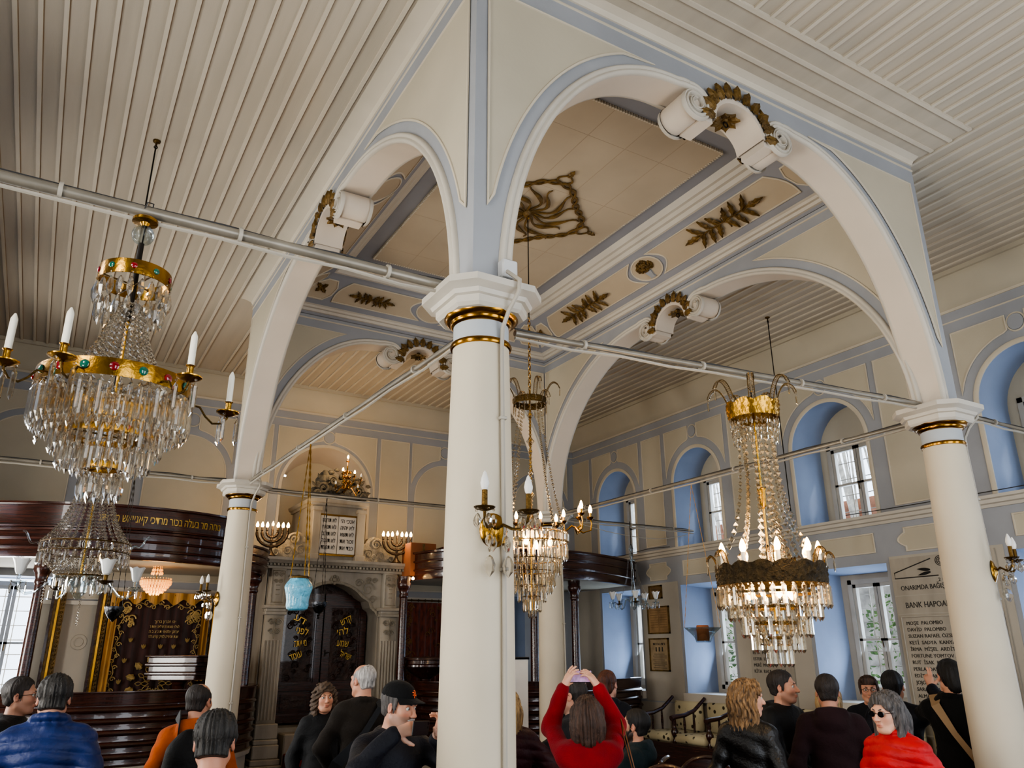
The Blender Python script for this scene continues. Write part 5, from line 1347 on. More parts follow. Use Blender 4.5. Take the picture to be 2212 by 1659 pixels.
def small_lit():
    root = thing('small_crystal_chandelier', 'small glowing amber crystal chandelier under the left gallery', 'chandelier', (-.53, 7.3, 0)); it = []
    b = MB(); b.tube([(0, 0, 2.87), (0, 0, 2.62)], .004, M['brass'], 6); b.build('stem', root)
    for R, z, n in ((.05, 2.84, 10), (.06, 2.80, 10), (.17, 2.70, 30), (.165, 2.675, 30), (.145, 2.645, 26), (.12, 2.615, 22), (.09, 2.585, 16), (.05, 2.56, 9)):
        band(root, R, z, z + .004, M['brass'], 'tier_ring', 24)
        for i in range(n): a = 2 * PI * (i + R * 7) / n; it.append((pm('drop', .04, .013, 'glow'), R * math.cos(a), R * math.sin(a), z, a))
    place_prisms(root, it, (-.53, 7.3, 0), 'crystal_drop', 90); BULBLIGHTS.append(((-.53, 7.2, 2.5), 12))
small_lit()

# ---- hanging oil lamps
def chains(root, top, pts, r=.004, m='brass'):
    for p in pts:
        b = MB(); P, Q = Vector(top), Vector(p); L = (Q - P).length; n = int(L / .03)
        b.tube([P.lerp(Q, i / n) for i in range(n + 1)], [r * (1.5 if i % 2 else .6) for i in range(n + 1)], M[m], 5); b.build('chain', root)
def blue_lamp():
    root = thing('blue_glass_lamp', 'turquoise milk-glass hanging lamp shaped like a squat vase, on three brass chains', 'lamp', (0, 2.95, 0))
    b = MB(); b.lathe([(.001, 2.165), (.06, 2.165), (.078, 2.175), (.086, 2.20), (.084, 2.24), (.094, 2.29), (.105, 2.325), (.106, 2.345), (.090, 2.375), (.072, 2.395), (.070, 2.405)], M['blueglass'], 36); b.build('glass_body', root)
    b = MB(); b.lathe([(.066, 2.40), (.074, 2.402), (.076, 2.415), (.070, 2.42), (.062, 2.418)], M['brassdark'], 30); b.build('rim', root)
    chains(root, (0, 0, 3.50), [(.07 * math.cos(a), .07 * math.sin(a), 2.415) for a in (2.6, 5.0, 5.9)])
blue_lamp()
def cup_lamp(x, y, z, R, ztop, label, m, tail):
    root = thing('hanging_oil_lamp', label, 'lamp', (x, y, 0), group='small metal hanging oil lamps')
    b = MB(); b.lathe([(R * .75, z + R * .95), (R, z + R), (R * 1.02, z + R * .9), (R * .85, z + R * .3), (R * .5, z - R * .25), (R * .2, z - R * .45)] + ([(R * .25, z - R * .6), (R * .1, z - R * .75), (R * .18, z - R * .95), (.002, z - R * 1.15)] if tail else [(.12 * R, z - R * .6), (.002, z - R * .65)]), M[m], 24); b.build('bowl', root)
    chains(root, (0, 0, ztop), [(R * .95 * math.cos(a), R * .95 * math.sin(a), z + R) for a in (.5, 2.6, 4.7)], .003, 'iron')
M['silver'] = mat('tarnished_silver', (70, 72, 76), .25, metal=1.0, var=.3, scale=20, bump=.3, bscale=50)
cup_lamp(.91, 5.37, 2.30, .085, 3.53, 'small silver hanging lamp with tail, before the dark ark doors', 'silver', True)
cup_lamp(-1.08, 5.37, 2.20, .085, 3.58, 'dark metal hanging bowl lamp left, over the pale wall', 'silver', False)
def bowl_candle():
    root = thing('glass_bowl_lamp', 'clear glass bowl hanging from the right tie rod', 'lamp', (W, 2.69, 0))
    b = MB(); b.lathe([(.001, 1.945), (.07, 1.945), (.075, 1.955), (.085, 1.99), (.12, 2.03), (.18, 2.08), (.182, 2.083), (.178, 2.083), (.118, 2.035), (.08, 1.99), (.068, 1.958), (.001, 1.955)], M['glass'], 36); b.build('bowl', root)
    chains(root, (0, 0, 3.50), [(.175 * math.cos(a), .175 * math.sin(a), 2.08) for a in (2.2, 5.3)], .0025, 'tassel')
    c = MB(); c.lathe([(.001, 2.10), (.055, 2.105), (.06, 2.095), (.06, 1.96), (.001, 1.96)], M['cardboard'], 20)
    o = c.build('pillar_candle'); o.location = (W, 2.69, 0); tag(o, 'orange-brown pillar candle standing in the hanging glass bowl', 'candle')
bowl_candle()

# ---- sconces on the columns
def sconce(x, y, ang, z, label, rcol):
    root = thing('crystal_sconce', label, 'wall light', (x + rcol * math.cos(ang), y + rcol * math.sin(ang), z), ang, 'brass crystal sconces on the columns')
    b = MB(); b.lathe([(.001, .03), (.02, .028), (.03, .02), (.045, .016), (.065, .006), (.068, 0)], M['brass'], 24, fn=lambda p: (p[2], p[0], p[1] * 1.15)); b.build('back_plate', root)
    for s in (-1, 1):
        a = s * math.radians(42); ca, sa = math.cos(a), math.sin(a); ar = MB()
        ar.tube([(.02, 0, 0), (.02 + .04 * ca, .04 * sa, .02), (.02 + .08 * ca, .08 * sa, .0), (.02 + .12 * ca, .12 * sa, -.005), (.02 + .155 * ca, .155 * sa, .03), (.02 + .16 * ca, .16 * sa, .06)], .007, M['brassdark'], 8); ao = ar.build('arm', root)
        p = (.02 + .16 * ca, .16 * sa, .065)
        c = MB(); c.lathe([(.008, -.008), (.04, .002), (.048, .010), (.046, .012), (.013, .006), (.013, .085), (.005, .085)], M['brassdark'], 18, p); c.build('candle_cup', ao)
        sl = MB(); sl.lathe([(.0125, .008), (.0125, .085), (.004, .086)], M['tassel'], 10, p); sl.build('candle_sleeve', ao)
        bulb(ao, (p[0], p[1], p[2] + .085), False, .085, .02)
        for j in range(5):
            t = 2 * PI * j / 5; o = bpy.data.objects.new('crystal_drop', pm('drop', .055, .015, 'crystal')); COL.objects.link(o); o.parent = ao; o.location = (p[0] + .04 * math.cos(t), p[1] + .04 * math.sin(t), p[2] - .02)
        for j, (r, z0, L) in enumerate(((.05, -.03, .075), (.10, -.03, .06), (.0, .0, .0))):
            if L: o = bpy.data.objects.new('crystal_drop', pm('drop', L, .02, 'crystal')); COL.objects.link(o); o.parent = ao; o.location = (.03 + r * ca, r * sa, z0)
        o = bpy.data.objects.new('crystal_drop', pm('drop', .095, .026, 'crystal')); COL.objects.link(o); o.parent = root; o.location = (.06, s * .045, -.115)
        strand(root, (.055, s * .03, -.02), (.06, s * .045, -.09), 0, .008, 'crystal', 'bead_tail')
    return root
sconce(0, 0, math.radians(266), 2.37, 'brass sconce with two unlit candle bulbs and crystal drops on the nearest column', .158)
sconce(W, 0, math.radians(291), 2.38, 'brass sconce with crystal drops on the right column, at the right edge', .158)
sconce(0, D, math.radians(186), 2.38, 'small brass crystal sconce on the side of the left column', .158)
# branched light on the ark crest
def crest_light():
    root = thing('crest_candelabrum', 'ornate gilded candelabrum with lit bulbs on top of the ark crest', 'candelabrum', (AX + .01, AY - .22, 4.05)); m = M['brass']
    b = MB(); b.tube([(0, .1, 0), (0, 0, .02), (0, 0, .42)], [.015, .014, .008], m, 8)
    for zz in (.05, .13, .2, .27): 
        for k in range(5): a = 2 * PI * k / 5 + zz * 9; b.sphere((.045 * math.cos(a), .045 * math.sin(a), zz), .022, m, 7, 5)
    b.build('stem', root)
    for (u, h, lit) in ((0, .42, 1), (-.075, .22, 1), (.10, .20, 1), (-.17, .02, 0), (.16, .0, 0), (.20, .16, 0)):
        a = MB()
        if u: a.tube([(0, 0, .12), (u * .4, -.03, .06), (u * .9, -.04, h - .06), (u, -.04, h)], .008, m, 7)
        a.lathe([(.006, 0), (.022, .01), (.028, .018), (.01, .014), (.01, .055), (.003, .055)], m, 10, (u, -.04 if u else 0, h)); ao = a.build('arm', root); bulb(ao, (u, -.04 if u else 0, h + .055), bool(lit), .055, .016)
    BULBLIGHTS.append(((AX - .02, AY - .32, 4.55), 26))
crest_light()
# bare bulb by the post
root = thing('bare_bulb', 'small bare lit bulb beside the reddish wooden post under the right gallery', 'light bulb', (2.76, 7.13, 2.84)); bulb(root, (0, 0, -.01), True, .045, .022)
s = MB(); s.lathe([(.012, .03), (.012, 0)], M['black'], 10); s.build('socket', root); BULBLIGHTS.append(((2.78, 7.08, 2.80), 4))
# ceiling hooks
for x, y, lb in ((-1.5, 2.8, 'small metal ceiling hook above the left chandeliers'), (5.5, 2.78, 'small metal ceiling hook above the right-hand chandelier')):
    h = MB(); h.lathe([(.03, ZC - .0), (.028, ZC - .012), (.008, ZC - .02), (.008, ZC - .05)], M['brassdark'], 12); h.tube([(.012 * math.cos(a), 0, ZC - .06 + .014 * math.sin(a)) for a in [2 * PI * i / 10 for i in range(10)]], .004, M['iron'], 5, closed=True)
    o = h.build('ceiling_hook'); o.location = (x, y, 0); tag(o, lb, 'hook')
# ================================================================== BENCHES, CHAIRS, WALL THINGS
def bench():
    root = thing('built_in_bench', 'long dark wood bench base with turned armrests along the right wall', 'bench', (0, 0, 0))
    b = MB(); b.box(5.72, 6.40, 1.3, 6.02, 0, .70, M['wood']); b.box(5.68, 6.42, 1.3, 6.02, .70, .74, M['woodh']); b.box(5.70, 5.72, 1.3, 6.02, .05, .12, M['woodh']); b.build('base', root, smooth=False)
    ys = [1.45 + .645 * i for i in range(8)]
    for y in ys:
        a = MB(); pts = [(6.36, y, 1.26), (6.28, y, 1.20), (6.15, y, 1.11), (5.98, y, 1.06), (5.80, y, 1.045), (5.74, y, 1.03)]
        a.tube(pts, [.022, .024, .026, .028, .032, .036], M['wood'], 8); ao = a.build('armrest', root)
        p = MB(); p.lathe([(.03, 0), (.035, .02), (.022, .05), (.045, .10), (.05, .13), (.03, .17), (.022, .19), (.028, .22), (.024, .30)], M['wood'], 14, (5.79, y, .74)); p.build('turned_post', ao)
        for x, h in ((5.97, .31), (6.14, .35)): s = MB(); s.lathe([(.014, 0), (.018, .08), (.013, .12), (.018, .2), (.012, h)], M['wood'], 10, (x, y, .74)); s.build('spindle', ao)
    names = ('nearest the farthest column', 'second along from the far end', 'beside the seated bearded man', 'behind the blond woman', 'before the lower window', 'under the donors plaque', 'at the near end')
    for i in range(7):
        yc = (ys[6 - i] + ys[7 - i]) / 2
        c = MB(); c.bbox((6.0, yc, .795), (.27, .285, .055), M['floral'], bev=.03); tag(c.build('seat_cushion', ang=60), 'cream floral seat cushion on the right-wall bench, ' + names[i], 'cushion', 'floral seat cushions on the bench')
        c = MB(); c.bbox((6.36, yc, 1.02), (.035, .275, .19), M['floral'], bev=.025); tag(c.build('back_cushion', ang=60), 'cream floral back cushion on the right-wall bench, ' + names[i], 'cushion', 'floral back cushions on the bench')
bench()
def chair(x, y, rz, label, sh=.46, bh=1.12):
    root = thing('wooden_chair', label, 'chair', (x, y, 0), rz, 'dark bentwood chairs')
    s = MB(); s.bbox((0, 0, sh), (.21, .21, .022), M['wood'], bev=.012); s.build('seat', root)
    for sx in (-1, 1):
        for sy in (-1, 1):
            l = MB(); l.tube([(sx * .18, sy * .18, sh - .02), (sx * .20, sy * .20, 0)], [.02, .015], M['wood'], 10); l.build('leg', root)
    b = MB(); n = 15; q = [( -.215 * math.cos(PI * i / (n - 1)), -.20 - .02 * math.sin(PI * i / (n - 1)), sh + .40 + (bh - sh - .40) * math.sin(PI * i / (n - 1)) ** .7) for i in range(n)]
    vs = [(p[0], p[1], p[2]) for p in q] + [(p[0] * .96, -.205, sh + .30) for p in q]; vs2 = [(v[0], v[1] - .02, v[2]) for v in vs]
    b.add(vs + vs2, [(i, i + 1, n + i + 1, n + i) for i in range(n - 1)] + [(2 * n + i, 2 * n + i + 1, 3 * n + i + 1, 3 * n + i) for i in range(n - 1)] + [(i, i + 1, 2 * n + i + 1, 2 * n + i) for i in range(n - 1)] + [(n + i, n + i + 1, 3 * n + i + 1, 3 * n + i) for i in range(n - 1)], M['wood'])
    b.tube([(p[0], p[1] - .01, p[2]) for p in q], .016, M['woodh'], 8)
    for sx in (-1, 1): b.tube([(sx * .19, -.19, sh), (sx * .212, -.21, sh + .42)], .016, M['wood'], 8)
    b.build('backrest', root)
_r = math.atan2(1.90 - CAMP.y, 2.38 - CAMP.x)
chair(2.40, 1.93, _r + math.radians(78) - PI / 2, 'dark wooden chair under the seated bearded man', .66, 1.10)
chair(1.98, 1.05, math.radians(-31 + 180), 'dark round-backed chair at the bottom edge, left of the pair before the bench', .46, 1.13); chair(2.66, 1.38, math.radians(-31 + 180), 'dark round-backed chair at the bottom edge, right of the pair before the bench', .46, 1.11)

def line_part(root, body, *a, **k):
    t = MB(); wtext(t, body, *a, **k); t.build('lettering', root, smooth=False)
def wtext(mb, body, size, yc, z, x0, m, width=None, align='C'): put_text(mb, body, size, lambda u, v, d: (x0 - d, yc - u, z + v), m, width=width, depth=.002, align=align)
def frame_picture(y0, y1, z0, z1, label, kind):
    root = thing('framed_document', label, 'picture', (0, 0, 0), 0, 'framed documents on the right wall'); X = XR - .014
    paper = mat('aged_paper_' + kind, {'a': (150, 118, 78), 'b': (158, 136, 104), 'c': (120, 92, 56)}[kind], .7, var=.2, scale=7)
    f = MB()
    for r in (rect(y0, y0 + .02, z0, z1), rect(y1 - .02, y1, z0, z1), rect(y0, y1, z0, z0 + .02), rect(y0, y1, z1 - .02, z1)): f.slab(r, lambda u, v, d: (X - d, u, v), M['gilt'], 0, .022)
    f.build('frame', root, smooth=False)
    p = MB(); p.poly(rect(y0 + .01, y1 - .01, z0 + .01, z1 - .01), lambda u, v: (X - .008, u, v), paper); p.build('paper', root, smooth=False)
    yc = (y0 + y1) / 2; m = M['ink'] if kind != 'a' else mat('brown_ink', (92, 64, 36), .8, var=0); d = MB(); w = y1 - y0 - .08
    if kind == 'b':
        wtext(d, heb('בית הכנסת'), .05, yc, z1 - .10, X - .008, m, w * .75); 
        for s in (-1, 0, 1): d.box(X - .0095, X - .008, yc + s * .07 - .012, yc + s * .07 + .012, z1 - .19, z1 - .13, m)
        for j in range(9): d.box(X - .0095, X - .008, yc - w * (.42 if j % 3 else .3), yc + w * (.42 if j % 2 else .35), z1 - .23 - j * .028, z1 - .223 - j * .028, m)
    else:
        for j in range(int((z1 - z0 - .1) / .035)):
            for a, b in ((-.46, -.04), (.04, .46)): d.box(X - .0095, X - .008, yc + w * a, yc + w * b, z1 - .06 - j * .035, z1 - .056 - j * .035, m)
        d.box(X - .0095, X - .008, yc - .002, yc + .002, z0 + .05, z1 - .05, m)
    d.build('print', root, smooth=False)
frame_picture(6.00, 6.49, 2.12, 2.52, 'brown framed document on the pier between far niches, middle of three', 'a')
frame_picture(6.05, 6.49, 1.59, 2.06, 'framed certificate with dark Hebrew heading, lowest of three on the pier', 'b')
frame_picture(6.13, 6.43, 2.63, 2.83, 'small dark-framed picture partly behind the glass chandelier, top of three', 'c')
def plaque_big():
    root = thing('donors_plaque', 'tall carved stone plaque listing donors, behind the right column', 'plaque'); X = XR - .014; y1, y0 = 2.27, 1.12
    b = MB(); b.slab(rect(y0, y1, 1.0, 2.83), lambda u, v, d: (X - d, u, v), M['stoneplaque'], 0, .02)
    for z in (2.60, 2.43, 2.24): b.box(X - .0215, X - .02, y0, y1, z - .002, z + .002, M['conduit'])
    b.build('slab', root, smooth=False); Z = X - .02
    p = MB(); p.slab(rect(y0 + .04, y1 - .05, 1.03, 2.20), lambda u, v, d: (X - d, u, v), M['stoneplaque'], .02, .03); p.sweep(BEAD, [(X - .03, u, v) for u, v in rect(y0 + .03, y1 - .04, 1.03, 2.21)], (-1, 0, 0), M['conduit'], closed=True); p.build('name_panel', root, smooth=False)
    e = MB(); m = M['ink']; yc = (y0 + y1) / 2
    def ln(pts, r=.006): e.tube([(Z - .002, a, c) for a, c in pts], r, m, 5)
    for s in (-1, 1): ln([(yc + s * .04, 2.615), (yc + s * .54, 2.615), (yc + s * .54, 2.675), (yc + s * .10, 2.795)])
    for r in (.035, .05): ln([(yc + r * math.cos(a), 2.765 + r * math.sin(a)) for a in [2 * PI * i / 20 for i in range(21)]], .004)
    for ph in (PI / 2, -PI / 2): ln([(yc + .026 * math.cos(ph + 2 * PI * i / 3), 2.765 + .026 * math.sin(ph + 2 * PI * i / 3)) for i in range(4)], .003)
    for s in (-1, 1):
        for dz, k in ((.0, 0), (-.022, .3)): leaf_blade(e, (Z - .001, yc + s * .12, 2.68 + dz), (0, s, .12 - k), (-1, 0, 0), .15, .018, m, .02, 6, lobes=False, up=.002)
    e.build('emblem', root, ang=60)
    line_part(root, '2 • 1', .05, yc, 2.555, Z, m, .10); line_part(root, 'ONARIMDA BAĞIŞTA BULUNANLAR', .07, yc, 2.485, Z, m, .98); line_part(root, 'BANK HAPOALİM •', .085, y1 - .09 - .33, 2.30, Z, m, .62); line_part(root, 'İZMİR', .085, y0 + .22, 2.30, Z, m, .25)
    for i, w in enumerate(('MOŞE  PALOMBO', 'DAVİD  PALOMBO', 'SUZAN RAFAEL ÖZSEVİL', 'KETİ  SADYA  KANYAS', 'İRMA  MİŞEL  ARDİTTİ', 'FORTUNE YOMTOV AZAR', 'RUT  İSAK  KOHEN', 'PERLA  DAVİD  KRESPİN', 'EDİT  İSAK  KALOMİTİ', 'JOJO  LEVİ', 'SARA  KENAH', 'ALMA  MOİZ', 'NESİM  SELİM', 'ELİ  GERŞON', 'ALBER  HAYİM', 'VİKTOR  BAKİ')):
        line_part(root, w, .052, y1 - .09, 2.125 - i * .066, Z - .010, m, None, 'L')
    for i, w in enumerate(('LEVİ KATİ', 'ÖZEL', '', 'KANYU', '', '', 'MALYA', 'HAYAT', 'ALTAY', 'PAKTUR', 'BENATİ', 'SABA', 'DENİST', 'ARDİTTİ', 'KORDO')):
        if w: line_part(root, w, .052, y0 + .36, 2.12 - i * .066, Z - .010, m, None, 'L')
plaque_big()
def plaque_small():
    root = thing('names_plaque', 'smaller stone plaque with names, behind the lit crowned chandelier', 'plaque'); X = XR - .014; y0, y1 = 3.78, 4.46
    b = MB(); b.slab(rect(y0, y1, 1.2, 2.25), lambda u, v, d: (X - d, u, v), M['stoneplaque'], 0, .025); b.build('slab', root, smooth=False)
    for i, w in enumerate(('MOŞE LEVİ', 'DAVİD AZAR', 'YOSEF  KOHEN', 'SUZAN  LEVİ', 'RİTA  MOİZ  RO', 'ESTER  LEON  K', 'MERİ  MORİS', 'RİTA  RAUL  ARDİTİ')): line_part(root, w, .055, y1 - .05, 2.13 - i * .075, X - .025, M['ink'], None, 'L')
plaque_small()
def banner():
    root = thing('roll_up_banner', 'plain white roll-up banner just right of the nearest column', 'banner', (1.98, 3.5, 0), 0)
    s = MB(); s.box(-.43, .43, -.002, .002, .08, 1.80, M['tablet']); s.build('sheet', root, smooth=False)
    k = MB(); k.tube([(-.44, 0, 1.805), (.44, 0, 1.805)], .012, M['silver'], 8); k.build('top_bar', root); f = MB(); f.bbox((0, 0, .045), (.45, .06, .045), M['silver'], bev=.02); f.build('base', root)
    t = MB(); put_text(t, 'ETZ HAYİM', .05, lambda u, v, d: (u + .02, -.003 - d, 1.44 + v), M['ink'], .3, .001); t.box(-.02, .33, -.0035, -.002, 1.43, 1.434, M['ink']); t.build('print', root, smooth=False)
banner()
# loose wires along the walls
def wire(pts, label, r=.005, m='cable'): w = MB(); w.tube(smooth_path(pts, 6), r, M[m], 5); tag(w.build('cable'), label, 'cable', 'loose cables on the walls')
wire([(XR - .10, 7.6, 3.30), (XR - .10, 7.3, 3.36), (XR - .11, 6.9, 3.345), (XR - .11, 6.3, 3.38), (XR - .1, 5.8, 3.36)], 'dark cable lying along the ledge between the two far niches')
wire([(XR - .10, 2.7, 3.38), (XR - .11, 2.0, 3.372), (XR - .1, 1.2, 3.374), (XR - .1, .4, 3.38)], 'dark cable lying along the ledge right of the third niche')
wire([(W + .3, D, 3.53), (5.0, 5.40, 3.42), (5.8, 5.45, 3.40), (XR - .02, 5.5, 3.50)], 'pale cable sagging from the farthest column to the right wall', .006, 'conduit')
# ================================================================== PEOPLE
class Field:
    """smooth union of round cones and ellipsoids, meshed with surface nets"""
    def __init__(s): s.p = []
    def cap(s, a, b, ra, rb=None, k=.03, op='+'): s.p.append(('c', np.array(a, float), np.array(b, float), ra, ra if rb is None else rb, k, op)); return s
    def ell(s, c, r, k=.03, R=None, op='+'): s.p.append(('e', np.array(c, float), np.array(r, float), np.eye(3) if R is None else R, 0, k, op)); return s
    def xform(s, R, t, i0=0):
        for i in range(i0, len(s.p)):
            q = s.p[i]
            if q[0] == 'c': s.p[i] = ('c', R @ q[1] + t, R @ q[2] + t) + q[3:]
            else: s.p[i] = ('e', R @ q[1] + t, q[2], R @ q[3], 0) + q[5:]
    def mesh(s, h, warp=None, cut=None):
        lo = np.full(3, 9.); hi = np.full(3, -9.)
        for q in s.p:
            if q[6] != '+': continue
            if q[0] == 'c': r = max(q[3], q[4]); lo = np.minimum(lo, np.minimum(q[1], q[2]) - r); hi = np.maximum(hi, np.maximum(q[1], q[2]) + r)
            else: r = max(q[2]); lo = np.minimum(lo, q[1] - r); hi = np.maximum(hi, q[1] + r)
        lo -= .02 + h; hi += .02 + h
        n = np.ceil((hi - lo) / h).astype(int) + 1
        X = [(lo[i] + h * np.arange(n[i])).astype(np.float32) for i in range(3)]
        F = np.full(n, .08, np.float32)
        for q in s.p:
            k = q[5]
            if q[0] == 'c': r = max(q[3], q[4]); a = np.minimum(q[1], q[2]) - r - k - .03; b = np.maximum(q[1], q[2]) + r + k + .03
            else: r = max(q[2]); a = q[1] - r - k - .03; b = q[1] + r + k + .03
            i0 = np.maximum(0, np.floor((a - lo) / h).astype(int)); i1 = np.minimum(n, np.ceil((b - lo) / h).astype(int) + 1)
            if np.any(i1 <= i0): continue
            x = X[0][i0[0]:i1[0], None, None]; y = X[1][None, i0[1]:i1[1], None]; z = X[2][None, None, i0[2]:i1[2]]
            if q[0] == 'c':
                A, B = q[1], q[2]; d = B - A; dd = float(d @ d) + 1e-9
                t = np.clip(((x - A[0]) * d[0] + (y - A[1]) * d[1] + (z - A[2]) * d[2]) / dd, 0, 1)
                D_ = np.sqrt((x - A[0] - t * d[0]) ** 2 + (y - A[1] - t * d[1]) ** 2 + (z - A[2] - t * d[2]) ** 2) - (q[3] + (q[4] - q[3]) * t)
            else:
                c, rr, R = q[1], q[2], q[3]
                u = [((x - c[0]) * R[0, i] + (y - c[1]) * R[1, i] + (z - c[2]) * R[2, i]) for i in range(3)]
                k0 = np.sqrt(sum((u[i] / rr[i]) ** 2 for i in range(3))); k1 = np.sqrt(sum((u[i] / rr[i] ** 2) ** 2 for i in range(3))) + 1e-6
                D_ = k0 * (k0 - 1) / k1
            S = F[i0[0]:i1[0], i0[1]:i1[1], i0[2]:i1[2]]
            if q[6] == '+': hh = np.maximum(k - np.abs(S - D_), 0) / k; S[...] = np.minimum(S, D_) - hh * hh * k * .25
            else: D_ = -D_; hh = np.maximum(k - np.abs(S - D_), 0) / k; S[...] = np.maximum(S, D_) + hh * hh * k * .25
        x, y, z = X[0][:, None, None], X[1][None, :, None], X[2][None, None, :]
        if warp is not None: F = F + warp(x, y, z).astype(np.float32)
        if cut is not None: F = np.maximum(F, cut(x, y, z).astype(np.float32))
        return nets(F, lo, h)
def nets(F, lo, h):
    ins = F < 0; nx, ny, nz = F.shape
    c = np.zeros((nx - 1, ny - 1, nz - 1), np.uint8)
    for dx in (0, 1):
        for dy in (0, 1):
            for dz in (0, 1): c += ins[dx:nx - 1 + dx, dy:ny - 1 + dy, dz:nz - 1 + dz]
    act = (c > 0) & (c < 8); I = np.argwhere(act)
    idx = np.full(act.shape, -1, np.int64); idx[act] = np.arange(len(I))
    acc = np.zeros((len(I), 3)); cnt = np.zeros(len(I))
    for ax in range(3):
        o = [a for a in range(3) if a != ax]
        for u in (0, 1):
            for v in (0, 1):
                p = np.zeros(3, int); p[o[0]] = u; p[o[1]] = v; e = p.copy(); e[ax] = 1
                A = I + p; B = I + e; fa = F[A[:, 0], A[:, 1], A[:, 2]]; fb = F[B[:, 0], B[:, 1], B[:, 2]]
                m = (fa < 0) != (fb < 0); t = np.where(m, fa / np.where(m, fa - fb, 1), 0)
                q = np.tile(p.astype(float), (len(I), 1)); q[:, ax] += t; acc += q * m[:, None]; cnt += m
    V = lo + h * (I + acc / np.maximum(cnt, 1)[:, None])
    Q = []
    for ax in range(3):
        o = [(1, 2), (2, 0), (0, 1)][ax]; sl0 = [slice(1, -1)] * 3; sl0[ax] = slice(0, -1)
        a = [slice(None)] * 3; a[ax] = slice(0, -1); b = [slice(None)] * 3; b[ax] = slice(1, None)
        ia, ib = ins[tuple(a)], ins[tuple(b)]; ch = ia != ib
        E_ = np.argwhere(ch); ok = np.ones(len(E_), bool)
        for q in o: ok &= (E_[:, q] > 0) & (E_[:, q] < F.shape[q] - 1)
        E_ = E_[ok]; fl = ia[E_[:, 0], E_[:, 1], E_[:, 2]]
        def at(du, dv):
            P = E_.copy(); P[:, o[0]] -= du; P[:, o[1]] -= dv; return idx[P[:, 0], P[:, 1], P[:, 2]]
        q4 = np.stack([at(1, 1), at(0, 1), at(0, 0), at(1, 0)], 1); q4[~fl] = q4[~fl][:, ::-1]; Q.append(q4)
    return V, np.concatenate(Q)
def np_mesh(name, V, Q, m, parent=None, col=None):
    me = bpy.data.meshes.new(name); me.vertices.add(len(V)); me.vertices.foreach_set('co', V.astype(np.float32).ravel())
    me.loops.add(len(Q) * 4); me.loops.foreach_set('vertex_index', Q.astype(np.int32).ravel())
    me.polygons.add(len(Q)); me.polygons.foreach_set('loop_start', np.arange(0, len(Q) * 4, 4, dtype=np.int32)); me.polygons.foreach_set('loop_total', np.full(len(Q), 4, np.int32))
    me.polygons.foreach_set('use_smooth', np.ones(len(Q), bool)); me.materials.append(m); me.update(calc_edges=True); me.validate()
    if col is not None:
        a = me.color_attributes.new('Tint', 'FLOAT_COLOR', 'POINT'); a.data.foreach_set('color', col.astype(np.float32).ravel())
    o = link(name, me, parent); return o

def skin_mat(name, rgb):
    m = mat(name, rgb, .52, var=0); nt = m.node_tree; b = nt.nodes['Principled BSDF']
    a = nt.nodes.new('ShaderNodeVertexColor'); a.layer_name = 'Tint'; nt.links.new(a.outputs['Color'], b.inputs['Base Color'])
    b.inputs['Subsurface Weight'].default_value = .08; b.inputs['Subsurface Radius'].default_value = (.02, .008, .004); return m
M['skin'] = skin_mat('skin', (190, 140, 115))
def cloth(name, rgb, rough=.85, sc=60, bump=.25, var=.2): return mat(name, rgb, rough, var=var, scale=7, bump=bump, bscale=sc, sheen=.04, spec=.3)
def hairm(name, rgb, dark, st=(9, 9, 1.2)): return mat(name, rgb, .5, var=.5, scale=9, stretch=st, dark=dark, bump=.5, bscale=40)
M['lens'] = mat('dark_lens', (20, 20, 22), .08, var=0); M['eyewhite'] = mat('eye', (200, 196, 188), .2, var=0); M['iris'] = mat('iris', (46, 32, 24), .15, var=0)
M['trouser'] = cloth('dark_trousers', (34, 36, 42)); M['jeans'] = cloth('grey_jeans', (84, 92, 104)); M['shoe'] = mat('shoe_leather', (30, 26, 24), .4)

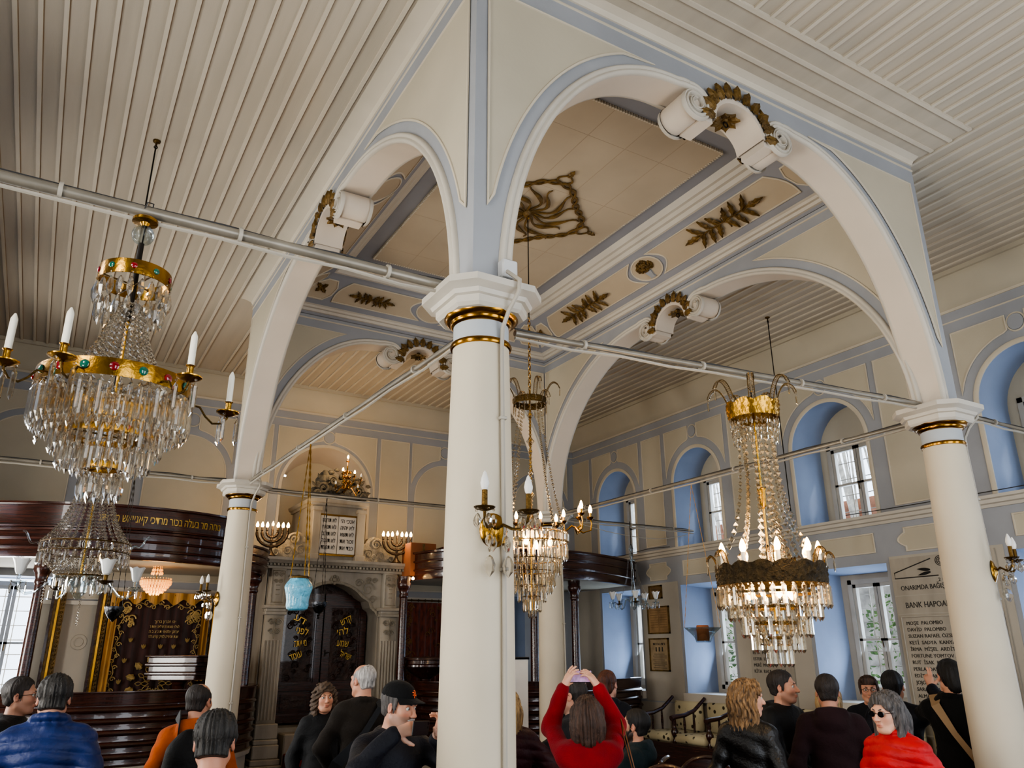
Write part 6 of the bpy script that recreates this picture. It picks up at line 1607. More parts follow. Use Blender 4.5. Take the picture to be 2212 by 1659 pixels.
def rotz(a): c, s = math.cos(a), math.sin(a); return np.array([[c, -s, 0], [s, c, 0], [0, 0, 1.]])
def rotx(a): c, s = math.cos(a), math.sin(a); return np.array([[1., 0, 0], [0, c, -s], [0, s, c]])
def roty(a): c, s = math.cos(a), math.sin(a); return np.array([[c, 0, s], [0, 1., 0], [-s, 0, c]])
def ik(S, Wp, l1, l2, hint):
    S, Wp = np.array(S, float), np.array(Wp, float); d = Wp - S; L = np.linalg.norm(d); L2 = min(L, (l1 + l2) * .995); Wp = S + d / L * L2
    a = (l1 * l1 - l2 * l2 + L2 * L2) / (2 * L2); hgt = math.sqrt(max(0, l1 * l1 - a * a)); u = d / L; hv = np.array(hint, float); hv -= u * (hv @ u); hv /= np.linalg.norm(hv) + 1e-9
    return S + u * a + hv * hgt, Wp
def hand(F, wr, fwd, pal, side, curl=(.5, .5, .6, .7), thumb=.5, spread=.0, sc=1.0):
    """wrist, finger direction, palm normal (pointing out of the palm), side=+1 right"""
    f = np.array(fwd, float); f /= np.linalg.norm(f); p = np.array(pal, float); p -= f * (p @ f); p /= np.linalg.norm(p); t = np.cross(p, f) * side   # thumb side
    w = np.array(wr, float); P = lambda a, b, c: w + (f * a + t * b + p * c) * sc
    F.cap(P(.0, .008, 0), P(.075, .024, 0), .017 * sc, .014 * sc, .02); F.cap(P(.0, -.006, 0), P(.075, -.022, 0), .017 * sc, .013 * sc, .02); F.cap(P(.01, 0, 0), P(.078, 0, .002), .018 * sc, .014 * sc, .02)
    tips = []
    for i, (b, L, r) in enumerate(((.028, .072, .0088), (.009, .080, .009), (-.010, .074, .0086), (-.027, .058, .0078))):
        o = np.array(P(.084, b, 0)); a = curl[i] * .55; d = o; ang = 0
        sp = (b / .028) * spread * .35
        for j, fr in enumerate((.45, .31, .24)):
            ang += a * (1, 1.25, .9)[j]; dv = f * math.cos(ang) + p * math.sin(ang) + t * sp * (1 - j * .3); e = d + dv / np.linalg.norm(dv) * L * fr * sc
            F.cap(d, e, r * sc * (1 - .08 * j), r * sc * (.95 - .1 * j), .006); d = e
        tips.append(d)
    d = np.array(P(.02, .026, .004)); dv = f * (.55 + .2 * thumb) + t * (.75 - .25 * thumb) + p * (.25 + .4 * thumb)
    for L, r in ((.034, .0125), (.028, .0105), (.022, .009)):
        dv = dv / np.linalg.norm(dv); e = d + dv * L * sc; F.cap(d, e, r * sc, r * sc * .9, .010); d = e; dv = dv + f * .25 + p * .1
    return tips
def person(label, px, py, rel, H=1.72, wide=1.0, skin=(186, 136, 112), hair=None, hairc='dark', head=(0, 0), arms=None, top='jacket', topm=None, topopt=(), hem=.84, legm='trouser', beard=None, female=False, seat=None, group=None, res=.0065, zoff=0.0, lean=0.0, brow=None, neckm=None):
    ray = math.atan2(py - CAMP.y, px - CAMP.x); face = ray + math.radians(rel)
    sc = H / 1.72; wd = wide; fx = .93 if female else 1.0
    hr = rotz(math.radians(head[0])) @ rotx(math.radians(head[1]))     # head turn (left +) and nod (up +)
    NB = np.array([0, -.012 + lean * .5, 1.465]); HC = NB + np.array([0, .022 + lean * .25, .0]) + hr @ np.array([0, .012, .142])
    dz = 0.0
    if seat: dz = seat - .93
    sh = .166 * wd * fx
    # ---- skin body
    B = Field(); i0 = 0
    B.ell((0, -.016, .036), (.0745, .094, .080), .02); B.ell((0, .026, -.036), (.056, .066, .082), .035); B.ell((0, .066, -.098), (.022, .018, .016), .03)
    for s in (-1, 1):
        B.ell((s * .036, .060, -.022), (.024, .022, .024), .03); B.cap((s * .052, .006, -.06), (s * .03, .055, -.095), .016, .014, .03)
    B.cap((-.036, .080, .024), (.036, .080, .024), .012, .012, .018)
    for s in (-1, 1): B.ell((s * .031, .100, .004), (.018, .016, .011), .014, op='-')
    B.cap((0, .088, .014), (0, .113, -.030), .008, .0125, .012)
    for s in (-1, 1): B.ell((s * .0115, .102, -.033), (.0085, .010, .0075), .006); 
    B.ell((0, .091, -.0585), (.023, .010, .0055), .006); B.ell((0, .089, -.0695), (.020, .010, .0065), .006); B.cap((-.02, .103, -.064), (.02, .103, -.064), .0032, .0032, .004, op='-')
    for s in ((-1, 1) if hair not in ('bob', 'greybob', 'curly', 'long', 'wavy') else ()):
        B.ell((s * .0775, -.006, -.006), (.008, .019, .031), .010, rotz(s * -.35)); B.ell((s * .083, .0, -.002), (.005, .010, .018), .006, rotz(s * -.35), op='-')
    B.xform(hr, HC, 0); ih = len(B.p)
    B.cap(NB + np.array([0, 0, .0]), HC + hr @ np.array([0, -.022, -.055]), .054 * (.9 if female else 1.02), .052 * (.9 if female else 1), .03)
    tors = []
    tors.append(('e', (0, -.005, 1.31), (.152 * wd * fx, .098 * wd, .16))); tors.append(('e', (0, .008, 1.10), (.132 * wd, .10 * wd, .16))); tors.append(('e', (0, -.005, .95), (.150 * wd, .112 * wd, .12)))
    for _, c, r in tors: B.ell(np.array(c) + np.array([0, lean * max(0, (c[2] - .95)), 0]), r, .06)
    LN = np.array([0, lean * .45, 0])
    B.cap(np.array([-sh + .02, -.012, 1.392]) + LN, np.array([sh - .02, -.012, 1.392]) + LN, .040, .040, .05)
    # arms
    arms = arms or {}
    hands = {}; sk = {}
    for s, nm in ((1, 'R'), (-1, 'L')):
        A = arms.get(nm, {}); S = np.array([s * sh, -.012, 1.388]) + LN
        wr = A.get('w', (s * (sh + .075), .05, .90)); el, wr = ik(S, wr, .285, .25, A.get('hint', (s * .6, -1, -.1)))
        sk[nm] = (S, el, wr)
        B.cap(S, el, .042, .036, .03); B.cap(el, wr, .037, .026, .02)
        fw = A.get('f', wr - el); pal = A.get('p', (-s, 0, .0))
        hands[nm] = hand(B, wr + (wr - el) / np.linalg.norm(wr - el) * .012, fw, pal, s, A.get('curl', (.6, .65, .7, .75)), A.get('thumb', .4), A.get('spread', .1))
    # legs
    leg = {}
    for s in (1, -1):
        hp = np.array([s * .088 * wd, 0, .93])
        if seat: kn = np.array([s * .13, .42, .95]); an = np.array([s * .13, .46, .50]); to = an + np.array([0, .14, -.04])
        else: kn = np.array([s * .098, .015, .50]); an = np.array([s * .10, -.01, .085]); to = an + np.array([s * .02, .13, -.045])
        leg[s] = (hp, kn, an, to); B.cap(hp, kn, .074, .050, .05); B.cap(kn, an, .048, .034, .03); B.cap(an, to, .034, .026, .03)
    V, Q = B.mesh(res)
    col = np.ones((len(V), 4)); base = np.array(lin(skin)[:3]); col[:, :3] = base
    Lc = (V - HC) @ hr          # head-local coords
    def blob(c, r, tgt, amt):
        d = np.sqrt((((Lc - np.array(c)) / np.array(r)) ** 2).sum(1)); w = np.clip(1.3 - d, 0, 1)[:, None] * amt; col[:, :3] = col[:, :3] * (1 - w) + np.array(tgt) * w
    red = base * np.array([1.0, .62, .62])
    for s in (-1, 1): blob((s * .04, .08, -.025), (.025, .03, .02), red, .35); blob((s * .08, 0, 0), (.02, .03, .04), red, .4); blob((s * .031, .09, .004), (.02, .02, .009), base * .45, .7)
    blob((0, .11, -.03), (.016, .02, .016), red, .35); blob((0, .095, -.064), (.024, .02, .011), base * np.array([.85, .42, .42]), .85); blob((0, .10, -.064), (.02, .02, .002), base * .3, .8)
    if beard:
        bt = np.array(lin(beard[0])[:3]); m = (Lc[:, 2] < -.035) & (Lc[:, 2] > -.13) & (Lc[:, 1] > -.01); w = np.clip((-.028 - Lc[:, 2]) / .02, 0, 1) * m * beard[1]
        lip = np.clip(1.6 - np.sqrt((Lc[:, 0] / .02) ** 2 + ((Lc[:, 2] + .064) / .008) ** 2), 0, 1); w = w * (1 - lip * .9); col[:, :3] = col[:, :3] * (1 - w[:, None]) + bt * w[:, None]
    root = np_mesh('person', V, Q, M['skin'], None, col); tag(root, label, 'person', group)
    root.location = (px, py, zoff + dz * sc); root.rotation_euler = (0, 0, face - PI / 2); root.scale = (sc, sc, sc)
    def child(name, o=None, **k): return o
    # eyes and brows
    if abs(((rel + head[0] + 180) % 360) - 180) > 50:
        for s in (-1, 1):
            e = MB(); e.sphere((0, 0, 0), .0118, M['eyewhite'], 12, 8); e.lathe([(.0003, .0121), (.0026, .0120), (.0055, .0108)], M['iris'], 10, fn=lambda p: (p[0], p[2], p[1])); eo = e.build('eye', root)
            p = HC + hr @ np.array([s * .031, .0795, .004]); eo.location = p; eo.rotation_euler = Matrix(hr.tolist()).to_euler()
            b = MB(); b.tube([tuple(HC + hr @ np.array([s * (.012 + .036 * t), .0945 - .018 * t * t, .0225 + .006 * math.sin(PI * t * .8)])) for t in [i / 6 for i in range(7)]], [.002, .0036, .004, .004, .0034, .0026, .0012], brow or M['hair_' + (hairc or 'dark')], 6); b.build('eyebrow', root)
    # ---- clothing
    if topm is None: topm = M['trouser']
    T = Field(); g = .018 if 'thin' in topopt else .028
    if 'puffer' in topopt: g = .036
    for _, c, r in tors: T.ell(np.array(c) + np.array([0, lean * max(0, (c[2] - .95)), 0]), tuple(q + g for q in r), .07)
    if hem < .78: T.cap((0, 0, .95), (0, 0, hem), .15 * wd + g, .155 * wd + g, .06)
    T.cap(np.array([-sh + .03, -.012, 1.392]) + LN, np.array([sh - .03, -.012, 1.392]) + LN, .040 + g, .040 + g, .06)
    for s in (-1, 1): T.cap(np.array([s * .045, -.02, 1.44]) + LN, np.array([s * .12, -.015, 1.41]) + LN, .026 + g * .4, .026 + g * .4, .04)
    for nm in 'RL':
        S, el, wr = sk[nm]; u = (wr - el) / np.linalg.norm(wr - el); cut = wr - u * (.005 if 'short' not in topopt else .08); T.cap(S, el, .043 + g * .7, .038 + g * .7, .04); T.cap(el, cut, .040 + g * .75, .030 + g * .55, .03)
    neck = NB + LN * .2
    if 'collar' in topopt or 'hood' in topopt or 'puffer' in topopt:
        hc = .055 if 'puffer' in topopt else .035; n = 12
        for i in range(n):
            a0, a1 = 2 * PI * i / n, 2 * PI * (i + 1) / n; rr = .075
            for zz in ((0, hc) if hc > .04 else (.01,)):
                if 'open' in topopt and math.cos(a0 - PI / 2) > .8: continue
                T.cap(neck + np.array([rr * math.cos(a0), rr * .9 * math.sin(a0), -.012 + zz - .02 * math.sin(a0)]), neck + np.array([rr * math.cos(a1), rr * .9 * math.sin(a1), -.012 + zz - .02 * math.sin(a1)]), .016, .016, .02)
    if 'hood' in topopt:
        T.ell(neck + np.array([0, -.095, -.045]), (.115, .05, .075), .035, rotx(-.3))
        for s in (-1, 1): T.cap(neck + np.array([s * .085, -.06, .0]), neck + np.array([s * .065, .055, -.035]), .028, .022, .03)
        T.cap(neck + np.array([-.085, -.085, .015]), neck + np.array([.085, -.085, .015]), .024, .024, .03)
    rs = np.random.RandomState(int(abs(px * 100)) + 5); ph = rs.rand(6) * 6
    def warp(x, y, z):
        w = .0035 * np.sin(23 * x + 31 * z + ph[0]) * np.sin(27 * y + 17 * z + ph[1]) + .0025 * np.sin(55 * z + 18 * x + ph[2]) * np.cos(40 * y + ph[3])
        if 'puffer' in topopt: w = w * .6 - .009 * np.abs(np.sin(PI * (z + .15 * np.abs(x)) / .062)) ** .6 + .004
        return w
    Vt, Qt = T.mesh(.0085 if 'puffer' not in topopt else .007, warp, lambda x, y, z: (hem - z) + 0 * x + 0 * y)
    np_mesh('jacket' if top == 'jacket' else top, Vt, Qt, topm, root)
    G = Field(); G.ell((0, 0, .95), (.16 * wd, .12 * wd, .12), .05)
    for s in (1, -1):
        hp, kn, an, to = leg[s]; G.cap(hp, kn, .085, .062, .05); G.cap(kn, an + np.array([0, 0, .02]), .062, .052, .03)
    Vg, Qg = G.mesh(.016); np_mesh('trousers', Vg, Qg, M[legm], root)
    for s in (1, -1):
        hp, kn, an, to = leg[s]; f = Field(); f.cap(an + np.array([0, -.03, -.04]), to + np.array([0, .03, -.005]), .042, .034, .03); f.cap(an, an + np.array([0, .0, -.03]), .045, .045, .03); Vs, Qs = f.mesh(.012, None, lambda x, y, z: (to[2] - .040) - z + 0 * x + 0 * y); np_mesh('shoe', Vs, Qs, M['shoe'], root)
    # ---- hair
    if hair:
        Hf = Field(); hm = M['hair_' + hairc]; cutf = None; amp = .003; hres = res
        if hair in ('short', 'balding', 'fringe'):
            t = .006 if hair != 'short' else .010
            Hf.ell((0, -.018, .040), (.0745 + t, .094 + t, .080 + t), .02); Hf.ell((0, -.055, -.035), (.060, .045, .045), .03)
            for s in (-1, 1): Hf.cap((s * .074, .018, .01), (s * .073, .020, -.03), .006, .004, .012)
            def cutf(L):
                fr = .045 - .9 * (L[1] - .03); c = np.maximum(L[1] - .055 - .28 * (L[2] - .03), (-.06 - .35 * (L[1] + .06)) - L[2]); c = np.maximum(c, np.where((L[1] > .028) & (np.abs(L[0]) < .067), .035 - L[2], -1))
                if hair == 'balding': c = np.maximum(c, .095 - np.sqrt(L[0] ** 2 + (L[1] - .04) ** 2 + (L[2] - .115) ** 2))
                return c
        elif hair == 'thick':
            Hf.ell((0, -.018, .046), (.086, .104, .086), .02); Hf.ell((0, -.062, -.04), (.066, .048, .055), .03); amp = .006
            for s in (-1, 1): Hf.cap((s * .077, .012, .02), (s * .075, .018, -.035), .009, .005, .02)
            Hf.cap((-.045, .062, .085), (.045, .062, .09), .024, .022, .03)
            def cutf(L): return np.maximum(np.maximum(L[1] - .085, (-.056 - .3 * (L[1] + .06)) - L[2]), np.where((L[1] > .03) & (np.abs(L[0]) < .068), .045 - L[2], -1))
        elif hair in ('bob', 'greybob', 'curly', 'long', 'wavy'):
            ln = {'bob': -.12, 'greybob': -.14, 'curly': -.13, 'long': -.30, 'wavy': -.36}[hair]; w = {'curly': .022}.get(hair, .012); amp = .009 if hair == 'curly' else .006
            Hf.ell((0, -.018, .040), (.0745 + w, .094 + w, .080 + w), .02)
            Hf.ell((0, -.055, -.03), (.078 + w, .055 + w * .6, .09), .04); Hf.cap((0, -.07, -.04), (0, -.085, ln), .06 + w * .5, .05, .06)
            if hair in ('bob', 'greybob'): Hf.ell((0, -.045, -.06), (.098, .068, .085), .03)
            for s in (-1, 1):
                Hf.cap((s * .078, -.006, .03), (s * .084, .010, max(ln, -.13)), .022 + w * .5, .022, .04); Hf.cap((s * .06, -.05, -.05), (s * .07, -.06, ln), .035, .026, .05)
                Hf.cap((s * .02, .055, .10), (s * .062, .055, .045), .02, .016, .03)
                if hair in ('long', 'wavy'): Hf.cap((s * .075, .0, -.10), (s * .095, .015, ln + .02), .024, .014, .04)
            def cutf(L): return np.where((L[1] > .045) & (np.abs(L[0]) < .066), np.maximum(.055 - L[2] - .5 * np.maximum(np.abs(L[0]) - .03, 0) * 3, -1), -1)
        elif hair in ('ponytail', 'bun'):
            Hf.ell((0, -.018, .040), (.081, .101, .087), .02); Hf.ell((0, -.055, -.03), (.064, .05, .05), .03)
            if hair == 'ponytail':
                Hf.cap((0, -.10, .075), (0, -.135, .055), .03, .036, .03); Hf.cap((0, -.135, .055), (0, -.14, -.08), .036, .042, .03); Hf.cap((0, -.14, -.08), (.01, -.12, -.20), .042, .016, .03)
            else: Hf.ell((0, -.09, .02), (.075, .06, .085), .03); Hf.ell((0, -.115, -.05), (.055, .045, .06), .03)
            def cutf(L): return np.maximum(np.where((L[1] > .03) & (np.abs(L[0]) < .068), .05 - L[2], -1), -.20 - L[2])
        n0 = len(Hf.p); Hf.xform(hr, HC, 0); ri = hr.T
        def loc(x, y, z): 
            X_, Y_, Z_ = x - HC[0], y - HC[1], z - HC[2]; return [ri[i, 0] * X_ + ri[i, 1] * Y_ + ri[i, 2] * Z_ for i in range(3)]
        def hw(x, y, z):
            L = loc(x, y, z); a = np.arctan2(L[0], -(L[1] - .02))
            if hair == 'curly': return .011 * np.sin(95 * L[0] + ph[0]) * np.sin(88 * L[1] + ph[1]) * np.sin(90 * L[2] + ph[2]) + .005 * np.sin(170 * L[2] + 130 * L[0])
            if hair in ('wavy',): return .006 * np.sin(24 * a + 3 * np.sin(38 * L[2] + 2 * a)) + .004 * np.sin(60 * a + 20 * L[2])
            return amp * (.6 * np.sin(31 * a + 9 * L[2] + 4 * np.sin(5 * a)) + .4 * np.sin(67 * a + 25 * L[2]))
        Vh, Qh = Hf.mesh(hres, hw, (lambda x, y, z: cutf(loc(x, y, z))) if cutf else None)
        np_mesh('hair', Vh, Qh, hm, root)
    if beard and beard[1] > .85:
        bf = Field(); bf.ell((0, .052, -.092), (.044, .042, .036), .03)
        for s in (-1, 1): bf.cap((s * .058, .012, -.035), (s * .04, .055, -.085), .012, .018, .03)
        bf.cap((-.026, .096, -.052), (.026, .096, -.052), .006, .006, .008); bf.ell((0, .1, -.066), (.022, .02, .009), .006, op='-'); bf.xform(hr, HC, 0)
        Vb, Qb = bf.mesh(res, lambda x, y, z: .003 * np.sin(140 * x + 80 * z) * np.sin(120 * y)); np_mesh('beard', Vb, Qb, M['hair_' + hairc], root)
    if 'moustache' in topopt:
        b = MB(); b.tube([tuple(HC + hr @ np.array([.03 * t, .106 - .012 * t * t, -.05 - .006 * t * t])) for t in [i / 5 - 1 for i in range(11)]], [.003 + .006 * (1 - abs(i / 5 - 1)) for i in range(11)], M['hair_white'], 7); b.build('moustache', root)
    root['_'] = 0; del root['_']
    return dict(root=root, HC=HC, hr=hr, hands=hands, sk=sk, NB=NB, sc=sc, face=face)
for nm, rgb, dk in (('dark', (46, 38, 34), (18, 15, 14)), ('black', (26, 23, 22), (8, 8, 8)), ('grey', (96, 92, 90), (44, 42, 42)), ('pepper', (44, 41, 38), (18, 17, 16)), ('white', (186, 182, 178), (120, 118, 116)), ('brown', (74, 52, 40), (30, 20, 16)), ('auburn', (92, 52, 34), (40, 20, 14)), ('curl', (96, 78, 62), (44, 34, 26)), ('blonde', (176, 146, 98), (84, 64, 44)), ('ombre', (150, 118, 80), (48, 38, 32))): M['hair_' + nm] = hairm('hair_' + nm, rgb, dk)
def W2(P, v):   # person-local point to world
    return P['root'].matrix_basis @ Vector(v)
def glasses(P, m='black', tint=None, label='glasses'):
    r = P['root']; hr, HC = P['hr'], P['HC']; b = MB(); T_ = lambda p: tuple(HC + hr @ np.array(p))
    for s in (-1, 1):
        pts = [T_((s * .032 + .022 * math.cos(a), .1035 - .004 * abs(math.cos(a)), .002 + .0165 * math.sin(a))) for a in [2 * PI * i / 18 for i in range(18)]]
        b.tube(pts, .0016, M[m], 5, closed=True)
        b.tube([T_((s * .054, .101, .006)), T_((s * .076, .07, .008)), T_((s * .079, .0, .006)), T_((s * .078, -.015, -.008))], .0017, M[m], 5)
    b.tube([T_((-.010, .104, .004)), T_((0, .1065, .007)), T_((.010, .104, .004))], .0016, M[m], 5); g = b.build('glasses', r)
    l = MB()
    for s in (-1, 1): l.add([T_((s * .032 + .0215 * math.cos(a), .1035, .002 + .016 * math.sin(a))) for a in [2 * PI * i / 16 for i in range(16)]], [tuple(range(16))], M[tint or 'pane'])
    l.build('lens', g, smooth=False)
def phone(label, c, U, V_, size=(.15, .073, .008), screen=(120, 130, 160), lit=.0):
    U = Vector(U).normalized(); N = U.cross(Vector(V_)).normalized(); V_ = N.cross(U)
    b = MB(); b.bbox((0, 0, 0), (size[0] / 2, size[1] / 2, size[2] / 2), M['black'], bev=.0035); o = tag(b.build('phone', smooth=False), label, 'phone')
    o.matrix_basis = Matrix.Translation(Vector(c)) @ Matrix((U, V_, N)).transposed().to_4x4()
    s = MB(); mm = mat('phone_screen', screen, .15, var=.8, scale=28, dark=(30, 22, 40), emit=screen, estr=lit) if lit else M['lens']
    s.add([(x * (size[0] / 2 - .004), y * (size[1] / 2 - .004), size[2] / 2 + .0004) for x, y in ((-1, -1), (1, -1), (1, 1), (-1, 1))], [(0, 1, 2, 3)], mm); s.build('screen', o, smooth=False)
    l = MB(); 
    for dx, dy in ((-.058, .022), (-.058, .004)): l.lathe([(.007, 0), (.007, -.0012), (.001, -.0013)], M['lens'], 12, (dx, dy, -size[2] / 2))
    l.build('camera_lens', o); return o
NAVY = cloth('navy_puffer', (20, 38, 88), .5, 30); BLACKJ = cloth('black_jacket', (13, 13, 14), .6); ORANGE = cloth('orange_hoodie', (176, 84, 28)); BROWNJ = cloth('brown_jacket', (34, 28, 22), .8); DNAVY = cloth('dark_navy_jacket', (16, 19, 30), .6)
CHAR = cloth('charcoal_jacket', (20, 22, 25), .7); MAROONP = cloth('maroon_puffer', (52, 15, 24), .5, 30); REDC = cloth('red_wool_coat', (132, 14, 26), .9, 120, .3); REDP = cloth('red_puffer', (190, 22, 30), .5, 30); TEAL = cloth('dark_teal_hoodie', (22, 38, 42)); LEATH = mat('black_leather', (13, 13, 13), .38, var=.2, scale=9, bump=.3, bscale=50); MAROONH = cloth('maroon_hoodie', (34, 13, 18)); BLACKC = cloth('black_coat', (9, 9, 10), .85); DENIM = cloth('dark_denim', (20, 24, 32)); GREYW = cloth('grey_jacket', (38, 40, 44)); INNER = cloth('dark_suit', (20, 23, 30))
# people at the left
P1 = person('young man with glasses and dark jacket at the left edge, turned toward the middle', -1.73, 3.30, -112, 1.70, 1.0, (176, 128, 104), 'short', 'dark', (8, 2), None, 'jacket', BLACKJ, ('collar', 'open'), res=.0055, beard=((70, 54, 46), .25)); glasses(P1)
P2 = person('dark-grey-haired man in a blue quilted jacket seen from behind, at the left', -1.555, 2.05, -8, 1.735, 1.06, (182, 132, 108), 'thick', 'pepper', (6, 0), {'R': dict(w=(.27, .04, .93)), 'L': dict(w=(-.27, .04, .93))}, 'jacket', NAVY, ('puffer',))
P3 = person('balding man in an orange hooded jacket with a black backpack, seen from behind', -.69, 2.64, 2, 1.66, 1.0, (190, 138, 112), 'balding', 'dark', (-30, 0), None, 'hooded_jacket', ORANGE, ('hood',), beard=((50, 38, 32), .5))
def backpack(P, label):
    root = thing('backpack', label, 'backpack', tuple(P['root'].location), P['face'] - PI / 2); f = Field(); f.ell((-.03, -.185, 1.18), (.15, .085, .22), .05); f.ell((-.03, -.235, 1.08), (.11, .05, .11), .03); f.cap((-.12, -.18, .98), (.06, -.18, .98), .06, .06, .05)
    V, Q = f.mesh(.011, lambda x, y, z: .003 * np.sin(40 * z + 20 * x)); np_mesh('pack_body', V, Q, BLACKJ, root)
    for s in (-1, 1): b = MB(); b.sweep([(-.025, 0), (-.025, .008), (.025, .008), (.025, 0)], [(s * .09 - .01, -.15, 1.34), (s * .10, -.10, 1.44), (s * .11, .0, 1.475), (s * .115, .09, 1.42), (s * .12, .13, 1.30), (s * .15, .06, 1.12)], (s * .9, .2, .35), BLACKJ); b.build('strap', root)
backpack(P3, 'black backpack worn by the man in the orange jacket')
P4 = person('dark-grey-haired man in a black jacket, closest to the camera, seen from behind', -1.02, .30, 2, 1.625, 1.05, (178, 126, 102), 'thick', 'pepper', (-6, -2), None, 'jacket', BLACKJ, ('collar',), res=.005)
P5 = person('woman with curly brown hair in a charcoal hooded jacket, facing the camera', .50, 3.68, 190, 1.60, .95, (205, 152, 126), 'curly', 'curl', (4, 4), None, 'hooded_jacket', CHAR, ('hood', 'open'), .62, female=True, res=.005)
P6 = person('white-haired man in a brown jacket seen from behind, beside the curly-haired woman', .60, 3.02, 14, 1.765, .98, (196, 142, 116), 'balding', 'white', (28, 0), {'L': dict(w=(-.16, .22, .98), hint=(-1, -.5, 0)), 'R': dict(w=(.27, .05, .95))}, 'jacket', BROWNJ, ('collar',), .78)
st = MB(); st.sweep([(-.02, 0), (-.02, .006), (.02, .006), (.02, 0)], [(-.20, .06, .95), (-.19, -.10, 1.05), (-.02, -.165, 1.25), (.10, -.13, 1.42), (.115, -.02, 1.475), (.10, .09, 1.42), (-.02, .15, 1.2)], (0, -1, .2), GREYW); o = st.build('bag_strap', P6['root'])
P7 = person('man in a black cap and navy jacket with a grey moustache, photographing with his phone', .085, 1.15, 209, 1.69, 1.04, (200, 146, 120), 'short', 'grey', (24, -10), {'R': dict(w=(.15, .29, 1.485), hint=(.8, -.2, -.8), f=(-.75, .35, .2), p=(-.4, -.6, -.2), curl=(.5, 1.2, 1.5, 1.6), thumb=.2), 'L': dict(w=(-.11, .30, 1.445), hint=(-.8, -.2, -.8), f=(.0, .35, .95), p=(.9, -.3, .0), curl=(.5, .8, 1.0, 1.2), thumb=.6)}, 'jacket', DNAVY, ('collar', 'moustache'), .80, res=.0048, beard=((150, 140, 132), .45))
def cap_hat(P):
    hr, HC = P['hr'], P['HC']; f = Field(); f.ell((0, -.016, .055), (.086, .106, .082), .02); f.xform(hr, HC); ri = hr.T
    V, Q = f.mesh(.006, None, lambda x, y, z: .050 - (ri[2, 0] * (x - HC[0]) + ri[2, 1] * (y - HC[1]) + ri[2, 2] * (z - HC[2]))); c = np_mesh('cap', V, Q, M['capcloth'], P['root'])
    b = MB(); vs = []
    for i in range(15):
        a = PI * (.14 + .72 * i / 14)
        for k, r in enumerate((1.0, 1.35, 1.72)): vs.append(tuple(HC + hr @ np.array([.084 * math.cos(a) * (1 + (r - 1) * .15), -.016 + .104 * math.sin(a) * (1 if k == 0 else r), .058 - .004 * k - .014 * k * (math.cos(a) ** 2)])))
    b.add(vs, [(i * 3 + j, i * 3 + j + 1, (i + 1) * 3 + j + 1, (i + 1) * 3 + j) for i in range(14) for j in range(2)], M['capcloth']); b.add([(v[0], v[1], v[2] - .004) for v in vs], [(i * 3 + j, i * 3 + j + 1, (i + 1) * 3 + j + 1, (i + 1) * 3 + j) for i in range(14) for j in range(2)], M['capcloth']); b.build('visor', c)
    e = MB()
    def fn(u, v, d):
        a = u / .1; e_ = v / .085; return tuple(HC + hr @ np.array([.0885 * math.sin(a) * math.cos(e_ + .25), -.016 + (.108 + d) * math.cos(a) * math.cos(e_ + .25) , .055 + .084 * math.sin(e_ + .25)]))
    for ch, du, dv in (('S', -.008, .004), ('F', .010, -.006)): put_text(e, ch, .046, lambda u, v, d, du=du, dv=dv: fn(-(u + du) * -1, v + dv - .008, .003 + d), M['orangethread'], depth=.001)
    e.build('orange_emblem', c, smooth=False)
M['capcloth'] = cloth('black_cap_cloth', (8, 9, 11)); M['orangethread'] = mat('orange_embroidery', (236, 96, 28), .6, var=0, emit=(236, 96, 28), estr=.15)
cap_hat(P7)
def mid(P, a, b, t=.5): return W2(P, np.array(a) * (1 - t) + np.array(b) * t)
hd = P7['hands']; q = P7['root'].matrix_basis.to_3x3()
phone('black phone held sideways by the man in the cap', W2(P7, (.045, .385, 1.515)), q @ Vector((1, .45, .06)), q @ Vector((0, .1, 1)), (.145, .070, .009))
# behind the centre column
P8 = person('woman with blond hair in a maroon quilted jacket, partly behind the nearest column', 1.03, 1.52, 28, 1.62, 1.0, (205, 156, 132), 'long', 'blonde', (0, 0), {'R': dict(w=(.20, .02, 1.02), hint=(1, -.6, .1), f=(-.5, .3, -.6)), 'L': dict(w=(-.2, .02, 1.02), hint=(-1, -.6, .1), f=(.5, .3, -.6))}, 'jacket', MAROONP, ('puffer',), .86, female=True)
P9 = person('woman in a red coat holding her phone up with both hands, seen from behind', 1.19, .85, 4, 1.60, .98, (206, 158, 134), 'bob', 'brown', (0, 8), {'R': dict(w=(.10, .20, 1.765), hint=(.35, .8, .2), f=(-.55, .15, .75), p=(-.55, .35, -.3), curl=(.4, .5, .6, .8), thumb=.7, spread=.4), 'L': dict(w=(-.14, .20, 1.765), hint=(-.35, .8, .2), f=(.45, .15, .8), p=(.55, .35, -.3), curl=(.2, .3, .5, .8), thumb=.7, spread=.5)}, 'coat', REDC, ('collar',), .55, female=True, res=.005)
q = P9['root'].matrix_basis.to_3x3(); phone('phone with lit screen held overhead by the woman in red', W2(P9, (-.02, .27, 1.84)), q @ Vector((1, 0, 0)), q @ Vector((0, .12, 1)), (.15, .074, .009), (170, 130, 170), .9)
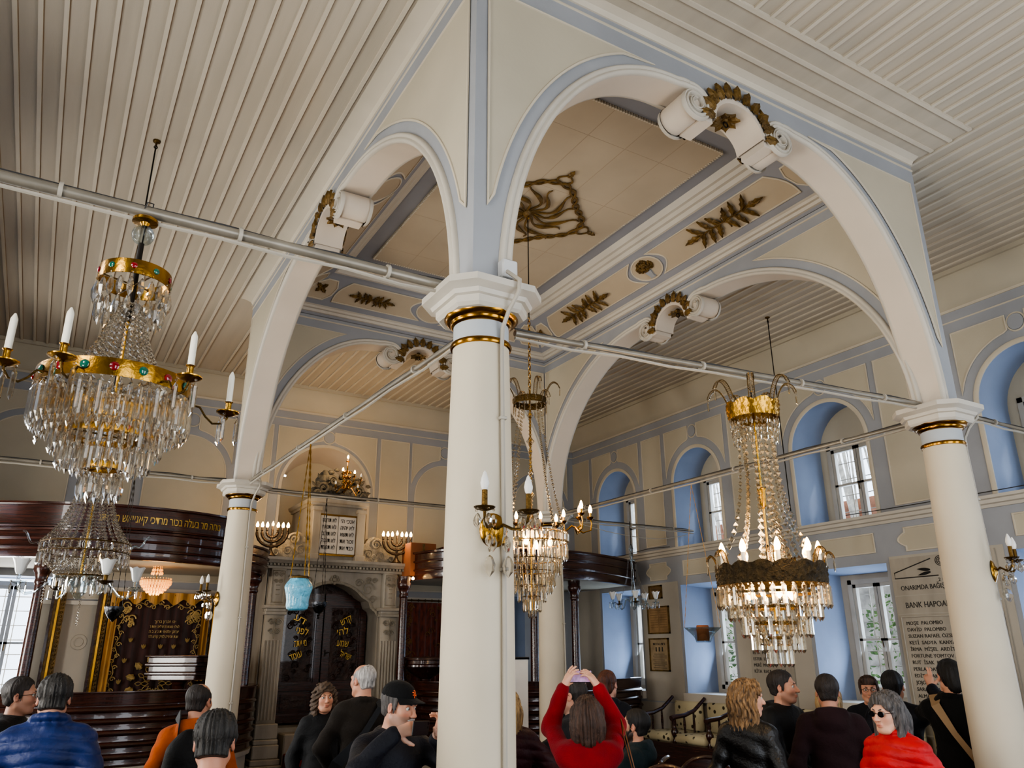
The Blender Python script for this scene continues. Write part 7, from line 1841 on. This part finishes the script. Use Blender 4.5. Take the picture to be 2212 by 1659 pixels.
def handbag(P):
    root = thing('handbag', 'brown leather handbag hanging at the right side of the woman in red', 'bag', tuple(P['root'].location), P['face'] - PI / 2); lm = mat('tan_leather', (126, 78, 44), .45, var=.2, scale=6, bump=.2)
    b = MB(); b.bbox((.275, -.02, .92), (.06, .15, .17), lm, bev=.03); b.build('bag_body', root)
    s = MB(); s.sweep([(-.012, 0), (-.012, .005), (.012, .005), (.012, 0)], [(.275, -.13, 1.07), (.25, -.12, 1.22), (.21, -.06, 1.42), (.20, .0, 1.47), (.21, .06, 1.40), (.26, .09, 1.2), (.275, .10, 1.07)], (1, 0, .3), lm); s.build('strap', root)
    r = MB(); r.tube([(.30, -.13 + .018 * math.cos(a), 1.08 + .018 * math.sin(a)) for a in [2 * PI * i / 12 for i in range(12)]], .004, M['silver'], 6, closed=True); r.build('ring', root)
handbag(P9)
P10 = person('bald man with dark-framed glasses and grey jacket, in profile behind the woman in red', 1.60, 1.58, 72, 1.68, 1.03, (190, 138, 112), 'balding', 'dark', (4, 2), {'L': dict(w=(-.18, .42, 1.29), hint=(-.6, -.2, -1), f=(.05, .5, .85), p=(.6, .2, -.2), curl=(.9, 1.1, 1.2, 1.3), thumb=.5), 'R': dict(w=(.2, .1, .95))}, 'jacket', GREYW, ('collar',), res=.0055, beard=((150, 140, 130), .3)); glasses(P10)
q = P10['root'].matrix_basis.to_3x3(); phone('phone held upright at arm height by the bald man with glasses', W2(P10, (-.15, .46, 1.40)), q @ Vector((0, .12, 1)), q @ Vector((-1, .1, 0)), (.15, .072, .009), (130, 150, 190), .7)
P11 = person('dark-haired woman glimpsed behind the raised arms of the woman in red', 2.93, 3.42, 205, 1.64, .95, (200, 150, 128), 'bun', 'black', (0, 0), None, 'jacket', BLACKJ, ('collar',), female=True, res=.007)
P12 = person('woman with an auburn ponytail in a dark denim jacket, standing by the blue niche', 2.70, 2.64, -14, 1.70, .95, (200, 150, 128), 'ponytail', 'auburn', (-6, 4), None, 'jacket', DENIM, ('hood',), .86, 'jeans', female=True)
P13 = person('bearded man in a dark teal hooded top, seated in profile before the benches', 2.38, 1.90, 78, 1.70, 1.0, (190, 138, 112), 'short', 'black', (0, 10), {'R': dict(w=(.17, .36, .98), hint=(.6, -1, -.2)), 'L': dict(w=(-.17, .36, .98), hint=(-.6, -1, -.2))}, 'hooded_top', TEAL, ('hood',), .88, beard=((24, 20, 18), .95), seat=.66, res=.0055)
# people at the right
P14 = person('woman with long wavy blond hair in a black leather jacket, seen from behind', 2.45, .80, -20, 1.67, .95, (206, 156, 132), 'wavy', 'ombre', (-50, 0), None, 'leather_jacket', LEATH, ('collar', 'thin'), .90, female=True)
P15 = person('dark-haired man in a black jacket looking to the right, beside the blond woman', 3.32, 1.26, 232, 1.71, 1.0, (192, 140, 114), 'short', 'dark', (22, 2), {'R': dict(w=(.07, .26, 1.02), hint=(1, -.6, -.2)), 'L': dict(w=(-.07, .28, 1.04), hint=(-1, -.6, -.2))}, 'hooded_jacket', BLACKJ, ('hood',), .80, res=.0055, beard=((60, 46, 40), .35))
P16 = person('man in a maroon hooded top with dark hair, seen squarely from behind', 3.30, .82, 4, 1.69, 1.08, (180, 128, 104), 'short', 'dark', (0, 0), None, 'hooded_top', MAROONH, ('hood',), .80)
P17 = person('blond person almost hidden behind the man in the maroon top', 4.05, 1.42, 10, 1.60, .95, (205, 156, 132), 'bob', 'blonde', (-20, 0), None, 'jacket', BLACKJ, (), female=True, res=.008)
P18 = person('man with metal-framed glasses and a dark jacket over a green shirt, facing the camera', 4.80, 1.58, 176, 1.64, 1.0, (196, 144, 118), 'thick', 'brown', (6, 0), None, 'jacket', INNER, ('collar', 'open'), res=.0055); glasses(P18, 'silver')
P19 = person('grey-haired woman in sunglasses and a red quilted jacket, facing left', 2.74, -.06, 138, 1.62, 1.02, (208, 158, 132), 'greybob', 'grey', (4, -4), {'R': dict(w=(.06, .25, 1.00), hint=(1, -.6, -.2), f=(-.8, .3, .1), p=(0, -1, -.2)), 'L': dict(w=(-.25, .06, .95))}, 'jacket', REDP, ('puffer',), .78, female=True, res=.005); glasses(P19, 'silver', 'lens')
P20 = person('dark-haired man in a navy jacket pointing up at the donors plaque', 4.36, 1.03, -12, 1.70, 1.04, (192, 140, 114), 'short', 'black', (0, 6), {'R': dict(w=(.235, .30, 1.585), hint=(1, -.2, -.8), f=(-.15, .25, .95), p=(0, 1, -.2), curl=(.1, .1, 1.3, 1.5), thumb=.3)}, 'jacket', DNAVY, ('collar',), .80)
P21 = person('person with black hair and black coat with tan strap, half behind the right column', 4.33, .52, -16, 1.79, 1.05, (196, 144, 118), 'bun', 'black', (30, 0), {'L': dict(w=(-.12, .20, 1.46), hint=(-1, -.3, -.8), f=(.1, .2, .9), p=(.3, -1, 0), curl=(.8, .9, 1, 1))}, 'coat', BLACKC, ('collar',), .5, female=True)
st = MB(); tm = mat('tan_strap', (150, 124, 92), .7); st.sweep([(-.02, 0), (-.02, .006), (.02, .006), (.02, 0)], [(-.10, .10, 1.44), (-.115, -.01, 1.485), (-.09, -.125, 1.42), (.02, -.175, 1.24), (.16, -.155, 1.02), (.20, -.06, .90)], (0, -1, .2), tm); st.build('bag_strap', P21['root'])
P22 = person('blond person in a red jacket at the right edge, mostly behind the column', 4.40, -.20, 20, 1.64, .95, (206, 156, 132), 'long', 'blonde', (0, 0), None, 'jacket', REDC, ('collar',), female=True, res=.008)
# ================================================================== LIGHT
wd = bpy.data.worlds.new('world'); SC.world = wd; wd.use_nodes = True
bg = wd.node_tree.nodes['Background']; bg.inputs[0].default_value = (.72, .84, 1.0, 1); bg.inputs[1].default_value = 7.0
def area(name, loc, rot, sx, sy, e, col):
    l = bpy.data.lights.new(name, 'AREA'); l.shape = 'RECTANGLE'; l.size = sx; l.size_y = sy; l.energy = e; l.color = col
    o = bpy.data.objects.new(name, l); COL.objects.link(o); o.location = loc; o.rotation_euler = rot; return o
DAY = (.80, .90, 1.0)
for yc, hw in NICHES:
    area('daylight_upper', (XR + .62, yc, 3.9), (0, math.radians(90), 0), 1.0, .8, 15, (.60, .76, 1.0))
    area('daylight_lower', (XR + .62, yc, 2.03), (0, math.radians(112), 0), 1.3, .75, 34, (.60, .76, 1.0))
for yc in (6.2, 3.9, 1.2, -1.4):
    area('daylight_left', (XL - .45, yc, 2.03), (0, math.radians(-100), 0), 1.3, .75, 130, (1.0, .95, .87))
    area('daylight_left_upper', (XL - .45, yc, 3.9), (0, math.radians(-90), 0), 1.0, .8, 60, (1.0, .95, .87))
area('daylight_ark_left', (-2.02, YA + .5, 2.03), (math.radians(-90), 0, 0), .75, 1.35, 120, (.95, .97, 1.0))
area('daylight_entrance', (2.0, YF - .1, 2.2), (math.radians(90), 0, 0), 2.0, 4.2, 100, (1.0, .94, .85))
area('daylight_entrance_left', (-1.0, YF - .1, 2.7), (math.radians(90), 0, 0), 1.2, 3.0, 45, (1.0, .94, .85))
area('daylight_entrance_right', (4.9, YF - .1, 2.7), (math.radians(90), 0, 0), 1.2, 3.0, 60, (1.0, .94, .85))
def point(loc, e, col=(1.0, .68, .36), r=.12):
    l = bpy.data.lights.new('bulb_light', 'POINT'); l.energy = e; l.color = col; l.shadow_soft_size = r
    o = bpy.data.objects.new('bulb_light', l); COL.objects.link(o); o.location = loc; return o
for p, e in BULBLIGHTS: point(p, e)
sn = bpy.data.lights.new('sun', 'SUN'); sn.energy = 2.0; sn.angle = .05; so = bpy.data.objects.new('sun', sn); COL.objects.link(so); so.rotation_euler = (math.radians(35), math.radians(30), 0)

SC.view_settings.view_transform = 'AgX'; SC.view_settings.look = 'AgX - Medium High Contrast'; SC.view_settings.exposure = -0.68
cy = SC.cycles
cy.use_denoising = True; cy.denoiser = 'OPENIMAGEDENOISE'
cy.use_adaptive_sampling = True; cy.adaptive_threshold = .03
cy.max_bounces = 8; cy.diffuse_bounces = 4; cy.glossy_bounces = 3; cy.transmission_bounces = 6; cy.transparent_max_bounces = 10
cy.caustics_reflective = False; cy.caustics_refractive = False; cy.sample_clamp_indirect = 4.0; cy.blur_glossy = .5
